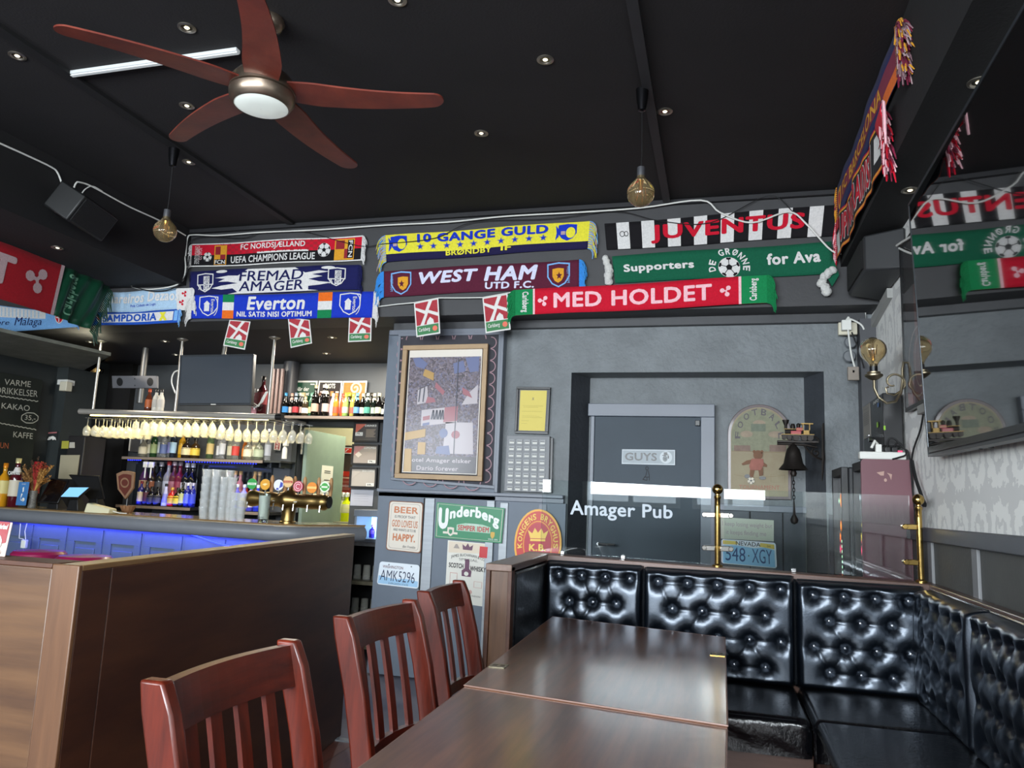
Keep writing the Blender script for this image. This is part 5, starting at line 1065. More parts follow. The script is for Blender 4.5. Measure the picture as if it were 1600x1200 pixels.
def pane(x0, x1, label, h0, h1):
    t = thing('glass_screen', label, 'glass screen', ((x0+x1)/2, 4.09, zr_((x0+x1)/2)))
    MB().hexa([(x0, 4.085, zr_(x0)+.01), (x1, 4.085, zr_(x1)+.01), (x1, 4.095, zr_(x1)+.01), (x0, 4.095, zr_(x0)+.01)], [(x0, 4.085, h0), (x1, 4.085, h1), (x1, 4.095, h1), (x0, 4.095, h0)]).build('glass', gp, t)
    for x in (x0+.12, (x0+x1)/2) if x0 < -.5 else ((x0+x1)/2-.1,): MB().box(x-.012, x+.012, 4.075, 4.105, zr_(x), zr_(x)+.022).build('foot_clip', m_steel, t, bevel=.003)
    return t
zt = lambda u, v: PY(u, v, 4.09).z
g1 = pane(PY(847, 800, 4.09).x, -.045, 'clear glass screen lettered Amager Pub behind the booth cushions', zt(849, 749), zt(1108, 762))
S = Surf(*[PY(u, v, 4.083) for u, v in ((891, 783), (1051, 791), (1051, 812), (891, 809))])
fr_ = M('frosted_lettering', '#b4bcc4', .6)
S = Surf(*[PY(u, v, 4.083) for u, v in ((891, 781), (1051, 790), (1051, 817), (891, 811))])
text(S, 'Amager Pub', 0, 0, 1, 1, fr_, g1, .018, h=.0006)
pane(.02, .875, 'clear glass screen between the two brass posts', zt(1130, 764), zt(1438, 775))
# ------------------------------------------------------------------ tables
def table(label, c, group='dark walnut tables end to end', lift=0, plq=()):
    ctr = sum((Vector((p[0], p[1], 0)) for p in c), Vector())/4; t = thing("pub_table", label, 'table', (ctr.x, ctr.y, 0)); t['group'] = group
    z1 = .75+lift; b = [Vector((p[0], p[1], z1-.032)) for p in c]; tp = [Vector((p[0], p[1], z1)) for p in c]
    MB().hexa(b, tp).build('tabletop', M('dark_walnut_table_top', '#40261a', .34, col2='#6e462e', scale=1, stretch=(26, 2, 26), coat=.65, crough=.17, bump=.04, bscale=2, spec=.5), t, bevel=.003)
    n = MB(); n.tube([b[0]+Vector((0, 0, .03)), b[1]+Vector((0, 0, .03)), b[2]+Vector((0, 0, .03)), b[3]+Vector((0, 0, .03))], .002, 4, closed=True); n.build('edge_band', M('pale_edge', '#8a6d62', .4), t)
    MB().lathe([(.23, 0), (.23, .02), (.05, .05), (.038, .08), (.038, .66), (.08, .7), (.08, z1-.032)], (ctr.x, ctr.y, 0), 20).build('pedestal', M('cast_black_base', '#17171a', .5), t, smooth=True)
    for (u, v), mt in plq:
        p = PZ(u, v, z1); MB().box(p.x-.028, p.x+.028, p.y-.03, p.y+.03, z1, z1+.003).build('number_plate', mt, t, bevel=.001)
        MB().box(p.x-.02, p.x-.004, p.y-.012, p.y+.012, z1+.003, z1+.0034).box(p.x+.006, p.x+.02, p.y-.012, p.y+.012, z1+.003, z1+.0034).build('engraving', M('engraved_dark', '#4b4436', .5), t)
    return t
S1, S2, S3, S4 = (-.736, 2.283), (.019, 2.157), (.021, 3.586), (-.788, 3.794)
table('far walnut pub table with a small brass and a steel number plate, against the booth', [S1, S2, S3, S4], lift=.006, plq=(((779, 1041), M('old_steel_plate', '#8d8671', .35, .8)), ((1121, 1023), m_brass)))
table('near walnut pub table running out of the bottom of the picture', [(-.70, .95), (.0, .85), (.017, 2.15), (-.734, 2.275)], lift=0)
# ------------------------------------------------------------------ chairs
def chair(label, x, y, rz):
    t = thing('dining_chair', label, 'chair', (x, y, 0), rz, 'cherry red slat back chairs')
    hw = .225
    def bow(y_): return -.03*(1-(y_/hw)**2)       # the back curves away from the sitter
    def bx_(z): return -.205-.035*max(0, (z-.45)/.5)-.06*max(0, (z-.45)/.5)**1.6
    for s_ in (-1, 1):
        mb = MB(); st = [(-.235, 0), (-.205, .22), (-.19, .45), (bx_(.6)+.012, .6), (bx_(.75)+.008, .75), (bx_(.9), .9), (bx_(.955)-.004, .955)]
        vs = []; dep = [.04, .048, .062, .066, .066, .066, .05]
        for (xx, z), d in zip(st, dep):
            for a, b in ((-1, -1), (1, -1), (1, 1), (-1, 1)): vs.append((xx+a*d/2, s_*hw+b*.0165, z))
        fs = [(3, 2, 1, 0), tuple(range(24, 28))]
        for i in range(6):
            for j in range(4): fs.append((i*4+j, i*4+(j+1) % 4, i*4+4+(j+1) % 4, i*4+4+j))
        mb.add(vs, fs).build('rear_leg', m_cherry, t, W=False, bevel=.006)
        MB().hexa([(.19, s_*.2-.018, 0), (.225, s_*.2-.018, 0), (.225, s_*.2+.018, 0), (.19, s_*.2+.018, 0)], [(.182, s_*.2-.02, .43), (.226, s_*.2-.02, .43), (.226, s_*.2+.02, .43), (.182, s_*.2+.02, .43)]).build('front_leg', m_cherry, t, W=False, bevel=.004)
        MB().box(-.2, .19, s_*.2-.01, s_*.2+.01, .18, .205).build('side_stretcher', m_cherry, t, W=False, bevel=.003)
    def rail(z0, z1, th, arch=0):
        mb = MB(); n = 14; 
        for i in range(n):
            a, b = -hw+2*hw*i/n, -hw+2*hw*(i+1)/n
            q = lambda y_, z, o: (bx_(z)+bow(y_)+o, y_, z+arch*(1-(y_/hw)**2))
            mb.hexa([q(a, z0, -th/2), q(a, z0, th/2), q(b, z0, th/2), q(b, z0, -th/2)], [q(a, z1, -th/2), q(a, z1, th/2), q(b, z1, th/2), q(b, z1, -th/2)])
        return mb
    rail(.855, .945, .024, 0).build('top_rail', m_cherryY, t, W=False, smooth=True)
    rail(.53, .57, .022, .012).build('lower_rail', m_cherryY, t, W=False, smooth=True)
    for y_ in (-.135, -.045, .045, .135):
        mb = MB()
        for i in range(6):
            za, zb = .56+.3*i/6, .56+.3*(i+1)/6; q = lambda z, a, b: (bx_(z)+bow(y_)+a, y_+b, z)
            mb.hexa([q(za, -.006, -.018), q(za, .006, -.018), q(za, .006, .018), q(za, -.006, .018)], [q(zb, -.006, -.018), q(zb, .006, -.018), q(zb, .006, .018), q(zb, -.006, .018)])
        mb.build('slat', m_cherry, t, W=False)
    def sx(u, v):
        w_ = .22-.02*(1-u)
        return (-.2+.44*u+.0*v, -w_+2*w_*v, .462-.012*math.sin(PI*u)*math.sin(PI*v))
    MB().grid(sx, 12, 12).build('seat', m_cherryY, t, W=False, smooth=True, solid=.026)
    MB().box(-.19, .2, -.2, -.185, .4, .448).box(-.19, .2, .185, .2, .4, .448).box(.19, .205, -.19, .19, .4, .448).box(-.2, -.185, -.19, .19, .4, .448).build('apron', m_cherry, t, W=False)
    return t
chair('cherry red slat back chair nearest the camera, in front of the partition', -.685, 1.475, 0)
chair('cherry red slat back chair in the middle of the row beside the table', -.735, 2.3, math.radians(-3))
chair('cherry red slat back chair farthest from the camera by the booth post', -.78, 3.03, math.radians(2))
# ------------------------------------------------------------------ angled walnut partition in front of the bar
m_cap = wood('gold_lit_cap', '#6b4e35', '#96754a', 1, .35, .3, 1.5, 25)  # golden light on the cap is put into its wood colour
A0, A1 = Vector((-1.66, 1.745, 0)), Vector((-2.0, 4.06, 0)); dr = (A1-A0).normalized(); nr = Vector((-dr.y, dr.x, 0))   # nr points to -x
t = thing('wooden_partition', 'dark walnut partition wall between the seating and the bar', 'partition', tuple((A0+A1)/2))
def seg(a, b, z0, z1, w_, name, mat, bev=.003, o=0): 
    a_, b_ = a+nr*o, b+nr*o; q = [a_, b_, b_+nr*w_, a_+nr*w_]
    return MB().hexa([p+Vector((0, 0, z0)) for p in q], [p+Vector((0, 0, z1)) for p in q]).build(name, mat, t, bevel=bev)
A0 = A0+dr*.013; C = A0+dr*.13
seg(A0, C-dr*.003, 0, 1.068, .06, 'corner_board', m_dwal); seg(C, A1, 0, 1.068, .06, 'side_board', m_dwal)
MB().hexa([A0+Vector((-.0, 0, 1.068)), A1+Vector((0, 0, 1.068)), A1+nr*.07+Vector((0, 0, 1.068)), A0+nr*.07+Vector((0, 0, 1.068))], [p+Vector((0, 0, 1.083)) for p in (A0, A1, A1+nr*.07, A0+nr*.07)]).build('cap', m_cap, t, bevel=.002)
MB().box(-1.75, -1.661, 1.743, 1.757, 0, 1.083).build('corner_post', m_walnutZ, t, bevel=.003)
MB().box(-3.3, -1.753, 1.748, 1.80, 0, 1.07).build('front_board', wood('lit_walnut_front', '#40291a', '#684a2f', 0, .42, .15, 1.2, 14), t, bevel=.003)  # window light on the front put into the wood colour, lighter than the sides
MB().box(-3.3, -1.753, 1.745, 1.86, 1.07, 1.083).build('front_cap', m_dwal, t, bevel=.002)
# menu card on the partition
S = Surf(Vector((-2.1, 1.83, 1.183)), Vector((-1.995, 1.825, 1.181)), Vector((-1.99, 1.81, 1.084)), Vector((-2.095, 1.81, 1.084)))
t = thing('menu_card', 'red and cream menu card with a white snifter drawing, standing on the partition', 'card', (-2.05, 1.82, 1.084))
slab(S, 'card', M('card_cream', '#b9a59c', .4), t, -.003); polys(S, 'red_field', [rect(.0, .62, .93, 1), [(0, .2), (.5, .3), (.93, .4), (.93, .62), (0, .62)]], M('card_red', '#8a2f34', .4), t, .001)
text(S, 'Winter Wonderland', .05, .78, .9, .93, m_pap, t, .03, .2, h=.002); polys(S, 'snifter', ring(.5, .38, .3, .28, .05, 20)+stroke([(.5, .1), (.5, .02)], .06)+[ell(.7, .1, .14, .1, 12)], m_pap, t, .002)
# ------------------------------------------------------------------ bar counter
m_bt = M('bar_top_wood', '#7d7261', .22, col2='#a0937c', scale=2, stretch=(3, 20, 10), coat=.5, crough=.1)
m_bn = M('padded_grey_edge', '#6d7075', .42, var=.06)
BA, BB, BC, BD = Vector((-6.62, 5.43, 0)), Vector((-3.02, 4.87, 0)), Vector((-2.84, 4.95, 0)), Vector((-2.6, 5.44, 0))
BK = [Vector((-3.02, 5.7, 0)), Vector((-3.2, 5.5, 0)), Vector((-6.62, 6.05, 0))]
t = thing('bar_counter', 'long bar counter with a padded grey edge and blue lit panelled front', 'bar counter', (-4.5, 5.2, 0))
def zz(p, z): return Vector((p.x, p.y, z))
mb = MB(); out = [BA, BB, BC, BD]+BK; mb.prism([zz(p, 1.05) for p in out], (0, 0, .025)); mb.build('counter_top', m_bt, t, bevel=.004)
mb = MB(); path = [zz(BA, 1.012)+Vector((0, .02, 0)), zz(BB, 1.012)+Vector((-.01, .02, 0)), zz(BC, 1.012)+Vector((-.02, .01, 0)), zz(BD, 1.012)+Vector((-.02, 0, 0))]
mb.tube(path, .055, 18).build('padded_edge', m_bn, t, smooth=True)
MB().tube([zz(BA, 1.0745), zz(BB, 1.0745), zz(BC, 1.0745), zz(BD, 1.0745)], .005, 6).build('brass_strip', M('warm_strip', '#b58c58', .3, .6), t)
off = Vector((.02, .2, 0)); FA, FB = BA+off, BB+Vector((-.08, .2, 0)); FC = Vector((-2.98, 5.16, 0)); FD = Vector((-2.76, 5.5, 0))
m_bf = M('bar_front_paint', '#59677e', .45, var=.06)
mb = MB()
for a, b in ((FA, FB), (FB, FC), (FC, FD)): d = (b-a).normalized(); n = Vector((-d.y, d.x, 0))*.03; mb.hexa([a, b, b+n, a+n], [zz(p, 1.05) for p in (a, b, b+n, a+n)])
mb.build('front', m_bf, t); BCNT = t
fd = (FB-FA).normalized(); fn = Vector((fd.y, -fd.x, 0)); L0 = (FB-FA).length
k = 0
while k*.44+.44 < L0:
    a = FB-fd*(.06+k*.44+.4); b = FB-fd*(.06+k*.44)
    S = Surf(zz(a, .93), zz(b, .93), zz(b, .08), zz(a, .08))
    o = MB()
    for r in ((0, 0, 1, .1), (0, .88, 1, 1), (0, .1, .17, .88), (.83, .1, 1, .88)): o.prism([S.P(x, z, 0) for x, z in rect(*r)], S.n*.014)
    o.build('panel_frame', m_bf, t, bevel=.002); MB().prism([S.P(x, z, 0) for x, z in rect(.22, .14, .78, .82)], S.n*.012).build('raised_panel', m_bf, t, bevel=.005); k += 1
MB().tube([zz(FA+fn*.03, .965), zz(FB+fn*.03-fd*.9, .965), zz(FB+fn*.03-fd*.55, .9), zz(FB+fn*.03-fd*.2, .86)], .006, 6).build('led_strip', M('blue_led', '#1420ff', .5, emit=6, ecol='#1822ff'), t)
c_ = (FA+FB)/2+fn*.08
for f in (.3, .5, .7, .88):
    p = FA.lerp(FB, f)+fn*.1; area('blue_led_light', zz(p, .985), zz(p+fn*-.15, .5), .7, .03, 1.1, (.1, .13, 1))
# charger hanging at the bar front
q = FA.lerp(FB, .2)
p = Vector((-5.45, 5.25, .9)); pp = PY(38, 850, 5.35)
t = thing('hanging_charger', 'small white charger hanging on its cable under the bar edge', 'charger', tuple(pp)); MB().cbox(pp, .05, .03, .07).build('adapter', m_white, t, bevel=.006)
MB().tube([PY(32, 818, 5.36), PY(31, 830, 5.36), PY(30, 841, 5.36), PY(36, 842, 5.36), PY(38, 846, 5.36)], .004, 5).tube([PY(42, 818, 5.36), PY(39, 830, 5.36), PY(40, 843, 5.36)], .004, 5).build('cord', m_white, t)
# stools
for (u, v), l in (((62, 861), 'left of two purple lit bar stools in front of the bar'), ((133, 869), 'right of two purple lit bar stools in front of the bar')):
    p = PZ(u, v, .83); t = thing('bar_stool', 'round seat, '+l, 'stool', (p.x, p.y, 0), 0, 'bar stools')
    MB().lathe([(.001, .775), (.16, .775), (.172, .79), (.172, .815), (.155, .832), (.001, .838)], (p.x, p.y, 0), 28, cap=False).build('seat', M('magenta_vinyl', '#8a1848', .35, coat=.2), t, smooth=True)
    MB().lathe([(.17, 0), (.17, .012), (.03, .03), (.024, .775)], (p.x, p.y, 0), 20).tube([(p.x+.13*math.cos(a*PI/8), p.y+.13*math.sin(a*PI/8), .3) for a in range(16)], .01, 6, closed=True).build('stem', m_steel, t, smooth=True)
# ------------------------------------------------------------------ bottles and glasses
def alpha_glass(name, col, a):
    m = M(name, col, .12, coat=1, crough=.03, spec=1); m.node_tree.nodes['Principled BSDF'].inputs['Alpha'].default_value = a; return m
PR = {
 'beer': [(.028, 0), (.03, .004), (.03, .13), (.026, .155), (.013, .19), (.012, .225), (.0135, .228), (.0135, .235)],
 'stubby': [(.03, 0), (.033, .004), (.033, .11), (.028, .14), (.013, .165), (.012, .19), (.0135, .2)],
 'wine': [(.034, 0), (.037, .005), (.037, .19), (.032, .215), (.014, .245), (.0135, .3), (.015, .302), (.015, .315)],
 'spirit': [(.036, 0), (.038, .005), (.038, .17), (.034, .19), (.015, .215), (.014, .265), (.016, .268), (.016, .275)],
 'tall': [(.03, 0), (.032, .005), (.034, .2), (.028, .225), (.013, .25), (.0125, .31), (.015, .312), (.015, .325)],
 'squat': [(.045, 0), (.048, .006), (.05, .1), (.04, .14), (.016, .16), (.015, .2), (.018, .203), (.018, .215)],
 'cone': [(.04, 0), (.042, .005), (.03, .13), (.016, .19), (.014, .24), (.016, .245), (.016, .255)],
}
_bm = {}
def bottle(kind, glass, label_c, cap_c, text_, x, y, z, cat='bottle', group=None, lab=(.3, .6), sc=1.0, neck=None, rz=0, fine=False):
    key = (kind, glass, label_c, cap_c, lab, neck); pr = PR[kind]; H = pr[-1][1]; rmax = max(r for r, _ in pr)
    if key not in _bm:
        tr = glass.startswith('*'); gc = glass.lstrip('*')
        gm = M('bottle_'+glass, gc, .06, trans=.85 if tr else 0, coat=.6, ior=1.3)
        ms = [MB().lathe(pr, (0, 0, 0), 14).mesh('bottle_glass', gm, True)]
        rl = lambda zq: next(r0+(r1-r0)*(zq-z0)/(z1-z0) for (r0, z0), (r1, z1) in zip(pr, pr[1:]) if z0 <= zq <= z1)
        zs = [H*lab[0]+(H*lab[1]-H*lab[0])*i/3 for i in range(4)]
        ms.append(MB().lathe([(rl(q)+.0012, q) for q in zs], (0, 0, 0), 14, cap=False).mesh('label', M('lab_'+label_c, label_c, .55), True))
        ms.append(MB().lathe([(pr[-1][0]+.002, H-.03), (pr[-1][0]+.002, H+.002), (.002, H+.003)], (0, 0, 0), 12, cap=False).mesh('cap', M('cap_'+cap_c, cap_c, .35, .3), True))
        if neck: ms.append(MB().lathe([(rl(H*.82)+.001, H*.82), (rl(H*.72)+.001, H*.72)], (0, 0, 0), 12, cap=False).mesh('neck_label', M('lab_'+neck, neck, .5), True))
        _bm[key] = ms
    t = thing('bottle', text_, cat, (x, y, z), rz, group); t.scale = (sc, sc, sc)
    if not group: t['group'] = ('bottles '+text_.split(', ')[-1]) if ', ' in text_ else 'single bottles'
    if t.get('group') == 'single bottles': del t['group']
    for nme, me in zip(('glass', 'label', 'cap', 'neck_label'), _bm[key]):
        o = bpy.data.objects.new(nme, me); COL.objects.link(o); o.parent = t
    return t
def shelf(name, label, x0, x1, y0, y1, z, mat=None, th=.03):
    t = thing(name, label, 'shelf', ((x0+x1)/2, (y0+y1)/2, z-th)); MB().box(x0, x1, y0, y1, z-th, z-.001).build('board', m_blkm, t)
    MB().box(x0, x1, y0-.012, y0, z-th-.004, z-.006).build('front_edge', mat or M('taupe_edge', '#84766c', .5), t, bevel=.002)
    for x in (x0+.15, x1-.15): MB().box(x-.01, x+.01, y0+.05, y1, z-th-.05, z-th).build('bracket', m_dark, t)
    return t
YS = 6.98
zA = PY(530, 651, YS).z; zB = PY(300, 716, YS).z; zC = PY(250, 790, YS).z
shelf('bottle_shelf', 'long upper shelf crowded with beer bottles under the posters', PY(446, 650, YS).x, -2.55, 6.9, 7.2, zA)
shelf('bottle_shelf', 'middle shelf with spirits under the hanging glasses', PY(200, 714, YS).x, PY(418, 720, YS).x, 6.9, 7.2, zB)
shelf('bottle_shelf', 'lower shelf with blue lit liqueur bottles', PY(196, 790, YS).x, PY(310, 795, YS).x, 6.85, 7.2, zC)
shelf('bottle_shelf', 'short lower shelf behind the beer taps', PY(368, 797, YS).x, PY(432, 800, YS).x, 6.85, 7.2, zC-.01)
shelf('corner_shelf', 'small green corner shelf beside the green door', PY(420, 722, YS).x, PY(446, 722, YS).x, 6.9, 7.2, PY(430, 720, YS).z, m_dark, .02)
bk = '#0c0a08'
top = [(447, 'beer', bk, '#2f7fc2', '#3a86b8', 'dark beer bottle with a blue oval label'), (454, 'beer', bk, '#b9aaa2', '#c79c8c', 'dark beer bottle with a greyish label'), (463, 'beer', bk, '#a8333c', '#8c9aa8', 'dark beer bottle with a red and white label'),
 (471, 'beer', bk, '#b69b94', '#c9b48e', 'dark beer bottle with a dusty pink label'), (478, 'stubby', '#3a3020', '#e4e0d4', '#c9b488', 'small clear brown bottle with a white label'), (485, 'beer', '#2f5a44', '#cfc28a', '#7fae98', 'green bottle with a cream label'),
 (493, 'wine', bk, '#c49c8a', '#c9b28a', 'large dark bottle with a salmon round label'), (503.5, 'tall', '#141012', '#1c1820', '#cfcabc', 'slim dark bottle with a silver neck'), (510, 'wine', bk, '#b9a099', '#cfc2a4', 'large dark bottle with a pale pink oval label'),
 (518.5, 'beer', '#c9b4b4', '#d8a8b0', '#e0d6d0', 'clear bottle with a pink label'), (526, 'beer', '#c2752c', '#d65032', '#e06030', 'amber bottle with an orange red label'), (534.5, 'beer', '#b8552c', '#d93a30', '#e04030', 'amber bottle with a bright red label'),
 (541, 'beer', '#8fae5c', '#c7d4b0', '#8ccf2c', 'green tinted bottle with a lime cap'), (550, 'beer', '#a89a4c', '#a8503c', '#a6d04c', 'golden bottle with a lime neck'), (558.5, 'beer', bk, '#5c8cc4', '#4ea0d0', 'dark beer bottle with a pale blue oval label'),
 (565.5, 'beer', bk, '#d8d4b8', '#b8b09c', 'dark beer bottle with an ivory oval label'), (575, 'beer', '#151d18', '#4f9a88', '#8f9a94', 'dark green bottle with a teal label'), (583, 'beer', '#151d18', '#a9b8a8', '#c9b8a0', 'dark green bottle with a silver oval label'),
 (592.5, 'beer', bk, '#dcd8b4', '#e0d8a0', 'dark bottle with a cream slim label'), (598, 'stubby', bk, '#c9c9c4', '#1a1a1c', 'black stubby bottle with a white cross label'), (607, 'wine', '#0a0a10', '#9fa4b0', '#14141a', 'black wine bottle with a grey label'),
 (618, 'wine', '#c9b478', '#e2d8a8', '#d4bc70', 'gold sparkling wine bottle half hidden by the framed poster')]
for i, (u, kd, g, l, c, d) in enumerate(top):
    p = PY(u, 640, YS); bottle(kd, g, l, c, d+', on the upper shelf', p.x, YS-.02+.03*(i % 2), zA, sc=1.0, lab=(.14, .4), neck=c if i % 3 else None)
for i, (u, c) in enumerate(((461, '#8c9aa8'), (469, '#d8d2c8'), (474, '#c9b48a'), (488, '#7fae98'), (499, '#6a4a3a'), (545, '#c9cf3c'), (572, '#30302c'), (580, '#28241c'))):
    bottle('beer', bk, '#5a4a42', c, ['steel capped', 'white necked', 'cream necked', 'pale green necked', 'brown necked', 'yellow green capped', 'black capped', 'dark brown capped'][i]+' dark bottle in the rear row of the upper shelf', PY(u, 630, 7.1).x, 7.1, zA, sc=1.1, lab=(.12, .5))
mid = [(224, 'squat', '*#d9d4c4', '#c4bba4', '#b9b4a4', 'squat pale bottle'), (231, 'spirit', '*#e4e2da', '#d8d0b8', '#c9c4b4', 'clear bottle with a cream label'), (240, 'spirit', '#1f3a20', '#8a9a6c', '#2c4a2c', 'green herb liqueur bottle'),
 (246, 'tall', '*#dfe4e8', '#c9d0d8', '#e4e4e4', 'tall clear vodka bottle'), (255, 'spirit', '*#dfe4e8', '#5a6a9c', '#d8d8e0', 'clear bottle with a blue label'), (262, 'tall', '*#dfe4e8', '#8a8ac4', '#c9c9d0', 'clear bottle with a lilac label'),
 (270, 'tall', '#1c2430', '#9fc0dc', '#1c2430', 'dark bottle with a pale blue strip'), (280, 'spirit', '#b98a1c', '#d9a82c', '#b9a44c', 'yellow liqueur bottle'), (291, 'squat', '#2a2018', '#d8caa0', '#141210', 'dark squat bottle with a cream label'), (301, 'squat', '#3a2a14', '#e0c048', '#141210', 'squat bottle with a yellow label'),
 (328, 'wine', '*#8fae7c', '#b9a46c', '#c9ae4c', 'green sparkling wine bottle with a gold collar'), (340, 'spirit', '*#e4e6ea', '#c9ccd4', '#d4d4d8', 'clear rum bottle'), (347, 'tall', '*#e4e6ea', '#b9bcc4', '#c4c4c9', 'tall clear gin bottle'), (357, 'spirit', '*#d8dcc9', '#b9b49c', '#8a6a4c', 'clear bottle with a beige label'),
 (368, 'spirit', '*#e0e0dc', '#b93a34', '#2a2a30', 'clear bottle with a red label'), (379, 'beer', '#7c4214', '#c47a2c', '#5a2c14', 'small orange brown bottle'), (388, 'squat', '*#e0dcc9', '#d0cbb4', '#c4b48c', 'clear square shouldered bottle'), (395, 'spirit', '*#dcd8c9', '#cfc8b0', '#8c8474', 'clear bottle with an ivory label'), (404, 'squat', '*#c4ccb4', '#a9b49c', '#14141a', 'clear bottle with a black stopper'), (415, 'tall', '*#e4e8ec', '#9fa4b0', '#c9c9c9', 'tall clear bottle with a thin black line')]
for i, (u, kd, g, l, c, d) in enumerate(mid):
    p = PY(u, 705, YS); bottle(kd, g, l, c, d+', on the middle shelf', p.x, YS+.04*(i % 2), zB, sc=1.0, lab=(.15, .5))
low = [(219, 'spirit', '#26246a', '#d8c48c', '#6a1420', 'purple bottle with a gold label', 0), (228, 'spirit', '#1c1c2c', '#5a2c34', '#2a2a2a', 'dark bottle with a dull red label', 0), (236, 'squat', '#101014', '#3c3c40', '#141414', 'squat black whiskey bottle', 0), (246, 'squat', '#101014', '#4c4c50', '#141414', 'squat black whiskey bottle beside the white one', 0),
 (258, 'cone', '#c4c8ec', '#8a90d8', '#1c1c20', 'white coconut liqueur bottle', 0), (268, 'squat', '#b81a18', '#d8b040', '#b89040', 'red liqueur bottle with a yellow label', 0), (277, 'squat', '#1a1408', '#e4cc30', '#1a1a14', 'dark round bottle with a bright yellow label', 0), (284, 'spirit', '#0c140c', '#c9cf7c', '#141414', 'dark green bottle with a pale yellow label', 0),
 (292, 'spirit', '*#3a4ae0', '#6a7af0', '#c9c9d8', 'clear bottle glowing blue', 0), (300, 'spirit', '*#3a4ae0', '#3c4cc0', '#a4a4c0', 'blue lit bottle at the end of the row', 0),  # blue shelf light put into the glass and label colours of these two
 (222, 'tall', '#4c2c4c', '#b9946c', '#c9b49c', 'tall plum bottle', 1), (235, 'wine', '#2a1c18', '#a4603c', '#c4bcb0', 'tall brown bottle with a pourer', 1), (247, 'wine', '#1c1c1c', '#3c3c40', '#b9b4b0', 'tall black bottle with a pourer', 1), (259, 'tall', '#8c8c94', '#b9bcc9', '#b0403c', 'tall clear bottle with a red pourer', 1), (268, 'tall', '#5a2c34', '#a86a74', '#b9a4a4', 'tall rose bottle with a pourer', 1),
 (277, 'tall', '#6c1c34', '#8c3048', '#8c7c7c', 'tall raspberry bottle', 1), (288, 'wine', '#141418', '#d8d8e0', '#c9c9c9', 'tall dark bottle with a white label', 1), (297, 'wine', '#101014', '#c9c9d4', '#b4b4b4', 'tall black bottle with a silver label', 1)]
for u, kd, g, l, c, d, r in low:
    p = PY(u, 780, YS); bottle(kd, g, l, c, d+', on the lower shelf', PY(u, 780, YS-.06+.14*r).x, YS-.06+.14*r, zC, sc=.9 if r == 0 else 1.45, lab=(.15, .55))
rt = [(333, 'tall', '*#dfe2e4', '#c9c9c9', '#d4d4d4', 'tall clear bottle'), (342, 'tall', '*#e4dcdc', '#d8c9c9', '#3a3a3c', 'tall clear bottle with a dark stopper'), (352, 'tall', '*#e4c9c9', '#c98c8c', '#a83434', 'tall clear bottle with a red cap'), (362, 'tall', '#c4b4b8', '#c9a4a9', '#b9946c', 'rose tinted bottle with a cork'), (370, 'tall', '#c07c84', '#d8a4ac', '#a4885c', 'pink gin bottle with a cork'),
 (381, 'squat', '#b8342c', '#c9483c', '#6c8ca4', 'orange red round bottle'), (393, 'tall', '#8c7c5c', '#b9a47c', '#a48c64', 'tall bottle with a wooden cork'), (400, 'tall', '#7c6c54', '#a4947c', '#b49c74', 'second tall bottle with a wooden cork')]
for i, (u, kd, g, l, c, d) in enumerate(rt): bottle(kd, g, l, c, d+', behind the beer taps', PY(u, 780, 7.05).x, 7.08, zC, sc=1.2, lab=(.2, .5))
for i, (u, g, l, d) in enumerate(((368, '#5a5ac0', '#5c6cd8', 'violet gin bottle'), (376, '#8c8ce0', '#c9b46c', 'lilac gin bottle with a gold label'), (384, '#4c4cc9', '#d8d8e8', 'deep blue gin bottle with a white label'), (392, '#2a3ad8', '#4c5ce8', 'royal blue gin bottle'))): bottle('spirit', g, l, '#b9c4d8', d+', in front behind the taps', PY(366+(u-366)*1.35, 790, 6.92).x, 6.92, zC-.01, sc=.95, lab=(.15, .5))
# mirrored backs behind the lower bottles, blue lights under the shelf
for a, b, nme in ((212, 258, 'left'), (310, 425, 'right')):
    x0, x1 = PY(a, 740, 7.18).x, PY(b, 740, 7.18).x
    tag(MB().box(x0, x1, 7.17, 7.2, zC, zB-.06).build('mirror_panel', M('dim_mirror', '#5a6068', .12, .85), None, bevel=.002, loc=(x0, 7.2, zC)), 'grey mirror panel on the bar wall, %s of two' % nme, 'mirror')
tag(MB().box(PY(258, 740, 7.18).x, PY(305, 740, 7.18).x, 7.17, 7.2, zC, zB-.06).build('wall_panel', M('aubergine_panel', '#1c1018', .3, coat=.4), None, loc=(PY(258, 740, 7.18).x, 7.2, zC)), 'dark aubergine panel between mirrors behind the blue lit bottles', 'panel')
mb = MB()
for i in range(34):
    u = 206+i*(3.2 if i < 7 else 0)+(0 if i < 7 else 90+(i-7)*4.2); p = PY(u, 716, YS); mb.cbox((p.x, 6.93, zB-.04), .007, .007, .006)
tag(mb.build('led_dot_strip', M('blue_led', '#1420ff', .5, emit=6, ecol='#1822ff'), None, kind='stuff', loc=(-5, 6.93, zB-.04)), 'row of tiny blue LED dots under the middle shelf', 'light strip')
xm = PY(255, 780, 6.9).x; area('blue_shelf_light', (xm, 6.9, zB-.06), (xm, 7.05, zC), .9, .04, .15, (.12, .16, 1)); area('blue_shelf_light', (PY(380, 780, 6.9).x, 6.85, zB-.06), (PY(380, 780, 6.9).x, 7.05, zC), .6, .04, .12, (.12, .16, 1))
area('blue_shelf_light', (xm, 6.86, zC+.02), (xm, 7.0, zC+.2), .8, .03, .35, (.05, .08, 1))
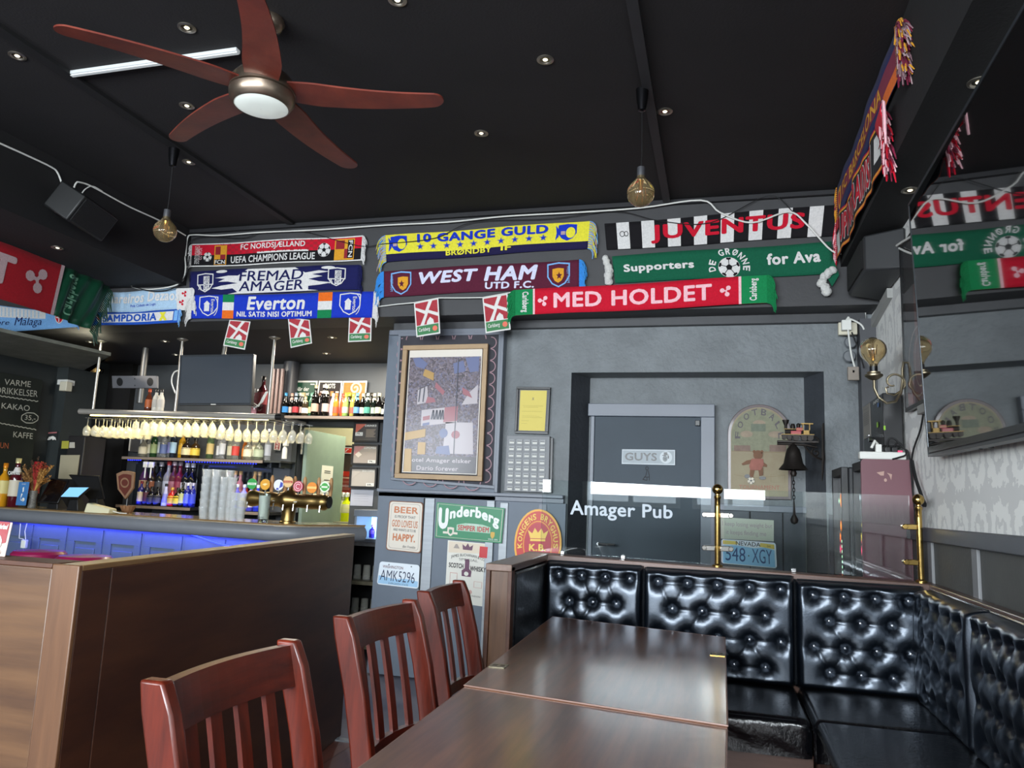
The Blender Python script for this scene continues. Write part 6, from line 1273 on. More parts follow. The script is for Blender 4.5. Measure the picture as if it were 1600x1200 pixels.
# spirit measure pourers hanging under the middle shelf
p = PY(228, 726, 6.9)
t = thing('bar_utensil', 'white bar measures hanging under the left of the middle shelf', 'utensil', tuple(p)); MB().box(p.x-.16, p.x+.12, 6.9, 6.91, p.z+.03, p.z+.035).build('rail', m_steel, t)
MB().cbox(p, .05, .03, .06).cbox(p+Vector((.07, 0, 0)), .05, .03, .06).tube([p-Vector((0, 0, .03)), p-Vector((0, 0, .14))], .008).tube([p+Vector((.07, 0, -.03)), p+Vector((.07, 0, -.14))], .008).build('measure', m_white, t, bevel=.004)
# ------------------------------------------------------------------ posters on the top shelf
def lean(q, y, name, label, cat='poster'):
    S = Surf(*[PY(u, v, y) for u, v in q]); t = thing(name, label, cat, tuple(PY(q[3][0], q[3][1], y)))
    if cat == 'menu': t['group'] = 'framed drinks menus on the bar wall'
    return S, t
S, t = lean([(460, 595), (497, 595), (492, 650), (455, 650)], 7.16, 'green_poster', 'green poster with white words, left of three leaning behind the beer bottles')
slab(S, 'board', m_pap, t, .01, h0=0); polys(S, 'field', [rect(.06, .03, .94, .95)], M('poster_green', '#1c4a34', .4), t, .0115); text(S, 'Når der', .14, .7, .68, .82, m_pap, t, .03, h=.013); text(S, 'er noget', .14, .54, .7, .66, m_pap, t, .03, h=.013); text(S, 'at fejre', .14, .38, .62, .5, m_pap, t, .03, h=.013)
rects(S, 'mark', [(.72, .88, .9, .91)], m_pap, t, .013)
S, t = lean([(499, 595), (536, 595.5), (531, 650), (492, 650)], 7.16, 'shots_poster', 'black poster titled Shots, middle of three behind the beer bottles')
slab(S, 'board', m_pap, t, .01, h0=0); polys(S, 'field', [rect(.06, .03, .94, .95)], M('poster_ink', '#2c2422', .4), t, .0115); text(S, 'SHOTS', .28, .78, .72, .92, m_pap, t, .03, h=.013)
for i in range(4): 
    polys(S, 'shot_glass', [[(.12+i*.21, .7), (.26+i*.21, .7), (.24+i*.21, .56), (.14+i*.21, .56)]], M('shot_%d' % i, ('#d8b8b4', '#8a6a64', '#c98a4c', '#dcc4b8')[i], .5), t, .013); polys(S, 'shot_glass', [[(.12+i*.21, .48), (.26+i*.21, .48), (.24+i*.21, .34), (.14+i*.21, .34)]], M('shot_b', '#6c2c24', .5), t, .013)
S, t = lean([(537, 595.5), (574, 595), (569, 650), (532, 650)], 7.16, 'coffee_poster', 'golden brown poster with a large cream swirl, right of three behind the bottles')
slab(S, 'board', m_pap, t, .01, h0=0); polys(S, 'field', [rect(.04, .03, .96, .95)], M('poster_ochre', '#a9802e', .45, col2='#7c5424', scale=12), t, .0115)
sw = [(.55+.26*(1-i/26)*math.cos(i*.45-1), .78+.2*(1-i/26)*math.sin(i*.45-1)) for i in range(24)]; polys(S, 'swirl', stroke([(.5, .3), (.56, .5)]+sw, .055, .66), M('poster_crema', '#d8c8a0', .5), t, .0135)
text(S, 'Coffee', .3, .36, .88, .52, M('poster_brown', '#5a3c1c', .5), t, .0, .2, h=.015)
# ------------------------------------------------------------------ framed drinks menus
mn = [((554, 660), (593, 660), (591, 691), (551.5, 691), '#4a4644', 'DRINKS', '#c0604c', '79,-', 'top left'), ((597, 660), (633, 660), (631, 692), (595, 692), '#44484c', 'KAFFE', '#3a70b8', '', 'top right'),
      ((551.5, 694), (592.5, 695), (591, 727), (549, 726), '#a89c92', 'LUMUMBA', '#b8807c', '79,-', 'middle left'), ((595, 695), (632, 695.5), (630, 727), (593.5, 727), '#a8968c', 'BAILEYS', '#a8483c', '', 'middle right'),
      ((548, 730), (590, 731), (588.5, 763), (546, 762), '#b4aca2', 'IRISH COFFEE', '#b4aca2', '59,-', 'bottom left'), ((593, 731), (630, 731), (629, 763), (591.5, 763), '#a9a89a', 'GIN', '#b9bc74', '79,-', 'bottom right')]
for tl, tr, br, bl, bg_, tx, tri, pr_, wh in mn:
    S, t = lean([tl, tr, br, bl], 7.17, 'framed_menu', 'black framed drinks menu, %s of six on the bar wall' % wh, 'menu')
    frame(S, 'frame', m_blk, t, .018, .02, .001); slab(S, 'sheet', M('menu_'+bg_, bg_, .25, coat=.5), t, .004, 0, .05, .05, .95, .95)
    polys(S, 'corner_triangle', [[(.08, .92), (.5, .92), (.08, .45)]], M('tri_'+tri, tri, .4), t, .006); text(S, tx, .45, .78, .9, .88, m_pap, t, .02, h=.0075)
    if pr_: rects(S, 'price_tag', [(.62, .08, .9, .24)] if wh[0] != 't' else [(.08, .32, .38, .5)], m_pap, t, .0075); text(S, pr_, *((.66, .11, .86, .21) if wh[0] != 't' else (.12, .36, .34, .47)), m_blk, t, .01, h=.009)
    if wh[0] == 't': polys(S, 'small_print', [rect(.5, .62-i*.06, .88-.03*(i % 3), .64-i*.06) for i in range(7)], M('print_cream', '#b9a48c', .6), t, .0075)
    elif wh[0] == 'm': polys(S, 'diamond', [[(.25, .35), (.38, .5), (.25, .65), (.12, .5)]], M('print_pale', '#d8ccbc', .5), t, .0075)
S, t = lean([(549, 765), (584, 766), (582, 791), (547, 790)], 7.195, 'note_sheet', 'pale handwritten sheet under the lower left menu frame', 'paper'); slab(S, 'sheet', M('bluish_paper', '#b9bcc9', .7), t, .002)
polys(S, 'lettering', sum([stroke([(.15, y), (.8, y)], .012) for y in (.75, .6, .45, .3)], []), M('faint_ink2', '#9a9aa4', .7), t, .003)
# things on the back wall right of the glasses
S, t = lean([(430, 682), (440, 683), (438, 704), (428, 703)], 7.18, 'fire_blanket_sign', 'narrow red and white safety sign under the hanging glasses', 'sign'); slab(S, 'plate', m_pap, t, .004, h0=0); polys(S, 'red', [rect(.12, .05, .88, .95)], M('muted_red', '#9a4a48', .5), t, .005); text(S, 'HUSK', .3, .1, .7, .9, m_pap, t, .02, rot=90, h=.006)
p = PY(444, 717, 7.05); t = thing('soap_dispenser', 'slim white spray bottle on the small corner shelf', 'spray bottle', (p.x, 7.05, p.z)); MB().lathe([(.025, 0), (.027, .01), (.025, .1), (.012, .13)], p, 14).build('bottle', m_white, t, smooth=True); MB().box(p.x-.02, p.x+.03, 7.03, 7.07, p.z+.13, p.z+.2).build('nozzle', m_white, t, bevel=.006)
S, t = lean([(537, 699), (548.5, 699.5), (547, 709), (536, 708.5)], 8.2, 'fire_sign', 'small red fire extinguisher sign in the back room', 'sign')
for c in S.c: c.y = 8.59
S = Surf(*[PY(u, v, 8.59) for u, v in ((537, 699), (550, 699.5), (549, 709), (536, 708.5))]); slab(S, 'plate', m_pap, t, .004, h0=0); polys(S, 'red', [rect(.08, .12, 1, .9)], M('safety_red', '#c0301c', .5), t, .005); polys(S, 'flame_mark', stroke([(.3, .3), (.45, .6), (.65, .75)], .12, 1.4), m_pap, t, .006)
S = Surf(*[PY(u, v, 8.55) for u, v in ((530, 736), (550, 737), (549, 772), (528, 771))]); t = thing('fire_cabinet', 'red fire hose cabinet in the back room beyond the green door', 'cabinet', tuple(S.P(0, 0)))
slab(S, 'cabinet', M('safety_red', '#c0301c', .5), t, -.05, h0=0); polys(S, 'plate', [rect(.22, .1, .95, .8)], M('dull_red', '#8f3428', .5), t, .002); text(S, 'BRANDSLANGE', .3, .3, .9, .4, m_pap, t, 0, h=.003); polys(S, 'lettering', [rect(.3, .68, .9, .74)]+sum([stroke([(.3, y), (.85, y)], .012) for y in (.55, .5, .25, .2)], []), M('cream_print', '#c9a48c', .6), t, .003)
bc = thing('back_counter', 'low work counter with crates in the back room doorway', 'counter', (-3.3, 8.2, 0)); MB().box(-4.2, -2.6, 7.9, 8.5, 0, .98).build('cabinet', m_dark, bc); MB().box(-4.2, -2.6, 7.88, 8.5, .98, 1.0).build('worktop', M('pale_top', '#9a9478', .5), bc)
for i, (u, g, l) in enumerate(((535, '#b4b48c', 'pale olive oil bottle'), (541, '#c9d40c', 'bright yellow green bottle'), (530, '#a4a480', 'pale bottle partly behind the green door'))):
    p = PY(u, 790, 8.1); bottle('squat', g, '#c9c490', '#d8d8c4', l+' in the back room', p.x, 8.1, 1.0, sc=1.5)
# ------------------------------------------------------------------ rack with hanging glasses
yR = 5.9; xa, xb = PY(125, 641, yR).x, PY(432, 651, yR).x; zR = 1.965
t = thing('glass_rack', 'long steel edged rack hanging on poles over the bar, lit underneath', 'rack', ((xa+xb)/2, yR+.2, zR)); RK = t
MB().tube([(xa, yR, zR+.012), (xb, yR, zR-.02)], .026, 16).build('front_tube', M('brushed_rack_steel', '#a8a39b', .4, .35), t, smooth=True)
MB().tube([(xb, yR, zR-.02), (xb+.06, yR, zR-.02)], .03, 14).build('end_cap', m_blk, t, smooth=True)
MB().hexa([(xa, yR, zR-.01), (xb, yR, zR-.03), (xb, yR+.5, zR-.03), (xa, yR+.5, zR-.01)], [(xa, yR, zR+.01), (xb, yR, zR-.01), (xb, yR+.5, zR-.01), (xa, yR+.5, zR+.01)]).build('board', m_blkm, t)
for u0, v0, u1, v1 in ((156, 532, 143, 637), (283, 532, 273, 638), (427, 530, 413, 642)):
    a = PY(u0, v0, yR); x = a.x+.0; MB().tube([(x, yR+.02, zR), (x, yR+.02, 2.66)], .013, 10).lathe([(.05, 2.655), (.05, 2.66), (.02, 2.64)], (x, yR+.02, 0), 14).build('pole', M('aluminium_pole', '#b4b0a8', .35, .8), t, smooth=True)
for i in range(23): MB().box(xa+.06+i*.096, xa+.075+i*.096, yR+.03, yR+.48, zR-.05, zR-.04).build('hanger_rail', m_steel, t)
MB().hexa([(xa+.1, yR+.025, zR-.025), (xb-.1, yR+.025, zR-.045), (xb-.1, yR+.035, zR-.045), (xa+.1, yR+.035, zR-.025)], [(xa+.1, yR+.025, zR-.015), (xb-.1, yR+.025, zR-.035), (xb-.1, yR+.035, zR-.035), (xa+.1, yR+.035, zR-.015)]).build('led_strip', M('warm_led', '#ffe9a0', .5, emit=8, ecol='#ffe48a'), t)
for f in (.15, .38, .62, .85): area('warm_led_light', (xa+(xb-xa)*f, yR+.22, zR-.055), (xa+(xb-xa)*f, yR+.2, 0), .5, .3, 2.0, (1, .82, .4))
gm = alpha_glass('rack_glass', '#f4f3e6', .2)
wg = MB().lathe([(.034, 0), (.034, .002), (.006, .005), (.0035, .012), (.0035, .075), (.012, .085), (.032, .105), (.041, .135), (.04, .165), (.033, .195), (.0315, .195), (.0385, .165), (.0395, .135), (.03, .107), (.01, .088)], (0, 0, 0), 14, Matrix.Rotation(PI, 3, 'X'), cap=False).mesh('wine_glass_shape', gm, True)
tm = MB().lathe([(.034, 0), (.034, .002), (.006, .006), (.004, .02), (.02, .035), (.034, .07), (.035, .16), (.0335, .16), (.0325, .07), (.018, .038)], (0, 0, 0), 14, Matrix.Rotation(PI, 3, 'X'), cap=False).mesh('beer_glass_shape', gm, True)
n = 0
for i in range(25):
    for j in range(3):
        x = xa+.02+i*.0915; y = yR+.09+j*.14; tall = 6 <= i <= 15
        o = bpy.data.objects.new('hanging_glass', tm if tall else wg); COL.objects.link(o); o.location = (x, y, zR-.04-.01*i/22); s_ = .87; o.scale = (s_, s_, s_)
        row_ = ('front', 'middle', 'rear')[j]; ORD_ = ('first', 'second', 'third', 'fourth', 'fifth', 'sixth', 'seventh', 'eighth', 'ninth', 'tenth')
        if tall: tag(o, 'tall beer glass hanging in the lit rack, %s from the left in the %s row' % (ORD_[i-6], row_), 'glass', 'beer glasses in the middle of the rack')
        elif i < 6: tag(o, 'wine glass at the left rack end, %s from the left in the %s row' % (ORD_[i], row_), 'glass', 'wine glasses at the left of the rack')
        else: tag(o, 'round wine glass at the right rack end, %s from the right in the %s row' % (ORD_[24-i], row_), 'glass', 'wine glasses at the right of the rack')
# screen, heater bar and bottles above the rack
S = Surf(*[PY(u, v, 5.86) for u, v in ((282, 555), (397, 553), (392.5, 633), (278, 633.5))]); t = thing('television', 'flat television hanging above the glass rack', 'television', tuple(S.P(.5, 0)))
slab(S, 'housing', m_blk, t, -.04, .004); frame(S, 'bezel', M('tv_grey_bezel', '#4c5054', .3, .5), t, .014, .005, .001); polys(S, 'screen', [rect(.02, .04, .98, .97)], M('bar_screen_glass', '#3f454d', .25, spec=.9, coat=1, crough=.1), t, .002); rects(S, 'logo', [(.46, .008, .53, .025)], m_pap, t, .006)  # screen base colour lightened to stand in for reflected window light
p = S.P(.5, .5, -.05); MB().tube([p, Vector((p.x, p.y+.05, 2.66))], .02, 10).build('mount_pole', M('aluminium_pole', '#b4b0a8', .35, .8), t, smooth=True)
S = Surf(*[PY(u, v, 6.25) for u, v in ((178, 588), (248, 588), (248, 607), (179, 607))]); t = thing('projector_mount', 'grey metal mounting bar with two round holes left of the television', 'mount', tuple(S.P(.5, 0)))
slab(S, 'bar', M('satin_grey_metal', '#66666a', .5), t, .03, .003); polys(S, 'hole', [ell(.18, .5, .07, .34, 20), ell(.86, .5, .07, .34, 20)], m_blkm, t, .032); polys(S, 'bolt', [ell(.52, .75, .012, .06, 8), ell(.52, .2, .012, .06, 8)], m_blkm, t, .032)
p = S.P(.58, .5, -.03); MB().tube([p-Vector((0, 0, .2)), Vector((p.x, p.y, 2.66))], .03, 12).build('pole', M('aluminium_pole_dim', '#6f6d6a', .4, .6), t, smooth=True)
p = PY(208, 690, 7.05); t = thing('back_panel_speaker', 'grey cabinet with pale edges hanging under the glasses left of the middle shelf', 'cabinet', tuple(p)); MB().cbox((p.x, 7.145, p.z-.02), .15, .1, .18).build('cabinet', M('mid_grey', '#4c4a4a', .5), t, bevel=.004); MB().box(p.x-.076, p.x-.07, 7.08, 7.1, p.z-.1, p.z+.06).box(p.x+.07, p.x+.076, 7.08, 7.1, p.z-.1, p.z+.06).build('pale_edge', m_pap, t)
for i, (u, g, l, c, d) in enumerate(((232, '#5a2c1c', '#b05a2c', '#a04020', 'small brown bottle'), (243, '#c9c4b8', '#a9a49c', '#2a2a2a', 'white labelled bottle'), (251, '#c9c4b8', '#b4afa8', '#2a2a2a', 'second white labelled bottle'), (399, '#c98c94', '#b4707c', '#c9c9c9', 'pink bottle'), (409, '#3a1014', '#701c24', '#14100c', 'tall red wine bottle'))):
    bottle('beer' if i < 4 else 'wine', g, l, c, d+' standing on top of the glass rack', PY(u, 632, 6.2).x, 6.2, zR+.012, sc=1.1 if i < 3 else (1.2 if i == 4 else 1.1))
mb = MB()
for k in range(3): mb.tube([PY(u, v, 6.0) for u, v in ((388+k*3, 632-k*2), (398+k*3, 637-k), (410, 628-k*3), (418-k, 612))], .006, 5)
tag(mb.build('cable_bundle', m_white, None, smooth=True, loc=PY(400, 633, 6.0)), 'white cables lying on the rack right of the television', 'cable')
cable('white_cable', 'white cable looping down the left side of the television', [PY(u, v, 5.95) for u, v in ((283, 578), (272, 582), (268, 596), (273, 612), (280, 622))], .006, m_white)
# slat panel, round pillar
for nm_, u0, us, v0, v1, yy, cl in (('right', 0, (422, 428.5, 435), 576, 646, 6.95, '#8a7470'), ('left', 0, (103, 109, 115, 121), 600, 684, 6.7, '#4c4038')):
    t = thing('slat_panel', 'upright wooden slat panel %s' % ('right of the television' if nm_ == 'right' else 'behind the chalkboard column at the left'), 'panel', tuple(PY(us[0], v1, yy)))
    for u in us:
        a = PY(u, v1, yy); b = PY(u+.8, v0, yy); MB().box(a.x-.013, a.x+.013, yy, yy+.03, a.z-.3 if nm_ == 'left' else a.z, b.z).build('slat', M('slat_'+nm_, cl, .5), t, bevel=.002)
p = PY(448, 640, 7.08); struct('wall_pillar', MB().lathe([(.08, zA), (.08, 2.66)], (p.x, 7.1, 0), 20), M('pillar_paint', '#37383d', .4), smooth=True)
# ------------------------------------------------------------------ beer tower
yT = 5.2; L = PY(388, 778, yT); R_2 = PY(513, 785, yT); ax = (R_2-L).normalized()
t = thing('beer_tower', 'aged brass beer tower with seven taps and round badges on the bar', 'beer tap tower', (PY(450, 812, yT).x, yT, 1.075))
mb = MB(); pts = []; rr = []
for i in range(33):
    f = i/32; pts.append(L.lerp(R_2, f)); b = .036
    for c, w_, h_ in ((.06, .07, .009), (.5, .07, .018), (.8, .09, .006), (.95, .05, .008), (.28, .05, .004)): b += h_*math.exp(-((f-c)/w_)**2)
    if f < .03: b *= .75
    if f == 1: b *= .8
    rr.append(b*1.4)
mb.tube(pts, rr, 20).build('crossbar', m_obrass, t, smooth=True)
MB().tube([R_2, R_2+ax*.012], .046, 20).build('end_cap', M('dark_bronze_cap', '#3a2f20', .3, .8), t, bevel=.003)
cx = PY(450, 812, yT).x; MB().lathe([(.062, 1.075), (.062, 1.085), (.052, 1.09), (.05, 1.17), (.04, 1.19), (.035, 1.2), (.035, 1.23)], (cx, yT, 0), 24).build('pedestal', m_obrass, t, smooth=True)
MB().lathe([(.05, 1.29), (.045, 1.3), (.02, 1.32), (.016, 1.34)], (cx, yT, 0), 20).build('finial', m_obrass, t, smooth=True)
bd = [((394.5, 756), '#2c9a44', '#e8ece0', 'Carlsberg'), ((415, 757), '#e0a02c', '#f0dca0', 'Tuborg'), ((436, 758), '#e8e8f0', '#3a4ab0', '1664'), ((451, 753), '#e8c088', '#b8342c', 'Guinness'), ((466.5, 760), '#c04858', '#f0c8cc', 'C'), ((488, 762), '#e88a1c', '#f4c870', 'Orange'), ((508, 761), '#e4ecd4', '#3aa03c', 'Mango')]
for i, ((u, v), c1, c2, s_) in enumerate(bd):
    p = PY(u, v, yT-.03); S = Surf(p+Vector((-.041, 0, .041)), p+Vector((.041, 0, .041)), p+Vector((.041, 0, -.041)), p+Vector((-.041, 0, -.041)))
    o = MB().prism([S.P(a, b, 0) for a, b in ell(.5, .5, .5, .5, 24)], S.n*.008).build('badge', M('badge_%d' % i, c1, .35, coat=.4), t, bevel=.001)
    m2 = M('badge_ink_%d' % i, c2, .4)
    if i in (0, 3, 5, 6): polys(S, 'badge_band', [rect(.04, .4, .96, .6)], m2, o, .0085); 
    if i == 6: polys(S, 'badge_disc', [ell(.5, .5, .36, .36, 20)], m2, o, .0082); rects(S, 'badge_band', [(.2, .42, .8, .58)], M('badge_6', c1, .35), o, .0095)
    if i == 1: polys(S, 'badge_mark', [[(.2, .5), (.5, .62), (.8, .56), (.5, .38)]], m2, o, .0085)
    if i == 2: polys(S, 'badge_mark', [[(.6, .2), (.95, .4), (.95, .7), (.7, .8)], [(.3, .05), (.6, .1), (.5, .25), (.3, .22)]], m2, o, .0085)
    if i == 4: polys(S, 'badge_mark', ring(.5, .5, .42, .42, .06, 20)+ring(.5, .5, .24, .24, .07, 16, .6, 5.4), m2, o, .0085)
    if i in (0, 3): text(S, s_, .14, .44, .86, .56, M('badge_%d' % i, c1, .35), o, .03, h=.0095)
    f = (u-388)/(513-388); q = L.lerp(R_2, max(.05, min(.95, f)))
    MB().tube([q+Vector((0, -.02, .02)), p+Vector((0, .01, -.035))], .006, 8).build('badge_stem', m_steel, t, smooth=True)
    h0 = q+Vector((.035 if i else -.01, .02, .03)); MB().tube([h0, h0+Vector((0, 0, .02)), h0+Vector((0, 0, .06)), h0+Vector((.0, 0, .13)), h0+Vector((0, 0, .15))], [.008, .012, .016, .014, .006], 10).build('tap_handle', M('beech_handle', '#b4885a', .4), t, smooth=True)
    MB().tube([q+Vector((0, -.03, -.02)), q+Vector((0, -.06, -.03)), q+Vector((0, -.065, -.075))], .007, 8).build('spout', m_steel, t, smooth=True)
    if i in (0, 2, 3, 4, 5):
        S3 = Surf(q+Vector((-.02, -.046, .018)), q+Vector((.02, -.046, .018)), q+Vector((.02, -.05, -.012)), q+Vector((-.02, -.05, -.012))); slab(S3, 'paper_tag', m_pap, t, .001)
# pint glass under the tap and the stacks of glasses
gcl_ = M('clear_glass', '#f2fbf8', .01, trans=1, ior=1.45)
gst = alpha_glass('stack_glass', '#f2f6f6', .3)
p = PZ(411, 814, 1.076); px_ = PY(411, 812, 4.98)
t = thing('pint_glass', 'tall pint glass standing under the second tap', 'glass', (px_.x, 4.98, 1.075))
MB().lathe([(.034, 0), (.036, .005), (.044, .21), (.0425, .21), (.0345, .012), (.001, .012)], (px_.x, 4.98, 1.0755), 20, cap=False).build('glass', gcl_, t, smooth=True)
MB().lathe([(.001, .03), (.0335, .03), (.0405, .195), (.001, .195)], (px_.x, 4.98, 1.0755), 20, cap=False).build('foam_print', M('milky_content', '#dad8d0', .4), t, smooth=True)
S = Surf(*[Vector((px_.x+a, 4.98-.039, 1.0755+b)) for a, b in ((-.028, .045), (.028, .045), (.028, .034), (-.028, .034))]); text(S, 'CARLSBERG', 0, 0, 1, 1, m_blk, t, .0, h=.001)
tum = MB().lathe([(.024, 0), (.027, .004), (.037, .088), (.038, .095), (.035, .095), (.026, .012), (.001, .012)], (0, 0, 0), 16, cap=False).mesh('tumbler_shape', gst, True)
STK = [(317, 5.1, 6), (332, 5.1, 6), (346, 5.1, 5), (358, 5.08, 5), (324, 5.2, 6), (340, 5.2, 6), (353, 5.2, 6), (364, 5.02, 3), (375, 5.02, 3)]
ORD = ('first', 'second', 'third', 'fourth', 'fifth', 'sixth', 'seventh', 'eighth', 'ninth', 'tenth', 'eleventh', 'twelfth', 'thirteenth')
for si, (u, y, n_) in enumerate(STK):
    rowi = si if si < 4 else si-3
    x = PY(u, 808, y).x
    for k in range(n_):
        o = bpy.data.objects.new('stacked_glass', tum); COL.objects.link(o); o.location = (x, y, 1.0755+k*.056)
        tag(o, '%s tumbler from the bottom in the %s stack from the left of the %s row' % (ORD[k], ORD[(rowi if si < 4 or si > 6 else si-4)], 'back' if 4 <= si <= 6 else 'front'), 'glass', 'stacked tumblers on the bar')
# ------------------------------------------------------------------ things on the left of the bar
zt_ = 1.0755
p = PY(20, 789, 5.5); t = bottle('wine', '#4a0c18', '#c9c0ac', '#c9c08c', 'red aperitif bottle with a white label at the left end of the bar', p.x, 5.5, zt_, sc=1.35, lab=(.22, .55), neck='#d8d4d0')
S = Surf(*[PY(u, v, 5.5-.052) for u, v in ((13, 736), (31, 736), (31, 742), (13, 742))]); xf_ = text(S, 'CAMPARI', 0, 0, 1, 1, m_pap, t, .03, h=.001)
p = PY(1, 789, 5.45); bottle('wine', '#c98c1c', '#cfc07c', '#d8841c', 'orange and yellow liqueur bottle cut off by the left edge', p.x, 5.45, zt_, sc=1.2)
p = PY(49, 789, 5.75); bottle('wine', '#2a1a18', '#8c2c2c', '#b82c34', 'bottle with a bright red cap standing behind the dried flowers', p.x, 5.75, zt_, sc=1.3, neck='#b82c34')
t = thing('blue_card', 'blue upright card with a white drawing beside the vase', 'card', tuple(PY(24, 789, 5.42)))
S = Surf(*[PY(u, v, 5.42) for u, v in ((30, 753), (46, 753), (40, 790), (24, 789.5))]); slab(S, 'card', M('card_blue', '#3f76ae', .4), t, -.004); polys(S, 'drawing', [[(.45, .75), (.58, .8), (.6, .6), (.5, .55)], [(.4, .5), (.55, .5), (.45, .35), (.4, .3)], ell(.68, .25, .13, .08, 12)]+stroke([(.4, .3), (.45, .22), (.7, .22)], .03), m_pap, t, .001); text(S, 'NYHED', .32, .88, .7, .93, m_pap, t, 0, h=.001)
# vase of dried flowers
vx = PY(50, 789, 5.5).x; t = thing('flower_vase', 'woven vase with dried orange and straw coloured flowers on the bar', 'vase', (vx, 5.5, zt_))
MB().lathe([(.03, 0), (.034, .01), (.03, .08), (.034, .15), (.031, .15), (.027, .08), (.001, .015)], (vx, 5.5, zt_), 18, cap=False).build('vase', M('woven_grey', '#8c8880', .6, col2='#3c3a36', scale=1, stretch=(60, 60, 160)), t, smooth=True)
rnd = random.Random(3)
def plume(name, c, n_, ang, hh, lean_):
    mb = MB()
    for i in range(n_):
        a = rnd.uniform(*ang); l = rnd.uniform(*hh); le = rnd.uniform(*lean_)
        b = Vector((vx, 5.5, zt_+.13)); tip = b+Vector((math.cos(a)*le, math.sin(a)*le*.6, l)); mid = b.lerp(tip, .5)+Vector((0, 0, .02))
        mb.tube([b, mid, tip], .0015, 3)
        for k in range(34):
            q = mid.lerp(tip, rnd.random()*1.05); d = Vector((rnd.uniform(-1, 1), rnd.uniform(-1, 1), rnd.uniform(-.2, 1))).normalized()*rnd.uniform(.012, .03); e = d.cross(Vector((0, 0, 1)))*.35
            n0 = len(mb.v); mb.v += [q, q+d*.5+e, q+d, q+d*.5-e]; mb.f.append((n0, n0+1, n0+2, n0+3))
    mb.build(name, M('dried_'+c, c, .9), t, kind='stuff')
plume('dried_flowers', '#b0502c', 26, (PI*.2, PI*.9), (.16, .27), (.0, .1)); plume('dried_grass', '#c99a54', 26, (-.6, .8), (.1, .24), (.06, .16)); plume('dried_grass', '#b08450', 24, (PI*.7, PI*1.3), (.1, .24), (.05, .14)); plume('dried_twigs', '#5a4638', 8, (0, PI), (.22, .32), (.05, .22)); plume('dried_flowers', '#c0403a', 14, (0, PI), (.18, .28), (.0, .07))
# tills
def screen(name, label, q, y0, y1, scr, cat='till'):
    P0 = [PY(q[0][0], q[0][1], y1), PY(q[1][0], q[1][1], y1), PY(q[2][0], q[2][1], y0), PY(q[3][0], q[3][1], y0)]
    S = Surf(*P0); t = thing(name, label, cat, (S.P(.5, 0).x, y1, zt_)); slab(S, 'housing', m_blk, t, -.018, .003); polys(S, 'screen', [rect(.04, .05, .96, .95)], scr, t, .001)
    b = S.P(.5, .35, -.02); z0 = zt_
    MB().hexa([(b.x-.06, b.y, z0), (b.x+.06, b.y, z0), (b.x+.06, b.y+.12, z0), (b.x-.06, b.y+.12, z0)], [(b.x-.03, b.y+.01, b.z), (b.x+.03, b.y+.01, b.z), (b.x+.03, b.y+.04, b.z), (b.x-.03, b.y+.04, b.z)]).build('stand', m_blk, t, bevel=.003); return S, t
screen('till_monitor', 'black till screen leaning left, beside the dried flowers', [(80, 747), (107, 750), (90, 786), (58, 785)], 5.52, 5.6, M('till_black', '#100a0a', .15, coat=.5))
screen('till_monitor', 'larger black till monitor seen from behind the tablet', [(107, 742), (154, 744), (162, 780), (140, 782)], 5.7, 5.62, M('till_grey', '#1b1c1e', .4))
S, t = screen('tablet', 'tablet with a pale blue screen on a black stand on the bar', [(108, 761), (141, 761), (122, 777.5), (93, 777)], 5.42, 5.52, M('tablet_screen', '#6fa4d0', .3, emit=.55, ecol='#7ab4e4'), 'tablet')
t = thing('card_terminal', 'cream card terminal with its cord on the bar', 'card terminal', tuple(PY(152, 798, 5.2)))
a = PY(134, 797, 5.15); b = PY(172, 799, 5.15)
MB().hexa([(a.x, 5.13, zt_), (b.x, 5.13, zt_), (b.x, 5.23, zt_), (a.x, 5.23, zt_)], [(a.x+.01, 5.14, zt_+.075), (b.x, 5.14, zt_+.04), (b.x, 5.22, zt_+.04), (a.x+.01, 5.22, zt_+.075)]).build('body', M('cream_terminal', '#d4cdaa', .45), t, bevel=.008)
MB().hexa([(a.x+.02, 5.145, zt_+.074), (a.x+.06, 5.145, zt_+.066), (a.x+.06, 5.215, zt_+.066), (a.x+.02, 5.215, zt_+.074)], [(a.x+.02, 5.145, zt_+.077), (a.x+.06, 5.145, zt_+.069), (a.x+.06, 5.215, zt_+.069), (a.x+.02, 5.215, zt_+.077)]).build('display', M('terminal_display', '#8c9488', .2), t)
MB().tube([(b.x, 5.18, zt_+.02), (b.x+.04, 5.2, zt_+.008), (b.x+.08, 5.24, zt_+.006)], .004, 6).build('cord', m_white, t, smooth=True)
p = PY(199, 799, 5.45); t = thing('napkin_basket', 'small pleated brown basket on the bar left of the bottles', 'basket', (p.x, 5.45, zt_)); mb = MB()
for i in range(14):
    a = i*2*PI/14; d = Vector((math.cos(a), math.sin(a), 0)); e = Vector((-d.y, d.x, 0))*.011; c0 = Vector((p.x, 5.45, zt_))
    mb.hexa([c0+d*.03-e, c0+d*.035-e, c0+d*.035+e, c0+d*.03+e], [c0+d*.058-e+Vector((0, 0, .06)), c0+d*.063-e+Vector((0, 0, .06)), c0+d*.063+e+Vector((0, 0, .06)), c0+d*.058+e+Vector((0, 0, .06))])
mb.lathe([(.001, 0), (.032, 0), (.034, .004)], c0, 14, cap=False); mb.build('basket', M('brown_pleats', '#8c6444', .7), t)
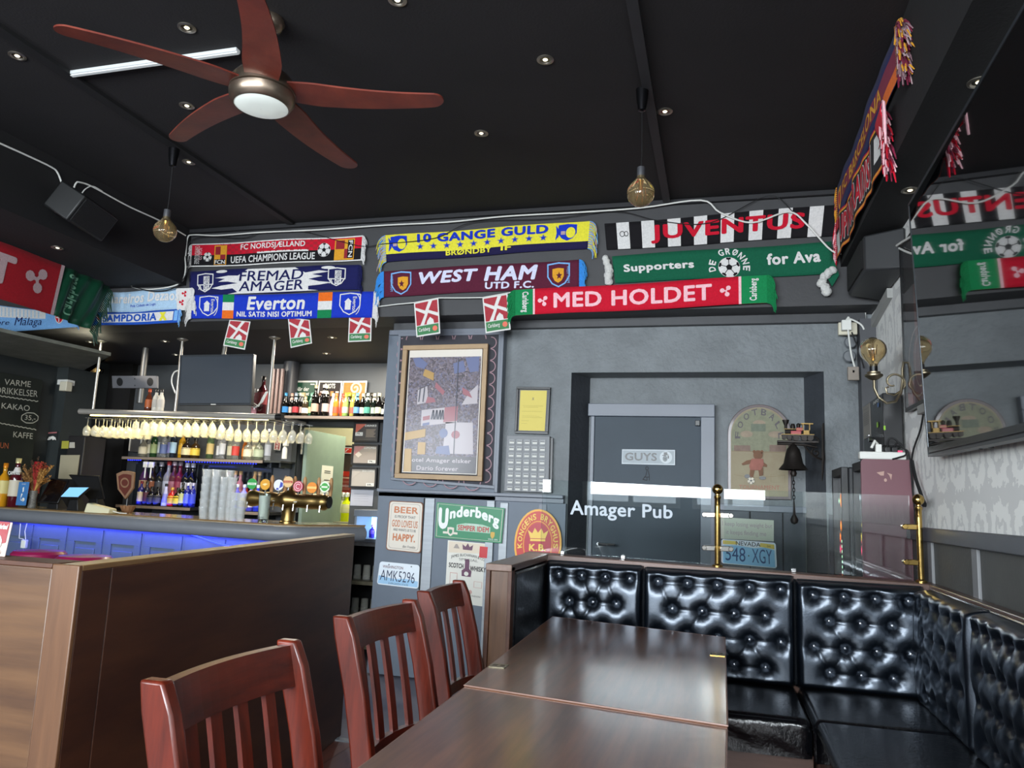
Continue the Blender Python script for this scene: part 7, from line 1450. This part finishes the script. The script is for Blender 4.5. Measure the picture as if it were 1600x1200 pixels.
# shield plaque
S = Surf(*[PY(u, v, 5.7) for u, v in ((184, 736), (212, 736), (212, 780), (184, 780))]); t = thing('wooden_shield', 'wooden shield plaque with a dark red field and pale ring', 'plaque', (PY(198, 780, 5.7).x, 5.7, 1.13))
sh = [(0, .9), (.35, 1), (.65, 1), (1, .95), (.95, .4), (.5, 0), (.08, .35)]; MB().prism([S.P(x, y, 0) for x, y in sh], S.n*.02).build('shield', M('pale_shield_wood', '#86654c', .55, var=.15), t, bevel=.003)
polys(S, 'field', [[(.5+(x-.5)*.74, .5+(y-.5)*.78) for x, y in sh]], M('shield_red', '#5a2418', .5), t, .022); polys(S, 'ring', ring(.5, .58, .24, .18, .06, 24), M('pale_shield_wood', '#86654c', .55), t, .024)
q = S.P(.5, 0, -.01); MB().tube([(q.x, 5.71, zt_), (q.x, 5.71, q.z+.1)], .01).tube([(q.x, 5.71, zt_), (q.x, 5.71, zt_+.004)], .05, 16).build('stand', m_blk, t)
# dark cabinet with notes, dispenser, chalkboard
a = PY(78, 786, 6.3); b = PY(131, 681, 6.3)
t = thing('dark_cabinet', 'tall black cabinet with sticky notes and a paper sheet left of the tills', 'cabinet', ((a.x+b.x)/2, 6.4, 0)); MB().box(a.x+.1, b.x, 6.32, 6.6, 0, b.z).build('body', M('black_cabinet', '#232122', .5), t, bevel=.01)
for nm_, q, cl in (('sticky_note', ((97, 689), (108, 689), (107, 701), (96, 701)), '#a8a43c'), ('sticky_note', ((109, 691), (117, 691), (117, 700), (108, 700)), '#b9b4a8'), ('paper_sheet', ((95, 711), (125, 711), (120, 749), (91, 748)), '#a49c84')):
    S = Surf(*[PY(u, v, 6.315) for u, v in q]); slab(S, nm_, M('note_'+cl, cl, .7), t, .003)
S = Surf(*[PY(u, v, 6.405) for u, v in ((75, 675), (90, 674), (88, 688), (74, 688))]); 
t2 = thing('animal_sticker', 'small flag and white animal sticker above the cabinet', 'sticker', tuple(S.P(0, 0))); mb = MB().prism([S.P(x, y, -.01) for x, y in rect(0, 0, 1, 1)], S.n*.008); mb.build('backing', m_dark, t2)
rects(S, 'flag', [(.05, .8, .95, .95)], M('pale_red', '#b06a6c', .6), t2, .002); polys(S, 'animal', [[(.0, .05), (.15, .4), (.6, .5), (.9, .3), (1, .0), (.8, .1), (.6, .0), (.5, .2), (.3, .05)]], m_pap, t2, .002)
xc = -6.62
S = Surf(PX(-160, 566, xc), PX(73, 596, xc), PX(58, 742, xc), PX(-160, 742, xc))
t = thing('chalkboard', 'long green black chalkboard of hot drinks at the left edge', 'chalkboard', tuple(S.P(.5, 0))); 
S = Surf(Vector((xc, PX(-160, 600, xc).y, PX(10, 583, xc).z)), Vector((xc, PX(66, 600, xc).y, PX(10, 583, xc).z)), Vector((xc, PX(66, 600, xc).y, 1.25)), Vector((xc, PX(-160, 600, xc).y, 1.25)))
slab(S, 'board', M('chalkboard_green', '#151b15', .8, var=.3, scale=6), t, -.02)
cw = M('white_chalk', '#b4b4a8', .9)
def chalk(s, u0, u1, v0, v1, sl=None, m=cw):
    a = PX(u0, v1, xc); b = PX(u1, v0, xc); y0, y1 = PX(u0, (v0+v1)/2, xc).y, PX(u1, (v0+v1)/2, xc).y
    q = [PX(u0, v0, xc), PX(u1, v0+(u1-u0)*.1, xc), PX(u1, v1+(u1-u0)*.1, xc), PX(u0, v1, xc)]
    S_ = Surf(*q); text(S_, s, 0, 0, 1, 1, m, t, .0, .1, h=.004)
chalk('VARME', 7, 48, 592, 601); chalk('DRIKKELSER', -7, 58, 604, 614); chalk('VARM KAKAO', -40, 46, 625, 634); chalk('35,-', 38, 55, 648, 657); chalk('KAFFE', 20, 51, 674, 683); chalk('UN', 0, 13, 691, 700, m=M('orange_chalk', '#b0603c', .9))
SP = lambda u, v: ((PX(u, v, xc).y-S.c[0].y)/(S.c[1].y-S.c[0].y), (PX(u, v, xc).z-S.c[0].z)/(S.c[3].z-S.c[0].z))
aspc = S.W/S.H
polys(S, 'chalk_line', stroke([SP(-20+i*3.3, 615+i*.48+(1.5 if i % 2 else 0)) for i in range(25)], .008, aspc)+stroke([SP(-20+i*3.3, 657+i*.6+(1.2 if i % 2 else 0)) for i in range(24)], .008, aspc)+stroke([SP(46+13*math.cos(a*.4)*(1+.05*(a % 2)), 653+8*math.sin(a*.4)*(1+.06*(a % 2))) for a in range(17)], .008, aspc), cw, t, .004)
p = PX(90, 600, -6.5); t = thing('white_sensor', 'white angled sensor box mounted high on the left column', 'sensor', tuple(PY(96, 600, 6.4)))
a = PY(89, 598, 6.4); MB().box(a.x, a.x+.13, 6.4, 6.5, a.z-.02, a.z+.035).build('arm', m_white, t, bevel=.004); a = PY(94, 611, 6.38); MB().box(a.x, a.x+.09, 6.36, 6.44, a.z, a.z+.1).build('body', m_offw, t, bevel=.008)
struct('wall_left_column', MB().box(-6.7, PY(103, 640, 6.45).x, 6.42, 6.8, 0, 2.5), M('column_grey_green', '#2e3333', .5, var=.1))
struct('wall_void_panel', MB().box(-6.7, PY(196, 700, 7.15).x, 7.12, 7.2, 0, 2.66), M('void_shade_brown', '#0b0807', .7))  # panel whose near-black colour stands in for the unlit void behind the bar
# ------------------------------------------------------------------ shelving and lit fridge beside the column
x0_, x1_ = -3.15, -2.545; yS = 5.95
t = thing('glass_shelving', 'open dark shelving with upturned glasses beside the grey column', 'shelving', (x0_, yS, 0))
zs_ = [PY(577, 848, yS).z, PY(575, 909, yS).z, PY(565, 962, yS).z]
MB().box(x0_, x1_, yS+.42, yS+.45, 0, zs_[0]).box(x0_, x0_+.02, yS, yS+.42, 0, zs_[0]).build('back_panel', m_blkm, t)
for i, z in enumerate(zs_+[.1]): MB().box(x0_+.02, x1_, yS, yS+.42, z-.03, z).build('shelf_board', M('shelf_edge_%d' % min(i, 1), ('#77787a', '#6a6450')[min(i, 1)], .5, var=.2, scale=30), t, bevel=.002)
bg2 = MB().lathe([(.036, 0), (.034, .004), (.03, .12), (.028, .12), (.032, .01)], (0, 0, 0), 14, cap=False).mesh('upturned_glass_shape', gm, True)
for zi, n_ in ((1, 5), (2, 5)):
    for i in range(n_):
        o = bpy.data.objects.new('upturned_glass', bg2); COL.objects.link(o); o.location = (x1_-.06-i*.085, yS+.12, zs_[zi]+.0005); tag(o, 'upturned beer glass on the %s shelf, %s from the grey column' % ('upper' if zi == 1 else 'lower', ('nearest', 'second', 'third', 'fourth', 'fifth')[i]), 'glass', 'upturned glasses on the %s shelf' % ('upper' if zi == 1 else 'lower'))
z0 = zs_[0]+.001
t = thing('drinks_cooler', 'small pale cooler with a bright blue white interior beside the column', 'cooler', (-2.8, yS+.2, z0))
xa_, xb_ = PY(556, 830, yS).x-.03, -2.55; zt2 = PY(577, 797, yS).z
MB().box(xa_, xb_, yS+.33, yS+.35, z0, zt2).box(xa_, xa_+.02, yS+.02, yS+.33, z0, zt2).box(xa_, xb_, yS+.0, yS+.33, zt2-.055, zt2).box(xa_, xb_, yS, yS+.33, z0, z0+.03).build('housing', M('pale_housing', '#8f98a4', .4), t, bevel=.004)
MB().box(xa_+.02, xb_-.001, yS+.31, yS+.325, z0+.03, zt2-.055).build('lit_interior', M('cooler_light', '#a8d4ff', .5, emit=1.6, ecol='#8cc4ff'), t)
MB().lathe([(.04, 0), (.05, .01), (.05, .02), (.03, .03)], ((xa_+xb_)/2, yS+.15, zt2), 18).build('lid_knob', m_steel, t, smooth=True)
point('cooler_light_source', ((xa_+xb_)/2, yS+.12, z0+.12), .6, (.6, .8, 1), .03)
bottle('squat', '#3a2cc4', '#5c3cd0', '#c48cc4', 'blue violet bottle inside the lit cooler', PY(581, 835, yS+.15).x, yS+.15, z0+.031, sc=.5)
p = PY(594, 795, 5.9); bottle('beer', '#c9b8b4', '#a8343c', '#b9c4b4', 'pink soda bottle with a red label between the menus and the column', p.x-.0, 6.1, zt2+.001, sc=.8)
# ------------------------------------------------------------------ gaming machines in the corner
m_mac = M('machine_black', '#232427', .45); m_mar = M('maroon_side_panel', '#6b434b', .5, var=.06, scale=3)
def machine(label, x0, x1, y0, y1, z1, cols, n_, face_x):
    t = thing('gaming_machine', label, 'gaming machine', ((x0+x1)/2, (y0+y1)/2, 0))
    MB().box(x0+.04, x1, y0, y1, 0, z1).build('cabinet', m_mac, t, bevel=.01)
    MB().box(x0, x0+.04, y0, y0+.03, .3, z1).box(x0, x0+.04, y1-.03, y1, .3, z1).box(x0, x0+.04, y0+.03, y1-.03, z1-.05, z1).build('front_frame', m_mac, t, bevel=.004)
    S = Surf(Vector((x0+.035, y1-.03, z1-.05)), Vector((x0+.035, y0+.03, z1-.05)), Vector((x0+.035, y0+.03, .5)), Vector((x0+.035, y1-.03, .5)))
    slab(S, 'display', M('machine_glass', '#12161c', .1, coat=1), t, .004); rnd2 = random.Random(n_)
    for k, c in enumerate(cols):
        ps = []
        for i in range(n_):
            cx_, cy_ = rnd2.uniform(.12, .88), rnd2.uniform(.3, .95); s2 = rnd2.uniform(.02, .06); ps.append([(cx_-s2, cy_), (cx_, cy_+s2*.6), (cx_+s2, cy_), (cx_, cy_-s2*.6)])
        if k == 0: ps.append(ell(.5, .86, .2, .05, 14))
        if k == 1: ps += [rect(.35, .34+i*.03, .65, .355+i*.03) for i in range(10)]
        polys(S, 'lit_symbols', ps, M('lit_'+c, c, .5, emit=1.3, ecol=c), t, .006+.001*k)
    return t
machine('gaming machine with an orange lit flame, farthest in the right corner', .70, .97, 4.98, 5.38, PY(1300, 729, 4.98).z, ('#e87820', '#a8d8b0', '#d83060'), 7, 0)
machine('gaming machine with yellow lights, between its neighbour and the maroon panel', .76, .97, 4.66, 4.97, PY(1330, 720, 4.7).z, ('#e8c83c', '#c8d8e0', '#d84060'), 7, 0)
p0 = PY(1345, 717, 4.55); p1 = PY(1426, 716, 4.55); p2 = PY(1437, 900, 4.55)
t = thing('gaming_machine', 'maroon sided gaming machine in front, with worn patches near its top', 'gaming machine', ((p0.x+p1.x)/2, 4.6, 0))
Sx = Surf(p0, Vector((p1.x-.0, 4.55, p0.z)), Vector((min(p2.x, .97), 4.55, .02)), Vector((p0.x-.01, 4.55, .02)))
pts = []
for cx_, cy_, a0 in ((.94, .985, 0), (.06, .985, PI/2)):
    for k in range(5): pts.append((cx_+.06*math.cos(a0+k*PI/8), cy_+.015*math.sin(a0+k*PI/8)))
pts += [(0, 0), (1, 0)]
MB().prism([Sx.P(x, y, 0) for x, y in pts], (0, .02, 0)).build('side_panel', m_mar, t)
MB().box(p0.x+.03, .965, 4.575, 4.64, 0, p0.z-.03).build('cabinet', m_mac, t)
polys(Sx, 'worn_patch', [[(.3, .955), (.45, .96), (.44, .945), (.38, .945)], ell(.47, .93, .03, .006, 8), [(.5, .955), (.6, .95), (.58, .93), (.55, .945)]], M('chipped_pale', '#b08f84', .7), t, .001)
# wall box above it
a = PX(1360, 640, .985); 
t = thing('wall_cabinet', 'black wall mounted machine with a paper notice and a key, above the maroon panel', 'cabinet', (.94, 4.9, 1.6))
ya, yb, z_lo = 5.3, 4.68, 1.69; z_a = 2.02
MB().box(.885, .985, yb, ya, z_lo, 1.99).build('body', m_blk, t, bevel=.004)
Sb = Surf(Vector((.884, ya, 1.99)), Vector((.884, yb, 1.99)), Vector((.884, yb, z_lo)), Vector((.884, ya, z_lo)))
slab(Sb, 'notice', M('grey_notice', '#8c8780', .6), t, .002, 0, .02, .3, .4, .98); polys(Sb, 'lettering', sum([stroke([(.06, y), (.34, y)], .008, 2) for y in (.9, .82, .78, .74, .7, .66, .62, .58)], []), m_blk, t, .0035)
Sf = Surf(Vector((.885, yb-.001, 1.99)), Vector((.985, yb-.001, 1.99)), Vector((.985, yb-.001, z_lo)), Vector((.885, yb-.001, z_lo))); rects(Sf, 'sticker', [(.0, .3, .1, .38)], M('lime_sticker', '#86b82c', .5), t, .002)
rects(Sb, 'sticker', [(.72, .4, .8, .5)], M('lime_sticker', '#86b82c', .5), t, .003); text(Sb, 'INFO', .6, .88, .85, .94, m_pap, t, 0, h=.003); rects(Sb, 'badge', [(.78, .78, .86, .86)], M('blue_sticker', '#4c6c9c', .5), t, .003)
q = Sb.P(.55, .2, .0); MB().tube([q, q+Vector((-.03, 0, 0))], .014, 12).box(q.x-.035, q.x-.03, q.y-.03, q.y+.05, q.z+.02, q.z+.026).build('key', m_steel, t)
# power strip and cables
ps0, ps1 = PY(1336, 712, 4.7), PY(1425, 708, 4.7)
t = thing('power_strip', 'white power strip with plugs lying on the machine tops', 'power strip', (.8, 4.62, p0.z))
zq = p0.z+.002
MB().hexa([(ps0.x+.005, 4.575, zq), (.975, 4.575, zq), (.975, 4.64, zq), (ps0.x+.005, 4.64, zq)], [(ps0.x+.005, 4.58, zq+.042), (.975, 4.58, zq+.042), (.975, 4.635, zq+.042), (ps0.x+.005, 4.635, zq+.042)]).build('strip', m_white, t, bevel=.006)
MB().cbox((.885, 4.6, zq+.055), .03, .03, .03).cbox((.92, 4.6, zq+.055), .03, .03, .03).build('plug', m_blk, t, bevel=.004); MB().cbox((.84, 4.6, zq+.06), .03, .03, .045).tube([(.84, 4.6, zq+.08), (.82, 4.58, zq+.1), (.8, 4.57, zq+.06)], .008).build('white_plug', m_white, t, bevel=.004); MB().cbox((.945, 4.605, zq+.046), .03, .02, .01).build('switch', M('red_switch', '#d82c5c', .4, emit=.5, ecol='#e83060'), t)
cable('black_cable', 'black cable arching from the plugs of the power strip to the wall', [Vector(v) for v in ((.885, 4.59, zq+.07), (.89, 4.575, zq+.11), (.92, 4.57, zq+.11), (.96, 4.57, zq+.06), (.985, 4.56, zq+.02), (.985, 4.5, 1.4), (.985, 4.45, 1.3))], .005, m_blkm)
cable('black_cable', 'black cable from the second plug lying across the power strip', [Vector(v) for v in ((.92, 4.59, zq+.07), (.93, 4.575, zq+.09), (.95, 4.565, zq+.08), (.97, 4.56, zq+.03), (.93, 4.56, zq+.01), (.9, 4.548, zq-.0))], .005, m_blkm)
cable('black_cable', 'black cable rising to the white box under the framed poster', [PX(u, v, .985) for u, v in ((1424, 722), (1428, 700), (1438, 672), (1443, 645))], .005, m_blkm)
cable('black_cable', 'tangle of black cables hanging beside the maroon panel', [PX(u, v, .97) for u, v in ((1425, 720), (1430, 745), (1440, 775), (1445, 790), (1436, 785), (1432, 805), (1436, 840))], .009, m_blkm)
a = PX(1446, 640, .99); t = tag(MB().box(.965, .995, a.y-.12, a.y+.06, a.z-.02, a.z+.035).build('junction_box', M('pale_junction', '#8f8e8a', .5), None, bevel=.004, loc=(.98, a.y, a.z)), 'pale grey junction box under the framed poster on the wallpaper', 'junction box')
# ------------------------------------------------------------------ warm lamps over the bar, with added fill lights
for u, v in ((141, 534), (510, 552), (618, 569)):
    p = PZ(u, v, 2.6); area('bar_spot_light', (p.x, p.y, 2.64), (p.x, p.y, 0), .08, .08, 6, (1, .9, .75))
point('back_room_light', (-3.6, 8.0, 2.6), 34, (1, .97, .86), .1)
for x, y in ((-4.7, 6.5), (-3.7, 6.5)): area('bar_fill_light', (x, y, 2.64), (x, y+.2, 0), .3, .3, 8, (1, .93, .8))  # unseen fill lights, added to brighten the bar area
